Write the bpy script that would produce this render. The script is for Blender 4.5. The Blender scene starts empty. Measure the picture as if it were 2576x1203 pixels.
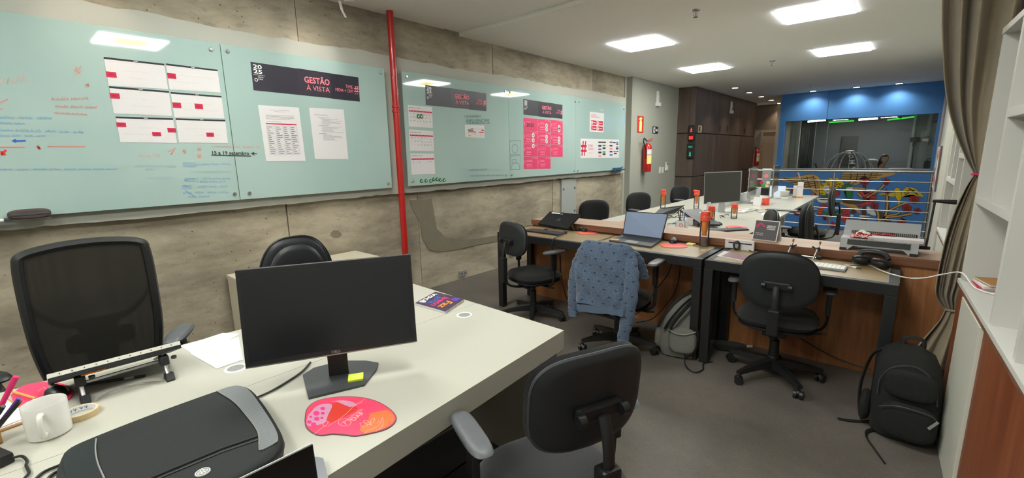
import bpy, bmesh, math, random
from mathutils import Vector, Matrix
PI = math.pi
random.seed(7)
D = bpy.data
SC = bpy.context.scene
COL = SC.collection

# ------------------------------------------------------------------ camera
F_PX, YAW, PITCH, ROLL, CAM_H = 1126.27, 0.718725643, 0.187151083, -0.0188716466, 1.55
_f = Vector((-math.sin(YAW) * math.cos(PITCH), math.cos(YAW) * math.cos(PITCH), -math.sin(PITCH)))
_r0 = Vector((math.cos(YAW), math.sin(YAW), 0)); _u0 = _r0.cross(_f)
_r = _r0 * math.cos(ROLL) + _u0 * math.sin(ROLL); _u = -_r0 * math.sin(ROLL) + _u0 * math.cos(ROLL)
CAM = Vector((0, 0, CAM_H))
cam_data = D.cameras.new('camera'); cam = D.objects.new('camera', cam_data); COL.objects.link(cam)
cam_data.sensor_width = 36; cam_data.lens = F_PX / 2576 * 36; cam_data.clip_start = 0.02; cam_data.clip_end = 100
M3 = Matrix((_r, _u, -_f)).transposed()
cam.matrix_world = Matrix.Translation(CAM) @ M3.to_4x4()
SC.camera = cam

# ------------------------------------------------------------------ world, exposure
SC.view_settings.view_transform = 'Standard'; SC.view_settings.look = 'None'
SC.view_settings.gamma = 1; SC.view_settings.use_curve_mapping = False
SC.view_settings.exposure = 0.0
W = D.worlds.new('world'); SC.world = W; W.use_nodes = True
W.node_tree.nodes['Background'].inputs[0].default_value = (0.75, 0.8, 0.85, 1)
W.node_tree.nodes['Background'].inputs[1].default_value = 0.25
PANEL_E = 38.0      # emission of the ceiling light diffusers
SPOT_W = 60.0       # downlights

# ------------------------------------------------------------------ helpers
def at(px, py, ax, v):
    """survey: point of the plane ax = v seen at picture position (2576 x 1203 frame)"""
    d = _f + _r * ((px - 1288) / F_PX) - _u * ((py - 601.5) / F_PX)
    i = 'xyz'.index(ax)
    return CAM + d * ((v - CAM[i]) / d[i])
def lin(v): v /= 255.0; return v / 12.92 if v <= .04045 else ((v + .055) / 1.055) ** 2.4
def C3(c):
    if isinstance(c, str): c = tuple(int(c[i:i + 2], 16) for i in (0, 2, 4))
    return (lin(c[0]), lin(c[1]), lin(c[2]), 1)
def bm_new(): return bmesh.new()
def tag(o, label=None, cat=None, group=None, kind=None):
    if label: o['label'] = label
    if cat: o['category'] = cat
    if group: o['group'] = group
    if kind: o['kind'] = kind
    return o
def thing(name, label, cat, loc=(0, 0, 0), rz=0, group=None):
    o = D.objects.new(name, None); o.empty_display_size = .1; COL.objects.link(o)
    o.location = loc; o.rotation_euler = (0, 0, rz)
    return tag(o, label, cat, group)
def mat_of(o):
    m = Matrix.LocRotScale(o.location, o.rotation_euler, None)
    return mat_of(o.parent) @ m if o.parent else m
def obj(name, bm, mat, parent=None, world=False, smooth=False, label=None):
    """one mesh object; world=True: bm is in world coordinates"""
    if smooth:
        for f in bm.faces: f.smooth = True
    if world and parent: bm.transform(mat_of(parent).inverted())
    me = D.meshes.new(name)
    o = D.objects.new(name, me); COL.objects.link(o)
    if parent is None or not parent_is_flat(parent):
        pass
    if bm.verts:
        c = Vector((sum(v.co.x for v in bm.verts) / len(bm.verts), sum(v.co.y for v in bm.verts) / len(bm.verts), min(v.co.z for v in bm.verts)))
        bmesh.ops.translate(bm, verts=bm.verts, vec=-c); o.location = c
    bm.normal_update(); bm.to_mesh(me); bm.free()
    if parent: o.parent = parent
    for m in (mat if isinstance(mat, (list, tuple)) else [mat]): me.materials.append(m)
    if smooth:
        try: me.set_sharp_from_angle(angle=math.radians(40))
        except Exception: pass
    if label: o['label'] = label
    return o
def parent_is_flat(p): return True
def struct(name, bm, mat, parent=None, **k):
    o = obj(name, bm, mat, parent, **k)
    if not parent: o['kind'] = 'structure'
    return o
def top(name, bm, mat, label, cat, group=None, **k):
    return tag(obj(name, bm, mat, **k), label, cat, group)
def dup(root, loc, rz, label=None, group=None, name=None):
    r = root.copy(); COL.objects.link(r); r.location = loc; r.rotation_euler = (0, 0, rz)
    if label: r['label'] = label
    if group: r['group'] = group
    for ch in list(root.children):
        c = ch.copy(); COL.objects.link(c); c.parent = r
        for g in ch.children:
            d = g.copy(); COL.objects.link(d); d.parent = c
    return r
def box(bm, x0, x1, y0, y1, z0, z1, bev=0, mi=0):
    r = bmesh.ops.create_cube(bm, size=1)
    vs = r['verts']
    bmesh.ops.scale(bm, verts=vs, vec=(abs(x1 - x0), abs(y1 - y0), abs(z1 - z0)))
    bmesh.ops.translate(bm, verts=vs, vec=((x0 + x1) / 2, (y0 + y1) / 2, (z0 + z1) / 2))
    fs = {f for v in vs for f in v.link_faces}
    for f in fs: f.material_index = mi
    if bev:
        es = {e for v in vs for e in v.link_edges}
        bmesh.ops.bevel(bm, geom=list(es), offset=bev, segments=2, affect='EDGES', profile=.6)
    return bm
def B(*a, **k): return box(bm_new(), *a, **k)
def obox(bm, p, q, w, h, bev=0):
    """bar from p to q with cross-section w x h"""
    p, q = Vector(p), Vector(q); d = q - p; L = d.length; d.normalize()
    s = d.cross(Vector((0, 0, 1)))
    if s.length < 1e-4: s = Vector((1, 0, 0))
    s.normalize(); u = s.cross(d)
    r = bmesh.ops.create_cube(bm, size=1); vs = r['verts']
    bmesh.ops.scale(bm, verts=vs, vec=(w, L, h))
    if bev:
        es = {e for v in vs for e in v.link_edges}
        r2 = bmesh.ops.bevel(bm, geom=list(es), offset=bev, segments=2, affect='EDGES'); vs = list({v for f in r2['faces'] for v in f.verts} | {v for v in vs if v.is_valid})
    m = Matrix((s, d, u)).transposed().to_4x4(); m.translation = (p + q) / 2
    bmesh.ops.transform(bm, matrix=m, verts=vs)
    return bm
def tube(bm, pts, r, n=8, closed=False, cap=True, flat=1.0):
    pts = [Vector(p) for p in pts]; N = len(pts)
    if callable(r): rr = [r(i / (N - 1)) for i in range(N)]
    elif isinstance(r, (list, tuple)): rr = r
    else: rr = [r] * N
    rings = []; prev = None
    for i, p in enumerate(pts):
        a = pts[(i - 1) % N] if (closed or i > 0) else p
        b = pts[(i + 1) % N] if (closed or i < N - 1) else p
        t = (b - a); t = t.normalized() if t.length > 1e-9 else Vector((0, 0, 1))
        if prev is None:
            s = t.cross(Vector((0, 0, 1)))
            if s.length < .05: s = t.cross(Vector((0, 1, 0)))
        else:
            s = prev - t * prev.dot(t)
        s.normalize(); prev = s; u = t.cross(s)
        rings.append([bm.verts.new(p + (s * math.cos(2 * PI * k / n) + u * math.sin(2 * PI * k / n) * flat) * rr[i]) for k in range(n)])
    M = N if closed else N - 1
    for i in range(M):
        A, Bq = rings[i], rings[(i + 1) % N]
        for k in range(n): bm.faces.new((A[k], A[(k + 1) % n], Bq[(k + 1) % n], Bq[k]))
    if cap and not closed:
        bm.faces.new(rings[0][::-1]); bm.faces.new(rings[-1])
    return bm
def T(pts, r, n=8, **k): return tube(bm_new(), pts, r, n, **k)
def spline(pts, n=6):
    """Catmull-Rom through pts"""
    P = [Vector(p) for p in pts]; P = [P[0] * 2 - P[1]] + P + [P[-1] * 2 - P[-2]]; out = []
    for i in range(1, len(P) - 2):
        for k in range(n):
            t = k / n; a, b, c, d = P[i - 1:i + 3]
            out.append(.5 * ((2 * b) + (c - a) * t + (2 * a - 5 * b + 4 * c - d) * t * t + (3 * b - a - 3 * c + d) * t ** 3))
    out.append(P[-2]); return out
def lathe(bm, prof, c=(0, 0, 0), n=24):
    rings = []
    for (r, z) in prof:
        if r < 1e-6: rings.append([bm.verts.new((c[0], c[1], c[2] + z))])
        else: rings.append([bm.verts.new((c[0] + r * math.cos(2 * PI * k / n), c[1] + r * math.sin(2 * PI * k / n), c[2] + z)) for k in range(n)])
    for A, Bq in zip(rings, rings[1:]):
        for k in range(n):
            k2 = (k + 1) % n
            if len(A) == 1 and len(Bq) == 1: continue
            if len(A) == 1: bm.faces.new((A[0], Bq[k2], Bq[k]))
            elif len(Bq) == 1: bm.faces.new((A[k], A[k2], Bq[0]))
            else: bm.faces.new((A[k], A[k2], Bq[k2], Bq[k]))
    return bm
def prism(bm, poly, vec, base=None):
    """extrude 3-D polygon poly by vec (closed solid)"""
    a = [bm.verts.new(Vector(p)) for p in poly]; b = [bm.verts.new(Vector(p) + Vector(vec)) for p in poly]
    n = len(a)
    f1 = bm.faces.new(a); f2 = bm.faces.new(b[::-1])
    for i in range(n): bm.faces.new((a[i], b[i], b[(i + 1) % n], a[(i + 1) % n]))
    bmesh.ops.recalc_face_normals(bm, faces=bm.faces[:])
    return bm
def PR(poly, vec): return prism(bm_new(), poly, vec)
def sgnpow(v, e): return math.copysign(abs(v) ** e, v)
def cushion(w, h, t, n=4.0, curve=0.0, tilt=0.0, segs=36, rings=7, taper=0.0, edge=6):
    """superellipse pad in the XZ plane, thickness along y, bent by curve*x^2"""
    bm = bm_new()
    def P(r, k, s):
        a = 2 * PI * k / segs; x = sgnpow(math.cos(a), 2 / n) * w / 2 * r; z = sgnpow(math.sin(a), 2 / n) * h / 2 * r
        x *= 1 + taper * z / h
        y = s * t / 2 * max(0, 1 - r ** edge) ** .5
        return Vector((x, y + curve * x * x + tilt * z * z, z))
    rr = [0] + [((i + 1) / rings) ** .6 for i in range(rings)]
    for s in (1, -1):
        c = bm.verts.new(P(0, 0, s)); prev = None
        for r in rr[1:]:
            ring = [bm.verts.new(P(r, k, s)) for k in range(segs)]
            for k in range(segs):
                k2 = (k + 1) % segs
                f = (c, ring[k], ring[k2]) if prev is None else (prev[k], ring[k], ring[k2], prev[k2])
                bm.faces.new(f if s < 0 else f[::-1])
            prev = ring
    bmesh.ops.remove_doubles(bm, verts=bm.verts, dist=1e-5)
    bmesh.ops.recalc_face_normals(bm, faces=bm.faces[:])
    return bm
def loft(bm, secs, n=24, cap=True):
    """secs: (cx, cy, z, wx, wy, exponent)"""
    rings = []
    for s in secs:
        cx, cy, z, wx, wy = s[:5]; e = s[5] if len(s) > 5 else 2.5
        rings.append([bm.verts.new((cx + sgnpow(math.cos(2 * PI * k / n), 2 / e) * wx / 2, cy + sgnpow(math.sin(2 * PI * k / n), 2 / e) * wy / 2, z)) for k in range(n)])
    for A, Bq in zip(rings, rings[1:]):
        for k in range(n): bm.faces.new((A[k], A[(k + 1) % n], Bq[(k + 1) % n], Bq[k]))
    if cap: bm.faces.new(rings[0][::-1]); bm.faces.new(rings[-1])
    return bm
def rot(bm, axis, ang, c=(0, 0, 0)):
    bmesh.ops.rotate(bm, verts=bm.verts, cent=c, matrix=Matrix.Rotation(ang, 3, axis)); return bm
def mv(bm, x, y, z): bmesh.ops.translate(bm, verts=bm.verts, vec=(x, y, z)); return bm
def ball(bm, c, r, sx=1, sy=1, sz=1, u=14, v=9):
    rr = bmesh.ops.create_uvsphere(bm, u_segments=u, v_segments=v, radius=r)
    bmesh.ops.scale(bm, verts=rr['verts'], vec=(sx, sy, sz)); bmesh.ops.translate(bm, verts=rr['verts'], vec=c); return bm
def slab_with_holes(xs, ys, holes, z0, z1):
    bm = bm_new(); X = sorted(set(xs + [h[i] for h in holes for i in (0, 1)])); Y = sorted(set(ys + [h[i] for h in holes for i in (2, 3)]))
    solid = lambda i, j: 0 <= i < len(X) - 1 and 0 <= j < len(Y) - 1 and not any(h[0] - 1e-6 <= X[i] and X[i + 1] <= h[1] + 1e-6 and h[2] - 1e-6 <= Y[j] and Y[j + 1] <= h[3] + 1e-6 for h in holes)
    V = {}
    def v(i, j, z):
        k = (i, j, z)
        if k not in V: V[k] = bm.verts.new((X[i], Y[j], z))
        return V[k]
    for i in range(len(X) - 1):
        for j in range(len(Y) - 1):
            if not solid(i, j): continue
            bm.faces.new((v(i, j, z0), v(i, j + 1, z0), v(i + 1, j + 1, z0), v(i + 1, j, z0)))
            bm.faces.new((v(i, j, z1), v(i + 1, j, z1), v(i + 1, j + 1, z1), v(i, j + 1, z1)))
            for (di, dj, a, b) in ((-1, 0, (i, j), (i, j + 1)), (1, 0, (i + 1, j + 1), (i + 1, j)), (0, -1, (i + 1, j), (i, j)), (0, 1, (i, j + 1), (i + 1, j + 1))):
                if not solid(i + di, j + dj):
                    bm.faces.new((v(*a, z0), v(*b, z0), v(*b, z1), v(*a, z1))) if False else bm.faces.new((v(*a, z0), v(*a, z1), v(*b, z1), v(*b, z0)))
    bmesh.ops.recalc_face_normals(bm, faces=bm.faces[:])
    return bm

# ------------------------------------------------------------------ materials
def newmat(name):
    m = D.materials.new(name); m.use_nodes = True; nt = m.node_tree
    b = nt.nodes['Principled BSDF']; return m, nt, b
def setp(b, rough=None, metal=None, spec=None, coat=None, trans=None, ior=None, emit=None, estr=None, sheen=None, alpha=None):
    for k, v in (('Roughness', rough), ('Metallic', metal), ('Specular IOR Level', spec), ('Coat Weight', coat), ('Transmission Weight', trans), ('IOR', ior), ('Emission Color', emit), ('Emission Strength', estr), ('Sheen Weight', sheen), ('Alpha', alpha)):
        if v is not None: b.inputs[k].default_value = v
def plain(name, col, rough=.5, vary=.06, scale=6, bump=0, bscale=60, **k):
    """principled with slight procedural tone variation and optional fine bump"""
    m, nt, b = newmat(name); N = nt.nodes; L = nt.links
    setp(b, rough=rough, **k); c = C3(col)
    tc = N.new('ShaderNodeTexCoord')
    if vary:
        nz = N.new('ShaderNodeTexNoise'); nz.inputs['Scale'].default_value = scale; nz.inputs['Detail'].default_value = 5
        L.new(tc.outputs['Object'], nz.inputs['Vector'])
        mx = N.new('ShaderNodeMix'); mx.data_type = 'RGBA'
        mx.inputs[6].default_value = tuple(x * (1 - vary) for x in c[:3]) + (1,); mx.inputs[7].default_value = tuple(min(1, x * (1 + vary)) for x in c[:3]) + (1,)
        L.new(nz.outputs[0], mx.inputs[0]); L.new(mx.outputs[2], b.inputs['Base Color'])
    else: b.inputs['Base Color'].default_value = c
    if bump:
        n2 = N.new('ShaderNodeTexNoise'); n2.inputs['Scale'].default_value = bscale; n2.inputs['Detail'].default_value = 3
        L.new(tc.outputs['Object'], n2.inputs['Vector']); bp = N.new('ShaderNodeBump'); bp.inputs['Strength'].default_value = bump; bp.inputs['Distance'].default_value = .005
        L.new(n2.outputs[0], bp.inputs['Height']); L.new(bp.outputs[0], b.inputs['Normal'])
    return m
def ramp(nt, src, stops):
    r = nt.nodes.new('ShaderNodeValToRGB'); cr = r.color_ramp
    while len(cr.elements) < len(stops): cr.elements.new(.5)
    for e, (p, c) in zip(cr.elements, stops): e.position = p; e.color = c if len(c) == 4 else tuple(c) + (1,)
    nt.links.new(src, r.inputs[0]); return r
def concrete():
    m, nt, b = newmat('board_marked_concrete'); N = nt.nodes; L = nt.links; setp(b, rough=.85, spec=.3)
    tc = N.new('ShaderNodeTexCoord'); mp = N.new('ShaderNodeMapping'); L.new(tc.outputs['Object'], mp.inputs[0])
    mp.inputs['Scale'].default_value = (1, .55, 1.5)
    n1 = N.new('ShaderNodeTexNoise'); n1.inputs['Scale'].default_value = 1.6; n1.inputs['Detail'].default_value = 9; n1.inputs['Roughness'].default_value = .62
    L.new(mp.outputs[0], n1.inputs['Vector'])
    r1 = ramp(nt, n1.outputs[0], [(.28, C3('756d5f')), (.42, C3('988e7d')), (.55, C3('afa592')), (.75, C3('c4baa8'))])
    n2 = N.new('ShaderNodeTexNoise'); n2.inputs['Scale'].default_value = 9; n2.inputs['Detail'].default_value = 12; n2.inputs['Roughness'].default_value = .78
    L.new(mp.outputs[0], n2.inputs['Vector'])
    r2 = ramp(nt, n2.outputs[0], [(.32, (.6, .58, .55, 1)), (.46, (.97, .97, .97, 1)), (.7, (1.1, 1.09, 1.05, 1))])
    mx = N.new('ShaderNodeMix'); mx.data_type = 'RGBA'; mx.blend_type = 'MULTIPLY'; mx.inputs[0].default_value = .8
    L.new(r1.outputs[0], mx.inputs[6]); L.new(r2.outputs[0], mx.inputs[7])
    # small air-bubble pits
    vo = N.new('ShaderNodeTexVoronoi'); vo.inputs['Scale'].default_value = 17; vo.inputs['Randomness'].default_value = 1
    L.new(tc.outputs['Object'], vo.inputs['Vector'])
    r3 = ramp(nt, vo.outputs['Distance'], [(.0, (0, 0, 0, 1)), (.07, (0, 0, 0, 1)), (.1, (1, 1, 1, 1))])
    n3 = N.new('ShaderNodeTexNoise'); n3.inputs['Scale'].default_value = 2.2; L.new(tc.outputs['Object'], n3.inputs['Vector'])
    r4 = ramp(nt, n3.outputs[0], [(.40, (1, 1, 1, 1)), (.52, (0, 0, 0, 1))])
    mxp = N.new('ShaderNodeMix'); mxp.data_type = 'RGBA'; mxp.blend_type = 'LIGHTEN'; mxp.inputs[0].default_value = 1
    L.new(r3.outputs[0], mxp.inputs[6]); L.new(r4.outputs[0], mxp.inputs[7])
    mx2 = N.new('ShaderNodeMix'); mx2.data_type = 'RGBA'; mx2.blend_type = 'MULTIPLY'; mx2.inputs[0].default_value = .75
    L.new(mx.outputs[2], mx2.inputs[6]); L.new(mxp.outputs[2], mx2.inputs[7]); L.new(mx2.outputs[2], b.inputs['Base Color'])
    bp = N.new('ShaderNodeBump'); bp.inputs['Strength'].default_value = .6; bp.inputs['Distance'].default_value = .012
    ad = N.new('ShaderNodeMath'); ad.operation = 'ADD'; L.new(n2.outputs[0], ad.inputs[0]); L.new(mxp.outputs[2], ad.inputs[1]); L.new(ad.outputs[0], bp.inputs['Height']); L.new(bp.outputs[0], b.inputs['Normal'])
    return m
def wood(name, dark, mid, light, axis='z', scale=1.0, rough=.45):
    m, nt, b = newmat(name); N = nt.nodes; L = nt.links; setp(b, rough=rough)
    tc = N.new('ShaderNodeTexCoord'); mp = N.new('ShaderNodeMapping'); L.new(tc.outputs['Object'], mp.inputs[0])
    s = {'z': (9, 9, .7), 'x': (.7, 9, 9), 'y': (9, .7, 9)}[axis]; mp.inputs['Scale'].default_value = tuple(v * scale for v in s)
    n1 = N.new('ShaderNodeTexNoise'); n1.inputs['Scale'].default_value = 1.0; n1.inputs['Detail'].default_value = 8; n1.inputs['Roughness'].default_value = .6; n1.inputs['Distortion'].default_value = .6
    L.new(mp.outputs[0], n1.inputs['Vector'])
    r1 = ramp(nt, n1.outputs[0], [(.3, C3(dark)), (.5, C3(mid)), (.7, C3(light))])
    mp2 = N.new('ShaderNodeMapping'); L.new(tc.outputs['Object'], mp2.inputs[0]); mp2.inputs['Scale'].default_value = tuple(v * scale * 8 for v in s)
    n2 = N.new('ShaderNodeTexNoise'); n2.inputs['Scale'].default_value = 1; n2.inputs['Detail'].default_value = 4; L.new(mp2.outputs[0], n2.inputs['Vector'])
    r2 = ramp(nt, n2.outputs[0], [(.35, (.78, .75, .72, 1)), (.6, (1, 1, 1, 1))])
    mx = N.new('ShaderNodeMix'); mx.data_type = 'RGBA'; mx.blend_type = 'MULTIPLY'; mx.inputs[0].default_value = .7
    L.new(r1.outputs[0], mx.inputs[6]); L.new(r2.outputs[0], mx.inputs[7]); L.new(mx.outputs[2], b.inputs['Base Color'])
    return m
def floor_mat():
    m, nt, b = newmat('grey_vinyl_floor'); N = nt.nodes; L = nt.links; setp(b, rough=.5, spec=.4)
    tc = N.new('ShaderNodeTexCoord')
    n1 = N.new('ShaderNodeTexNoise'); n1.inputs['Scale'].default_value = 1.8; n1.inputs['Detail'].default_value = 8; n1.inputs['Roughness'].default_value = .65; L.new(tc.outputs['Object'], n1.inputs['Vector'])
    r1 = ramp(nt, n1.outputs[0], [(.3, C3('56514b')), (.5, C3('635d57')), (.72, C3('726b64'))])
    n2 = N.new('ShaderNodeTexNoise'); n2.inputs['Scale'].default_value = 120; n2.inputs['Detail'].default_value = 2; L.new(tc.outputs['Object'], n2.inputs['Vector'])
    r2 = ramp(nt, n2.outputs[0], [(.35, (.8, .8, .8, 1)), (.65, (1.1, 1.1, 1.1, 1))])
    mx = N.new('ShaderNodeMix'); mx.data_type = 'RGBA'; mx.blend_type = 'MULTIPLY'; mx.inputs[0].default_value = .6
    L.new(r1.outputs[0], mx.inputs[6]); L.new(r2.outputs[0], mx.inputs[7]); L.new(mx.outputs[2], b.inputs['Base Color'])
    r3 = ramp(nt, n1.outputs[0], [(.3, (.42, .42, .42, 1)), (.7, (.62, .62, .62, 1))]); L.new(r3.outputs[0], b.inputs['Roughness'])
    return m
def glass_mat(name, tint=(1, 1, 1), refl_rough=0.0, opac=0.0):
    m, nt, b = newmat(name); N = nt.nodes; L = nt.links; N.remove(b); out = N['Material Output']
    tr = N.new('ShaderNodeBsdfTransparent'); tr.inputs[0].default_value = tuple(tint) + (1,)
    gl = N.new('ShaderNodeBsdfGlossy'); gl.inputs['Roughness'].default_value = refl_rough
    fr = N.new('ShaderNodeFresnel'); fr.inputs[0].default_value = 1.45
    mx = N.new('ShaderNodeMixShader'); L.new(fr.outputs[0], mx.inputs[0]); L.new(tr.outputs[0], mx.inputs[1]); L.new(gl.outputs[0], mx.inputs[2])
    last = mx
    if opac:
        df = N.new('ShaderNodeBsdfDiffuse'); df.inputs[0].default_value = (.9, .92, .92, 1); m2 = N.new('ShaderNodeMixShader'); m2.inputs[0].default_value = opac
        L.new(mx.outputs[0], m2.inputs[1]); L.new(df.outputs[0], m2.inputs[2]); last = m2
    L.new(last.outputs[0], out.inputs[0]); return m
def mesh_fabric(name, col, dens):
    m, nt, b = newmat(name); N = nt.nodes; L = nt.links; out = N['Material Output']; b.inputs['Base Color'].default_value = C3(col); setp(b, rough=.8)
    tc = N.new('ShaderNodeTexCoord'); ck = N.new('ShaderNodeTexVoronoi'); ck.inputs['Scale'].default_value = 330; ck.inputs['Randomness'].default_value = .2; L.new(tc.outputs['Object'], ck.inputs['Vector'])
    r = ramp(nt, ck.outputs['Distance'], [(.2, (dens - .02,) * 3 + (1,)), (.5, (dens + .02,) * 3 + (1,))])
    tr = N.new('ShaderNodeBsdfTransparent'); mx = N.new('ShaderNodeMixShader'); L.new(r.outputs[0], mx.inputs[0]); L.new(tr.outputs[0], mx.inputs[1]); L.new(b.outputs[0], mx.inputs[2]); L.new(mx.outputs[0], out.inputs[0])
    return m
def emis(name, col, s):
    m, nt, b = newmat(name); b.inputs['Base Color'].default_value = (0, 0, 0, 1); setp(b, emit=C3(col), estr=s, rough=.6); return m

MAT = {}
def mk(k, *a, **kw): MAT[k] = plain(k, *a, **kw); return MAT[k]
MAT['concrete'] = concrete()
MAT['floor'] = floor_mat()
MAT['wood_panel'] = wood('brown_wood_panel', '875230', 'a56a42', 'c08858', 'z', .9)
MAT['wood_top'] = wood('pale_wood_counter', 'a3846b', 'b79880', 'c7ac96', 'x', .7, .5)
MAT['wood_edge'] = wood('counter_edge_wood', '6d4630', '805640', '92674c', 'x', 1.0)
MAT['wood_cab'] = wood('red_brown_cabinet_wood', '6b331a', '85482a', '9a5a38', 'z', .55)
MAT['dark_wood'] = wood('dark_cabinet_laminate', '4c4038', '5a4d44', '695b50', 'z', .8, .5)
MAT['desk_tan'] = plain('tan_desk_inlay', '9a845e', .35, .08, 3)
mk('plaster', 'b2b2a8', .8, .05, 2, .3, 30)
mk('grey_wall', 'a0a196', .85, .04, 1.5)
mk('pillar_wall', 'aeada2', .85, .04, 1.5)
mk('ceiling', 'e9e8e2', .9, .03, .8)
mk('white_lam', 'd9d8cc', .32, .02, 1)
mk('white_shelf', 'cfcec9', .45, .02, 1)
mk('white_plastic', 'e3e3df', .4, .02)
mk('paper', 'd8d4d5', .8, .02)
mk('black_plastic', '1a1b1d', .42, .1, 20, .1, 300)
mk('black_metal', '1c1e20', .45, .1, 8)
mk('black_fabric', '121314', .95, .2, 40, .5, 500, sheen=.1)
mk('charcoal_fabric', '1a1a1f', .95, .15, 60, .5, 600, sheen=.2)
mk('grey_pad', '55585c', .42, .1, 40, .15, 400)
mk('black_leather', '1d2024', .33, .1, 10, .15, 250)
mk('rubber', '222325', .7, .1)
mk('chrome', 'c4c4c2', .22, .02, metal=1.0)
mk('steel', 'b5b3ae', .3, .03, metal=1.0)
mk('alu', 'b9bbbd', .35, .03, metal=.9)
mk('red_paint', 'b41f1c', .3, .08, 6, coat=.3)
mk('red', 'cf3a2f', .45, .05)
mk('coral', 'ef5a45', .4, .05)
mk('pink', 'd8256a', .6, .05)
mk('crimson', 'c41945', .7, .05)
mk('orange', 'f08a24', .4, .05)
mk('yellow', 'e6c52c', .6, .05)
mk('lime', 'cbe24a', .7, .03)
mk('pale_yellow', 'e8e08a', .7, .03)
mk('green', '2e9a4c', .6, .05)
mk('blue', '2f62b5', .6, .05)
mk('blue_wall', '4684c8', .62, .06, .7)
mk('navy', '1d2b4a', .5, .05)
mk('lavender_wall', 'a39c99', .8, .04)
mk('banner', '35333d', .35, .35, 5)
mk('ink', '2c2b30', .8, 0)
mk('ink_soft', '83828a', .8, 0)
mk('ink_pink', 'f0808f', .8, 0)
mk('marker_red', 'cf8a7e', .9, 0)
mk('marker_red_pale', 'cfa79a', .9, 0)
mk('marker_blue', '7ba3c2', .9, 0)
mk('marker_blue_pale', '98b6be', .9, 0)
mk('marker_green', '3c6f66', .9, 0)
mk('marker_grey', '5f7f82', .9, 0)
mk('white', 'f2f2ee', .6, 0)
mk('curtain', '988a74', .95, .12, 25, .4, 400, sheen=.3)
mk('beige', 'a89a84', .7, .04)
mk('door_beige', 'b09a80', .6, .04)
mk('screen_off', '191b1e', .25, .02)
mk('screen_dark', '121417', .18, .02, spec=.6)
mk('grey_dark', '3c3e42', .5, .08)
mk('grey_mid', '8b8d8c', .45, .05)
mk('void_grey', '6f7069', .9, .05)
mk('kraft', 'b3824e', .8, .08)
mk('pencil', 'd9a35c', .5, .05)
mk('purple', '5b3aa0', .5, .05)
mk('skin', 'c99678', .6, .04)
mk('hair', '2b1c16', .7, .1)
mk('tape', 'cdb487', .4, .05)
MAT['glass'] = glass_mat('clear_glass', (.93, .97, .95))
MAT['clear_plastic'] = glass_mat('clear_plastic', (.97, .97, .97), .05, .03)
def veil_mat():
    m, nt, b = newmat('brown_veil'); N = nt.nodes; L = nt.links; b.inputs['Base Color'].default_value = C3('6b5550'); setp(b, rough=.8)
    tr = N.new('ShaderNodeBsdfTransparent'); mx = N.new('ShaderNodeMixShader'); mx.inputs[0].default_value = .22; L.new(tr.outputs[0], mx.inputs[1]); L.new(b.outputs[0], mx.inputs[2]); L.new(mx.outputs[0], N['Material Output'].inputs[0]); return m
MAT['veil'] = veil_mat()
MAT['chair_mesh'] = mesh_fabric('black_chair_mesh', '17160f', .955)
def board_mat():
    m, nt, b = newmat('back_painted_glass'); N = nt.nodes; L = nt.links; setp(b, rough=.04, spec=.6, coat=0)
    tc = N.new('ShaderNodeTexCoord'); n = N.new('ShaderNodeTexNoise'); n.inputs['Scale'].default_value = .9; n.inputs['Detail'].default_value = 3; L.new(tc.outputs['Object'], n.inputs['Vector'])
    r = ramp(nt, n.outputs[0], [(.35, C3('9fb6b2')), (.65, C3('a7bdb8'))]); L.new(r.outputs[0], b.inputs['Base Color']); return m
MAT['board'] = board_mat()
def M(k): return MAT[k]

# ------------------------------------------------------------------ flat print helpers
_font_cache = {}
def text_bm(s, bold=False, spacing=1.0):
    key = (s, bold, spacing)
    cu = D.curves.new('lettering_source', 'FONT'); cu.body = s; cu.size = 1; cu.resolution_u = 2; cu.space_character = spacing
    cu.offset = .022 if bold else 0.0
    o = D.objects.new('lettering_source', cu); COL.objects.link(o)
    dg = bpy.context.evaluated_depsgraph_get(); dg.update()
    me = D.meshes.new_from_object(o.evaluated_get(dg))
    bm = bm_new(); bm.from_mesh(me); D.meshes.remove(me); D.objects.remove(o); D.curves.remove(cu)
    xs = [v.co.x for v in bm.verts]; ys = [v.co.y for v in bm.verts]
    if xs: bmesh.ops.translate(bm, verts=bm.verts, vec=(-min(xs), -min(ys), 0)); bm_w = max(xs) - min(xs); bm_h = max(ys) - min(ys)
    else: bm_w = bm_h = 1
    return bm, bm_w, bm_h
def lettering(s, mat, org, u, v, w=None, h=None, parent=None, bold=False, name='lettering', world=True, mirror=False, spacing=1.0):
    """flat text: org = lower-left corner, u / v = unit directions of writing and of letter height"""
    bm, tw, th = text_bm(s, bold, spacing); u = Vector(u).normalized(); v = Vector(v).normalized()
    sx = (w / tw) if w else (h / th); sy = (h / th) if h else sx
    m = Matrix((u * sx, v * sy, u.cross(v))).transposed().to_4x4(); m.translation = Vector(org)
    bm.transform(m)
    return obj(name, bm, mat, parent, world=world)
def quad_uv(p00, p10, p11, p01):
    """bilinear frame over a planar quad: returns f(u, v) -> point"""
    p00, p10, p11, p01 = map(Vector, (p00, p10, p11, p01))
    return lambda u, v: (p00 * (1 - u) + p10 * u) * (1 - v) + (p01 * (1 - u) + p11 * u) * v
def ribbon(bm, pts, w, nrm, lift=0):
    nrm = Vector(nrm).normalized(); pts = [Vector(p) + nrm * lift for p in pts]; prev = None
    for i, p in enumerate(pts):
        a = pts[max(0, i - 1)]; b = pts[min(len(pts) - 1, i + 1)]; t = (b - a)
        if t.length < 1e-9: t = Vector((0, 1, 0))
        s = nrm.cross(t.normalized()) * w / 2; q = (bm.verts.new(p - s), bm.verts.new(p + s))
        if prev: bm.faces.new((prev[0], prev[1], q[1], q[0]))
        prev = q
    return bm
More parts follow.
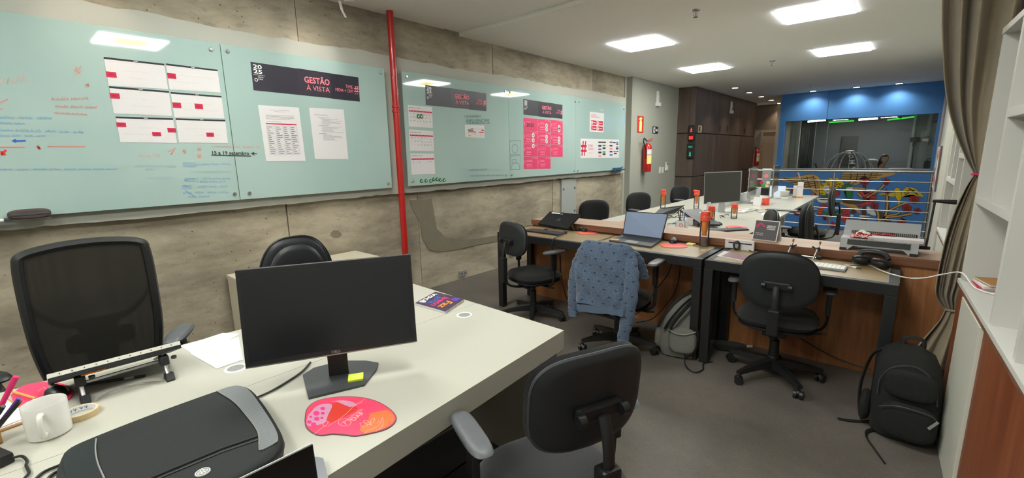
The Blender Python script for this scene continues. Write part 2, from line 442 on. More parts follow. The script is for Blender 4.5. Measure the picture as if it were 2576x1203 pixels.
def scribble_bm(bm, f, u0, u1, v0, h, w, nrm, words=4, seed=0, lift=0.0008):
    rd = random.Random(seed); L = u1 - u0; x = u0
    for k in range(words):
        ww = L / words * rd.uniform(.7, .92); pts = []; n = max(4, int(ww / h * 3.2))
        for i in range(n + 1):
            t = i / n; pts.append(f(x + ww * t, v0 + h * (rd.uniform(0, 1) if i % 2 else rd.uniform(-.1, .35))))
        ribbon(bm, pts, w, nrm, lift); x += L / words
    return bm
# ================================================================== THE SETTING
WX = -4.12      # concrete wall face
PXL = -4.055    # plaster band face
BX = -4.0       # glass board face
ZN, ZF = 2.955, 2.921   # near / far ceiling
# floor
bm = box(bm_new(), -4.3, 1.0, -2.3, 10.35, -.12, 0); box(bm, -3.7, -2.45, 10.35, 16.4, -.12, 0)
struct('floor', bm, M('floor'))
struct('trim_1', box(bm_new(), -2.45, 1.0, 10.352, 10.40, -.22, .012), M('grey_mid'))
struct('floor_lower', B(-2.5, 1.0, 10.4, 13.6, -3.1, -3.0), M('void_grey'))
# left wall: backing and cast panels with open joints
mk('joint_dark', '5b554b', .9, .1); wl = struct('wall_left', B(-4.35, WX - .02, -2.3, 8.0, 0, 3.0), M('joint_dark'))
def wpanel(y0, y1, z0, z1, d):
    obj('concrete_panel', B(WX - .03, WX + d, y0 + .004, y1 - .004, z0, z1, .003), M('concrete'), wl, world=True)
for i, (a, b_) in enumerate(((-2.3, -.5), (-.5, 1.93), (1.93, 4.4), (4.4, 6.83), (6.83, 7.99))): wpanel(a, b_, 2.35, 2.97, (.0, .003, -.003, .002, 0)[i])
for i, (a, b_) in enumerate(((-2.3, -.6), (-.6, 1.67), (1.67, 3.1), (3.1, 5.69), (5.69, 7.99))): wpanel(a, b_, 0, 1.4, (.002, 0, .004, 0, .003)[i])
# mortar patch with a ragged outline, grey repair on the concrete
pp = [(1062, 503), (1085, 500), (1092, 540), (1098, 575), (1120, 597), (1165, 603), (1205, 600), (1250, 592), (1300, 583), (1302, 592), (1245, 608), (1200, 616), (1150, 628), (1100, 634), (1078, 628), (1062, 600), (1056, 560), (1034, 520), (1030, 504)]
mk('mortar', '7b7363', .9, .15, 9, .4, 60)
obj('mortar_patch', PR([at(x, y, 'x', WX + .004) for x, y in pp], (.006, 0, 0)), M('mortar'), wl, world=True)
obj('mortar_patch', PR([at(845 + 13 * math.cos(a) * (1 + .2 * math.sin(3 * a)), 588 + 9 * math.sin(a), 'x', WX + .004) for a in [k * PI / 7 for k in range(14)]], (.006, 0, 0)), M('mortar'), wl, world=True)
# plaster band behind the boards, ragged edges
rd = random.Random(3); top_e = []; bot_e = []
y = -1.6
while y < 7.94:
    top_e.append((PXL, y, 2.545 + rd.uniform(-.010, .010) + .01 * math.sin(y * 3))); bot_e.append((PXL, y, 1.158 + rd.uniform(-.006, .006) - .004 * math.sin(y * 2))); y += rd.uniform(.04, .11)
struct('trim_2', PR(bot_e + top_e[::-1], (-.07, 0, 0)), M('plaster'))
# pillar and grey wall beyond
struct('trim_3', B(-4.35, -4.10, 7.96, 8.07, 0, 2.97), M('pillar_wall'))
struct('wall_left_rear', B(-4.35, -3.99, 8.03, 10.26, 0, 2.95), M('grey_wall'))
struct('wall_front', B(-4.3, 1.0, -2.45, -2.3, 0, 3.0), M('grey_wall'))
struct('wall_right', B(.80, .95, -2.3, 10.4, 0, 3.0), M('white_shelf'))
struct('wall_right_rear', B(.46, .60, 10.40, 13.6, -3.0, 2.95), M('lavender_wall'))
struct('trim_4', B(.60, 1.0, 10.38, 10.5, -3, 2.95), M('lavender_wall'))
# ceilings with recesses for the light panels
LP = []
for (x0, x1) in ((-3.075, -2.43), (-1.185, -.545)):
    for (y0, y1, z) in ((5.42, 6.08, ZF), (7.85, 8.51, ZF), (1.0, 1.64, ZN), (-1.5, -.86, ZN)): LP.append((x0, x1, y0, y1, z))
struct('ceiling_near', slab_with_holes([-4.3, 1.0], [-2.3, 3.60], [p[:4] for p in LP if p[4] == ZN], ZN, ZN + .12), M('ceiling'))
struct('ceiling_far', slab_with_holes([-4.3, 1.0], [3.84, 16.4], [p[:4] for p in LP if p[4] == ZF], ZF, ZF + .12), M('ceiling'))
struct('trim_5', B(-4.3, 1.0, 3.58, 3.86, 2.962, 2.985), M('ceiling'))
def panel_mat():
    m, nt, b = newmat('light_panel_diffuser'); N = nt.nodes; L = nt.links; b.inputs['Base Color'].default_value = (.8, .8, .75, 1)
    tc = N.new('ShaderNodeTexCoord'); sp = N.new('ShaderNodeSeparateXYZ'); L.new(tc.outputs['Object'], sp.inputs[0])
    ab = N.new('ShaderNodeMath'); ab.operation = 'ABSOLUTE'; L.new(sp.outputs[1], ab.inputs[0])
    ax = N.new('ShaderNodeMath'); ax.operation = 'ABSOLUTE'; L.new(sp.outputs[0], ax.inputs[0])
    mx = N.new('ShaderNodeMath'); mx.operation = 'MAXIMUM'; L.new(ab.outputs[0], mx.inputs[0])
    sc = N.new('ShaderNodeMath'); sc.operation = 'MULTIPLY'; sc.inputs[1].default_value = .8; L.new(ax.outputs[0], sc.inputs[0]); L.new(sc.outputs[0], mx.inputs[1])
    r = ramp(nt, mx.outputs[0], [(.05, (.16, .12, .016, 1)), (.15, (.22, .19, .05, 1)), (.23, (.76, .8, .82, 1)), (.3, (.93, .98, 1.06, 1))])
    L.new(r.outputs[0], b.inputs['Emission Color']); b.inputs['Emission Strength'].default_value = PANEL_E * 1.7
    return m
MAT['diffuser'] = panel_mat()
for i, (x0, x1, y0, y1, z) in enumerate(LP):
    cx, cy = (x0 + x1) / 2, (y0 + y1) / 2; w, h = x1 - x0, y1 - y0
    lab = ['square recessed ceiling light nearest the concrete wall, in front row', 'square recessed ceiling light left of the rear row, towards the dark cabinets', 'square ceiling light above the white desk, outside the picture', 'square ceiling light behind the camera on the wall side',
           'large square recessed ceiling light cut by the upper picture edge', 'square recessed ceiling light in the rear row nearest the curtain', 'square ceiling light above the office aisle, seen only mirrored in the glass board', 'square ceiling light behind the camera by the shelves'][i]
    t = thing('ceiling_light', lab, 'ceiling light', (cx, cy, z), 0, 'square recessed ceiling lights')
    bm = bm_new()
    for (a, b_, c_, d_) in ((-w / 2, w / 2, -h / 2, -h / 2 + .012), (-w / 2, w / 2, h / 2 - .012, h / 2), (-w / 2, -w / 2 + .012, -h / 2, h / 2), (w / 2 - .012, w / 2, -h / 2, h / 2)): box(bm, a, b_, c_, d_, -.002, .10)
    obj('frame', bm, M('white_plastic'), t)
    obj('diffuser', B(-w / 2 + .012, w / 2 - .012, -h / 2 + .012, h / 2 - .012, -.010, .045), M('diffuser'), t)
    obj('housing', B(-w / 2, w / 2, -h / 2, h / 2, .10, .12), M('white_plastic'), t)

# ---------------------------------------------------------------- blue wall with the studio window
YB = 13.6
bm = bm_new(); box(bm, -2.6, .46, YB, YB + .15, 2.25, 2.95); box(bm, -2.6, .46, YB, YB + .15, -3, 1.06); box(bm, -2.6, -2.47, YB, YB + .15, 1.06, 2.25); box(bm, .41, .46, YB, YB + .15, 1.06, 2.25)
wb = struct('wall_back', bm, M('blue_wall'))
sx = at(2083, 270, 'y', YB)[0]
obj('panel_joint', B(sx - .003, sx + .003, YB - .003, YB + .002, 2.25, 2.92), M('navy'), wb, world=True)
wn = struct('window_1', B(-2.47, .41, YB + .07, YB + .08, 1.06, 2.25), M('glass'))
bm = bm_new(); box(bm, -2.47, .41, YB - .01, YB + .10, 1.045, 1.06); obj('window_sill', bm, M('steel'), wn, world=True)
gj = at(2078, 360, 'y', YB)[0]; obj('glass_joint', B(gj - .004, gj + .004, YB + .065, YB + .085, 1.06, 2.25), M('grey_mid'), wn, world=True)
struct('trim_6', B(-2.62, -2.6, YB - .01, 16.3, 0, 2.95), M('beige'))
# studio behind the glass
struct('floor_studio', B(-2.6, 1.2, YB + .15, 18.2, -.1, 0), M('grey_dark'))
struct('ceiling_studio', B(-2.6, 1.2, YB + .15, 18.2, 2.6, 2.66), M('grey_mid'))
mk('studio_wall', 'a9aca6', .85, .03, 1)
mk('studio_dark', '54585c', .9, .08, 1)
ol, orr = at(2008, 360, 'y', 15.3)[0], at(2297, 360, 'y', 15.3)[0]
bm = bm_new(); box(bm, -2.6, ol, 15.3, 15.4, 0, 2.6); box(bm, orr, 1.2, 15.3, 15.4, 0, 2.6); box(bm, ol, orr, 15.3, 15.4, 2.36, 2.6)
ws = struct('wall_studio_partition', bm, M('studio_wall'))
obj('opening_frame', B(orr - .05, orr + .0, 15.27, 15.42, 0, 2.36), M('white_plastic'), ws, world=True)
struct('wall_studio_rear', B(-2.6, 1.2, 18.05, 18.2, 0, 2.6), M('studio_dark'))
struct('wall_studio_left', B(-2.7, -2.6, YB + .15, 18.2, 0, 2.6), M('studio_wall'))
struct('wall_studio_right', B(1.1, 1.2, YB + .15, 18.2, 0, 2.6), M('studio_wall'))
# mural: flat painted shapes on the blue wall below the window (crop frame of the survey: origin 1960,420)
mural_mats = {'g': mk('mural_gold', 'c9a25c', .7), 'k': mk('mural_black', '17130f', .7), 'y': mk('mural_yellow', 'e3c21f', .7), 'w': mk('mural_white', 'e6dfd6', .7), 'G': mk('mural_green', '2c7a44', .7), 'r': mk('mural_red', 'b53026', .7), 'p': mk('mural_pink', 'd2494c', .7), 'n': mk('mural_brown', '5a4028', .7), 'o': mk('mural_orange', 'd8642c', .7)}
_ml = [0]
def mpt(x, y, l): return at(1960 + x * .16624, 420 + y * .16624, 'y', YB - .002 - l * .0012)
def mural(pts, k, outline=5, name='mural_shape', sm=True):
    l = _ml[0]; _ml[0] += 1; l = l % 9
    P = [Vector((p[0], p[1], 0)) for p in pts]
    if sm: P = spline(P + [P[0]], 4)[:-1]
    c = sum(P, Vector()) / len(P)
    if outline:
        big = [p + (p - c).normalized() * outline for p in P]; bm = bm_new(); f = bm.faces.new([bm.verts.new(mpt(p.x, p.y, l)) for p in big]); bmesh.ops.triangulate(bm, faces=[f]); obj('mural_outline', bm, mural_mats['k'], wb, world=True)
    bm = bm_new(); f = bm.faces.new([bm.verts.new(mpt(p.x, p.y, l + .5)) for p in P]); bmesh.ops.triangulate(bm, faces=[f]); obj(name, bm, mural_mats[k], wb, world=True)
def mline(paths, w=6, k='k', name='mural_line', l=12):
    bm = bm_new()
    for pts in paths:
        P = spline([Vector((p[0], p[1], 0)) for p in pts], 4) if len(pts) > 2 else [Vector((p[0], p[1], 0)) for p in pts]
        ribbon(bm, [mpt(p.x, p.y, l) for p in P], w * .16624 / 1126 * 15.5, (0, -1, 0))
    obj(name, bm, mural_mats[k], wb, world=True)
# left wing
mural([(20, 165), (250, 150), (420, 118), (560, 125), (620, 185), (625, 260), (600, 330), (600, 440), (540, 400), (480, 350), (380, 310), (240, 270), (170, 235), (60, 215)], 'g', name='mural_wing')
mline([[(60, 175), (300, 190), (520, 150)], [(60, 195), (300, 215), (560, 180)], [(180, 235), (380, 240), (600, 210)], [(260, 268), (420, 262), (600, 240)], [(380, 305), (480, 290), (600, 270)], [(470, 345), (540, 330), (600, 305)], [(420, 150), (440, 240), (480, 330)], [(520, 140), (540, 240), (560, 380)], [(330, 165), (350, 230), (380, 290)], [(545, 395), (560, 440), (520, 470)]])
# right wing
mural([(935, 180), (950, 110), (1000, 88), (1200, 92), (1450, 90), (1700, 92), (1765, 100), (1700, 130), (1560, 160), (1490, 190), (1300, 200), (1180, 270), (1080, 255), (1050, 235), (930, 205)], 'g', name='mural_wing')
mline([[(950, 120), (1200, 120), (1500, 105)], [(940, 150), (1180, 150), (1560, 120)], [(940, 180), (1160, 185), (1480, 155)], [(1190, 95), (1180, 150), (1160, 250)], [(1400, 95), (1380, 150), (1350, 190)], [(1060, 240), (1100, 215), (1130, 210)], [(1110, 255), (1150, 220), (1180, 215)], [(1080, 100), (1090, 140), (1070, 190)], [(1300, 95), (1290, 140), (1270, 195)]])
# hair, face, collar
mural([(610, 300), (640, 250), (700, 240), (740, 160), (800, 180), (870, 160), (920, 200), (980, 250), (960, 300), (900, 320), (840, 330), (790, 300), (700, 420), (640, 420), (615, 370)], 'y', name='mural_hair')
for (cx, cy, r) in ((650, 270, 22), (690, 225, 20), (745, 250, 26), (750, 180, 20), (850, 190, 24), (870, 245, 28), (930, 260, 26), (840, 285, 22), (640, 340, 20), (650, 395, 18), (900, 300, 20)):
    mline([[(cx + (r - 2.2 * k) * math.cos(k * .7), cy + (r - 2.2 * k) * math.sin(k * .7)) for k in range(10)]], 5)
mural([(665, 300), (700, 275), (750, 290), (770, 330), (775, 380), (770, 435), (735, 410), (690, 370), (670, 335)], 'w', name='mural_face')
mline([[(680, 330), (715, 335)], [(690, 320), (705, 314), (720, 322)], [(745, 322), (760, 316), (770, 322)], [(728, 330), (722, 352), (734, 355)], [(712, 378), (730, 372), (750, 368)]], 4)
mural([(640, 440), (720, 425), (775, 440), (770, 480), (690, 470), (640, 462)], 'G')
mural([(810, 380), (860, 360), (920, 380), (900, 430), (840, 440)], 'r', name='mural_rose')
mural([(960, 290), (1010, 265), (1080, 275), (1115, 320), (1110, 400), (1100, 470), (1040, 475), (990, 440), (1010, 370), (950, 330)], 'G')
mural([(1010, 320), (1060, 308), (1120, 310), (1115, 345), (1060, 345), (1020, 350)], 'w', name='mural_cloth')
mural([(1125, 310), (1220, 312), (1300, 325), (1300, 348), (1200, 345), (1120, 335)], 'g')
mural([(1310, 335), (1380, 332), (1465, 345), (1450, 372), (1320, 366)], 'w', name='mural_cloth')
# sword
mural([(275, 78), (300, 90), (385, 330), (360, 340)], 'w', 4, sm=False, name='mural_sword')
# trunk, snake-like robe
mural([(1265, 280), (1310, 285), (1318, 500), (1300, 700), (1330, 830), (1240, 830), (1265, 640), (1262, 450)], 'n', name='mural_trunk')
mural([(1190, 380), (1260, 375), (1300, 420), (1390, 370), (1430, 400), (1470, 430), (1460, 500), (1390, 560), (1260, 600), (1140, 590), (1240, 560), (1340, 520), (1380, 470), (1340, 460), (1270, 450)], 'p', name='mural_robe')
mline([[(1330, 390), (1420, 420)], [(1370, 440), (1465, 440)], [(1370, 480), (1460, 480)], [(1340, 520), (1420, 540)], [(1270, 560), (1320, 590)], [(1200, 580), (1240, 600)]], 5)
mural([(970, 620), (1080, 610), (1050, 720), (1060, 780), (1010, 850), (940, 780), (950, 690)], 'p', name='mural_robe')
mline([[(960, 650), (1060, 640)], [(950, 690), (1050, 680)], [(945, 730), (1045, 720)], [(950, 770), (1055, 755)], [(970, 810), (1050, 790)]], 5)
mural([(1080, 690), (1110, 655), (1170, 680), (1120, 710)], 'n')
mural([(930, 530), (1060, 545), (1170, 590), (1240, 700), (1180, 680), (1080, 590), (930, 560)], 'g')
mural([(960, 500), (1080, 505), (1240, 530), (1230, 560), (1100, 560), (980, 545)], 'n')
mural([(560, 480), (640, 500), (720, 505), (750, 520), (690, 545), (600, 530)], 'w', name='mural_cloth')
mural([(590, 640), (650, 610), (665, 690), (640, 725), (590, 715)], 'o')
mline([[(600, 650), (650, 640)], [(600, 680), (660, 670)], [(600, 705), (650, 700)]], 5)
mural([(670, 660), (740, 690), (860, 690), (945, 640), (940, 690), (880, 730), (740, 725), (665, 700)], 'G')
mural([(600, 575), (720, 570), (725, 595), (650, 610)], 'r')
# tree branches with tulips
mline([[(1480, 840), (1580, 770), (1620, 700), (1640, 560), (1632, 440)], [(1560, 780), (1640, 740), (1760, 720), (1830, 680)], [(1580, 770), (1750, 755), (1900, 730), (2010, 710)], [(1640, 680), (1740, 620), (1880, 560), (1950, 540)], [(1330, 465), (1420, 410), (1520, 340), (1590, 270)], [(1480, 650), (1500, 720), (1500, 790)], [(1190, 400), (1250, 460)]], 26, 'k', 'mural_branch', 9.5)
mline([[(1480, 840), (1580, 770), (1620, 700), (1640, 560), (1632, 440)], [(1560, 780), (1640, 740), (1760, 720), (1830, 680)], [(1580, 770), (1750, 755), (1900, 730), (2010, 710)], [(1640, 680), (1740, 620), (1880, 560), (1950, 540)], [(1330, 465), (1420, 410), (1520, 340), (1590, 270)], [(1480, 650), (1500, 720), (1500, 790)], [(1190, 400), (1250, 460)]], 16, 'g', 'mural_branch', 10)
def tulip(cx, cy, s, a=0):
    pts = [(-.9, -.5), (-.45, -.35), (-.1, -.95), (.3, -.45), (.9, -.6), (.85, .2), (.4, .8), (-.3, .8), (-.85, .25)]
    P = [(cx + s * (x * math.cos(a) - y * math.sin(a)), cy + s * (x * math.sin(a) + y * math.cos(a))) for x, y in pts]
    mural(P, 'r', 6, 'mural_tulip', sm=False)
    mline([[(cx - .3 * s, cy + .6 * s), (cx - .35 * s, cy - .2 * s)], [(cx + .3 * s, cy + .6 * s), (cx + .3 * s, cy - .3 * s)], [(cx, cy + .7 * s), (cx, cy - .5 * s)]], 5)
for q in ((1290, 215, 75), (1620, 220, 58), (1635, 390, 52), (1450, 590, 60, -.2), (2040, 490, 75, .3), (1930, 625, 78, .3), (2090, 670, 55, .5), (1850, 845, 75, .1), (810, 880, 55), (905, 975, 55), (690, 775, 35)): tulip(*q)
mural([(1500, 720), (1540, 690), (1600, 720), (1580, 780), (1520, 790)], 'n'); mural([(1590, 800), (1650, 780), (1700, 860), (1600, 860)], 'n')
# bird
mural([(1860, 370), (1920, 310), (1980, 305), (2060, 330), (2130, 390), (2190, 450), (2100, 440), (2000, 420), (1900, 440), (1850, 460)], 'y', name='mural_bird_wing')
mline([[(1890, 400), (1970, 350), (2060, 360)], [(1900, 425), (1990, 385), (2080, 400)], [(1960, 320), (2020, 360), (2110, 430)]], 7)
mural([(1490, 430), (1560, 400), (1660, 400), (1740, 390), (1750, 440), (1700, 450), (1580, 420)], 'y', name='mural_bird_wing')
mural([(1740, 360), (1760, 325), (1810, 320), (1830, 350), (1855, 420), (1850, 480), (1810, 515), (1770, 470), (1755, 420)], 'y', name='mural_bird')
mural([(1795, 520), (1830, 520), (1820, 590), (1780, 660), (1790, 590)], 'y', 4, name='mural_bird_tail')
mural([(75, 310), (110, 300), (145, 360), (150, 400), (110, 400)], 'y'); mural([(180, 390), (200, 330), (240, 310), (240, 400)], 'r')
mural([(1325, 600), (1360, 605), (1400, 650), (1450, 680), (1460, 740), (1380, 720), (1330, 690)], 'w', name='mural_hand')
mural([(1065, 735), (1110, 720), (1130, 745), (1090, 755)], 'w', 4, name='mural_hand'); mural([(1200, 745), (1240, 725), (1400, 755), (1250, 760)], 'w', 4, sm=False)
mural([(220, 690), (300, 650), (340, 700), (345, 740), (250, 730)], 'r'); mural([(480, 405), (520, 395), (540, 430), (500, 430)], 'o')
# railing before the void
rl = thing('railing', 'stainless steel railing with seven horizontal bars in front of the painted blue wall', 'railing', (-1.0, 10.33, 0))
zs = [at(2096, 420 + v * .16624, 'y', 10.33)[2] for v in (62, 208, 345, 488, 622, 752, 884)]
obj('handrail', T([(-2.46, 10.33, zs[0]), (.37, 10.33, zs[0])], .026, 12), M('steel'), rl, world=True, smooth=True)
for z in zs[1:]: obj('rail_bar', T([(-2.46, 10.33, z), (.37, 10.33, z)], .0095, 8), M('steel'), rl, world=True, smooth=True)
for x in (-2.44, -1.0, .35):
    obj('post', T([(x, 10.36, 0), (x, 10.36, zs[0] - .02)], .02, 12), M('steel'), rl, world=True, smooth=True)
    obj('post_base', lathe(bm_new(), [(0, 0), (.05, 0), (.05, .008), (0, .008)], (x, 10.36, .012 if False else 0), 16), M('steel'), rl, world=True)

# ---------------------------------------------------------------- corridor and dark cabinets
YE = 16.2
struct('wall_corridor_end', B(-4.0, -2.6, YE, YE + .15, 0, 2.95), M('beige'))
mk('dark_beige', '6f6253', .7, .04)
struct('trim_7', B(-4.0, -2.6, YE - .012, YE, 2.18, 2.92), M('dark_beige'))
dl, dr = at(1916, 400, 'y', YE)[0], -2.63
d1 = struct('door_1', B(dl, dr, YE - .04, YE, 0, 2.08), M('door_beige'))
bm = bm_new(); box(bm, dl - .07, dl, YE - .06, YE, 0, 2.15); box(bm, dl, dr, YE - .06, YE, 2.08, 2.15); obj('door_frame', bm, M('beige'), d1, world=True)
cab = thing('wall_cabinet', 'dark brown laminate cabinet block with flush doors at corridor corner', 'cabinet', (-3.8, 10.3, 0))
CF, CS = 10.26, -3.60
obj('carcass', B(-3.985, CS - .02, CF + .02, 15.5, 0, 2.915), M('black_plastic'), cab, world=True)
tz = [(0.02, .965), (.985, 1.925), (1.95, 2.91)]
for z0, z1 in tz:
    obj('front_panel', B(-3.985, CS, CF, CF + .02, z0, z1, .002), M('dark_wood'), cab, world=True)
def cy_(px, py): return at(px, py, 'x', CS)[1]
for z0, z1, sy in ((tz[2][0], tz[2][1], [1804, 1851]), (tz[1][0], tz[1][1], [1798]), (tz[0][0], tz[0][1], [1798])):
    ys = [CF + .022] + [cy_(s, 330) for s in sy] + [15.5]
    for a, b_ in zip(ys, ys[1:]): obj('door', B(CS - .02, CS, a + .003, b_ - .003, z0, z1, .002), M('dark_wood'), cab, world=True)
for px, py in ((1811, 324), (1829, 324), (1873, 330)):
    p = at(px, py, 'x', CS); obj('handle', B(CS, CS + .012, p.y - .02, p.y + .02, p.z - .07, p.z + .07, .003), M('black_plastic'), cab, world=True)
# pedestrian signals on the cabinet
def signal(n, pxs, col, words, lab):
    (xa, ya, xb, yb) = pxs; a = at(xa, yb, 'y', CF - .03); b_ = at(xb, ya, 'y', CF - .03)
    t = thing('pedestrian_signal', lab, 'sign', ((a.x + b_.x) / 2, CF, a.z), 0, 'old pedestrian signal boxes')
    w, h = (b_.x - a.x), (b_.z - a.z)
    obj('housing', mv(rot(cushion(w, h, .06, 7, edge=20), 'X', 0), 0, -.03, h / 2), M('black_plastic'), t, smooth=True)
    obj('visor', B(-w * .42, w * .42, -.085, -.058, h * .93, h * .96), M('grey_dark'), t)
    em = emis('signal_' + n, col, 1.6 if n == 'red' else 1.0)
    zz = (h * .68, h * .22) if n == 'red' else (h * .28, h * .72)
    # walking figure
    bm = bm_new(); s = h * .15; c = zz[0]
    ball(bm, (0, -.062, c + s * .8), s * .22, 1, .2, 1, 10, 6)
    for p, q, r in (((0, .6), (0, 0), .16), ((0, 0), (-.3, -.75), .12), ((0, 0), (.35, -.7), .12), ((0, .5), (-.38, .05), .09), ((0, .5), (.4, .1), .09)):
        obox(bm, (p[0] * s, -.062, c + p[1] * s), (q[0] * s, -.062, c + q[1] * s), .004, r * s * 2)
    obj('figure', bm, em, t)
    if n == 'red':
        obj('lamp_field', B(-w * .3, w * .3, -.0605, -.060, zz[1] - h * .11, zz[1] + h * .11), M('red'), t)
        for k, wd in enumerate(('DONT', 'WALK')): lettering(wd, em, (-w * .27, -.063, zz[1] + h * (.01 - .1 * k)), (1, 0, 0), (0, 0, 1), w=w * .54, h=h * .075, parent=t, bold=True, world=False)
    else: lettering('WALK', em, (-w * .28, -.063, zz[1] - h * .04), (1, 0, 0), (0, 0, 1), w=w * .56, h=h * .1, parent=t, bold=True, world=False)
signal('red', (1730, 314, 1750, 356), 'ff4438', 2, 'black pedestrian signal with red standing figure and DONT WALK, upper of two')
signal('green', (1727, 358, 1748, 400), '30d59a', 1, 'black pedestrian signal with green walking figure and WALK, lower of two')
p = at(1760, 325, 'x', CS)
t = thing('switch_plate', 'small brass key box on the dark cabinet corner beside the red signal', 'switch', (CS, p.y, p.z - .08)); obj('plate', B(0, .012, -.1, .1, 0, .16, .003), M('tape'), t); obj('rocker', B(.012, .02, -.06, -.01, .03, .13, .002), M('black_plastic'), t); obj('rocker', B(.012, .02, .02, .07, .03, .13, .002), M('white_plastic'), t)
def emergency_lamp(o, ax, lab):
    t = thing('emergency_lamp', lab, 'emergency lamp', o, ax, 'emergency lamps on the walls')
    obj('bracket', B(0, .03, -.035, .035, .08, .30, .004), M('white_plastic'), t)
    obj('cable_loop', T([(.02, .03 + .07 * math.sin(a), .16 - .07 * math.cos(a)) for a in [k * PI / 8 for k in range(11)]], .006, 6), M('white_plastic'), t, smooth=True)
    obj('lamp_body', B(0, .07, -.08, .06, 0, .075, .012), M('white_plastic'), t)
p = at(1652, 268, 'x', -3.99); emergency_lamp((-3.99, p.y, p.z), 0, 'white emergency lamp high on grey wall above the exit sign')
p = at(1837, 286, 'x', CS); emergency_lamp((CS, p.y, p.z), 0, 'small emergency lamp high on the dark cabinet side')

# ---------------------------------------------------------------- grey wall: signs, extinguisher, switches
GX = -3.99
def wp(px, py, off=.0): return at(px, py, 'x', GX + off)
a, b_ = wp(1602, 334), wp(1619, 293)
sg = thing('extinguisher_sign', 'red sign with pale fire extinguisher picture on the grey wall', 'sign', (GX, (a.y + b_.y) / 2, a.z))
w, h = b_.y - a.y, b_.z - a.z
obj('panel', B(0, .006, -w / 2, w / 2, 0, h), M('red'), sg)
obj('extinguisher_picture', PR([(.007, y * w, z * h) for y, z in ((-.2, .08), (.2, .08), (.2, .66), (.12, .74), (.12, .8), (.26, .86), (.1, .92), (-.08, .92), (-.3, .8), (-.28, .74), (-.1, .82), (-.1, .74), (-.2, .66))], (.002, 0, 0)), M('pale_yellow'), sg)
a, b_ = wp(1641, 336), wp(1655, 319); w, h = b_.y - a.y, b_.z - a.z
sg = thing('exit_sign', 'small black and white exit sign with running figure and arrow', 'sign', (GX, (a.y + b_.y) / 2, a.z))
obj('panel', B(0, .006, -w / 2, w / 2, 0, h), M('black_plastic'), sg)
obj('door_picture', PR([(.007, y * w, z * h) for y, z in ((-.38, .12), (-.05, .12), (-.05, .88), (-.38, .88))], (.001, 0, 0)), M('white'), sg)
bm = bm_new(); prism(bm, [(.0085, y * w, z * h) for y, z in ((-.3, .2), (-.2, .45), (-.14, .2), (-.1, .22), (-.14, .6), (-.2, .8), (-.28, .6))], (.001, 0, 0)); obj('running_figure', bm, M('black_plastic'), sg)
obj('arrow', PR([(.007, y * w, z * h) for y, z in ((.05, .45), (.25, .45), (.18, .3), (.26, .3), (.42, .5), (.26, .7), (.18, .7), (.25, .55), (.05, .55))], (.001, 0, 0)), M('white'), sg)
def extinguisher(o, lab, s=1.0, rz=0):
    t = thing('fire_extinguisher', lab, 'fire extinguisher', o, rz, 'fire extinguishers')
    H = .50 * s; R = .075 * s
    obj('cylinder', lathe(bm_new(), [(0, 0), (R * .9, 0), (R, .015), (R, H * .86), (R * .75, H * .95), (R * .3, H), (0, H)], (0, 0, 0), 20), M('red_paint'), t, smooth=True)
    obj('valve', lathe(bm_new(), [(0, H), (.022, H), (.022, H + .05), (0, H + .05)], n=12), M('steel'), t)
    obj('handle', obox(obox(bm_new(), (0, -.02, H + .04), (.09, .04, H + .09), .02, .012), (0, -.02, H + .03), (.08, .03, H + .04), .02, .012), M('red_paint'), t)
    obj('hose', T(spline([(0, 0, H + .03), (-.02, -.06, H + .06), (-.02, -.17, H + .09), (-.02, -.20, H + .02), (-.01, -.12, H - .06), (0, -.085, H - .12), (0, -.085, H - .3)], 5), .011 * s, 8), M('rubber'), t, smooth=True)
    bm = bm_new(); n = 10
    for z0, z1, mi in ((.30, .39, 0), (.14, .29, 1)):
        vs = [[bm.verts.new(((R + .0015) * math.cos(q), (R + .0015) * math.sin(q), z * H / .5)) for z in (z0, z1)] for q in [(-1.3 + 2.0 * k / n) for k in range(n + 1)]]
        for v0, v1 in zip(vs, vs[1:]): bm.faces.new((v0[0], v1[0], v1[1], v0[1])).material_index = mi
    obj('paper_label', bm, [M('paper'), M('pale_yellow')], t)
    obj('wall_hook', B(-.09, -.07, -.02, .02, H * .8, H * .9), M('steel'), t)
    return t
a = wp(1615, 432); extinguisher((GX + .095, a.y, a.z), 'red fire extinguisher with black hose hanging on the grey wall', 1.12, .15)
a = at(1897, 400, 'x', -3.55); extinguisher((-3.53, 15.62, 1.05), 'distant red fire extinguisher at the end of the dark cabinets', 1, 0)
for (px0, py0, px1, py1, lab) in ((1657, 437, 1662, 420, 'white light switch plate on grey wall, left of two'), (1664, 436, 1669, 420, 'white light switch plate on grey wall, right of two')):
    a, b_ = wp(px0, py0), wp(px1, py1); t = thing('light_switch', lab, 'switch', (GX, (a.y + b_.y) / 2, a.z), 0, 'light switches on grey wall')
    obj('plate', B(0, .008, -(b_.y - a.y) / 2, (b_.y - a.y) / 2, 0, b_.z - a.z, .002), M('white_plastic'), t); obj('rocker', B(.008, .014, -.02, .02, .04, b_.z - a.z - .04, .002), M('white'), t)
a, b_ = wp(1672, 428), wp(1679, 408); t = thing('remote_control', 'white air conditioner remote in a wall holder right of switches', 'remote', (GX, (a.y + b_.y) / 2, a.z))
obj('body', B(0, .025, -.045, .045, 0, b_.z - a.z, .008), M('white_plastic'), t); obj('display', B(.025, .027, -.03, .03, (b_.z - a.z) * .7, (b_.z - a.z) * .9), M('grey_dark'), t); obj('holder', B(-.0, .032, -.052, .052, -.01, .08, .004), M('white_plastic'), t)

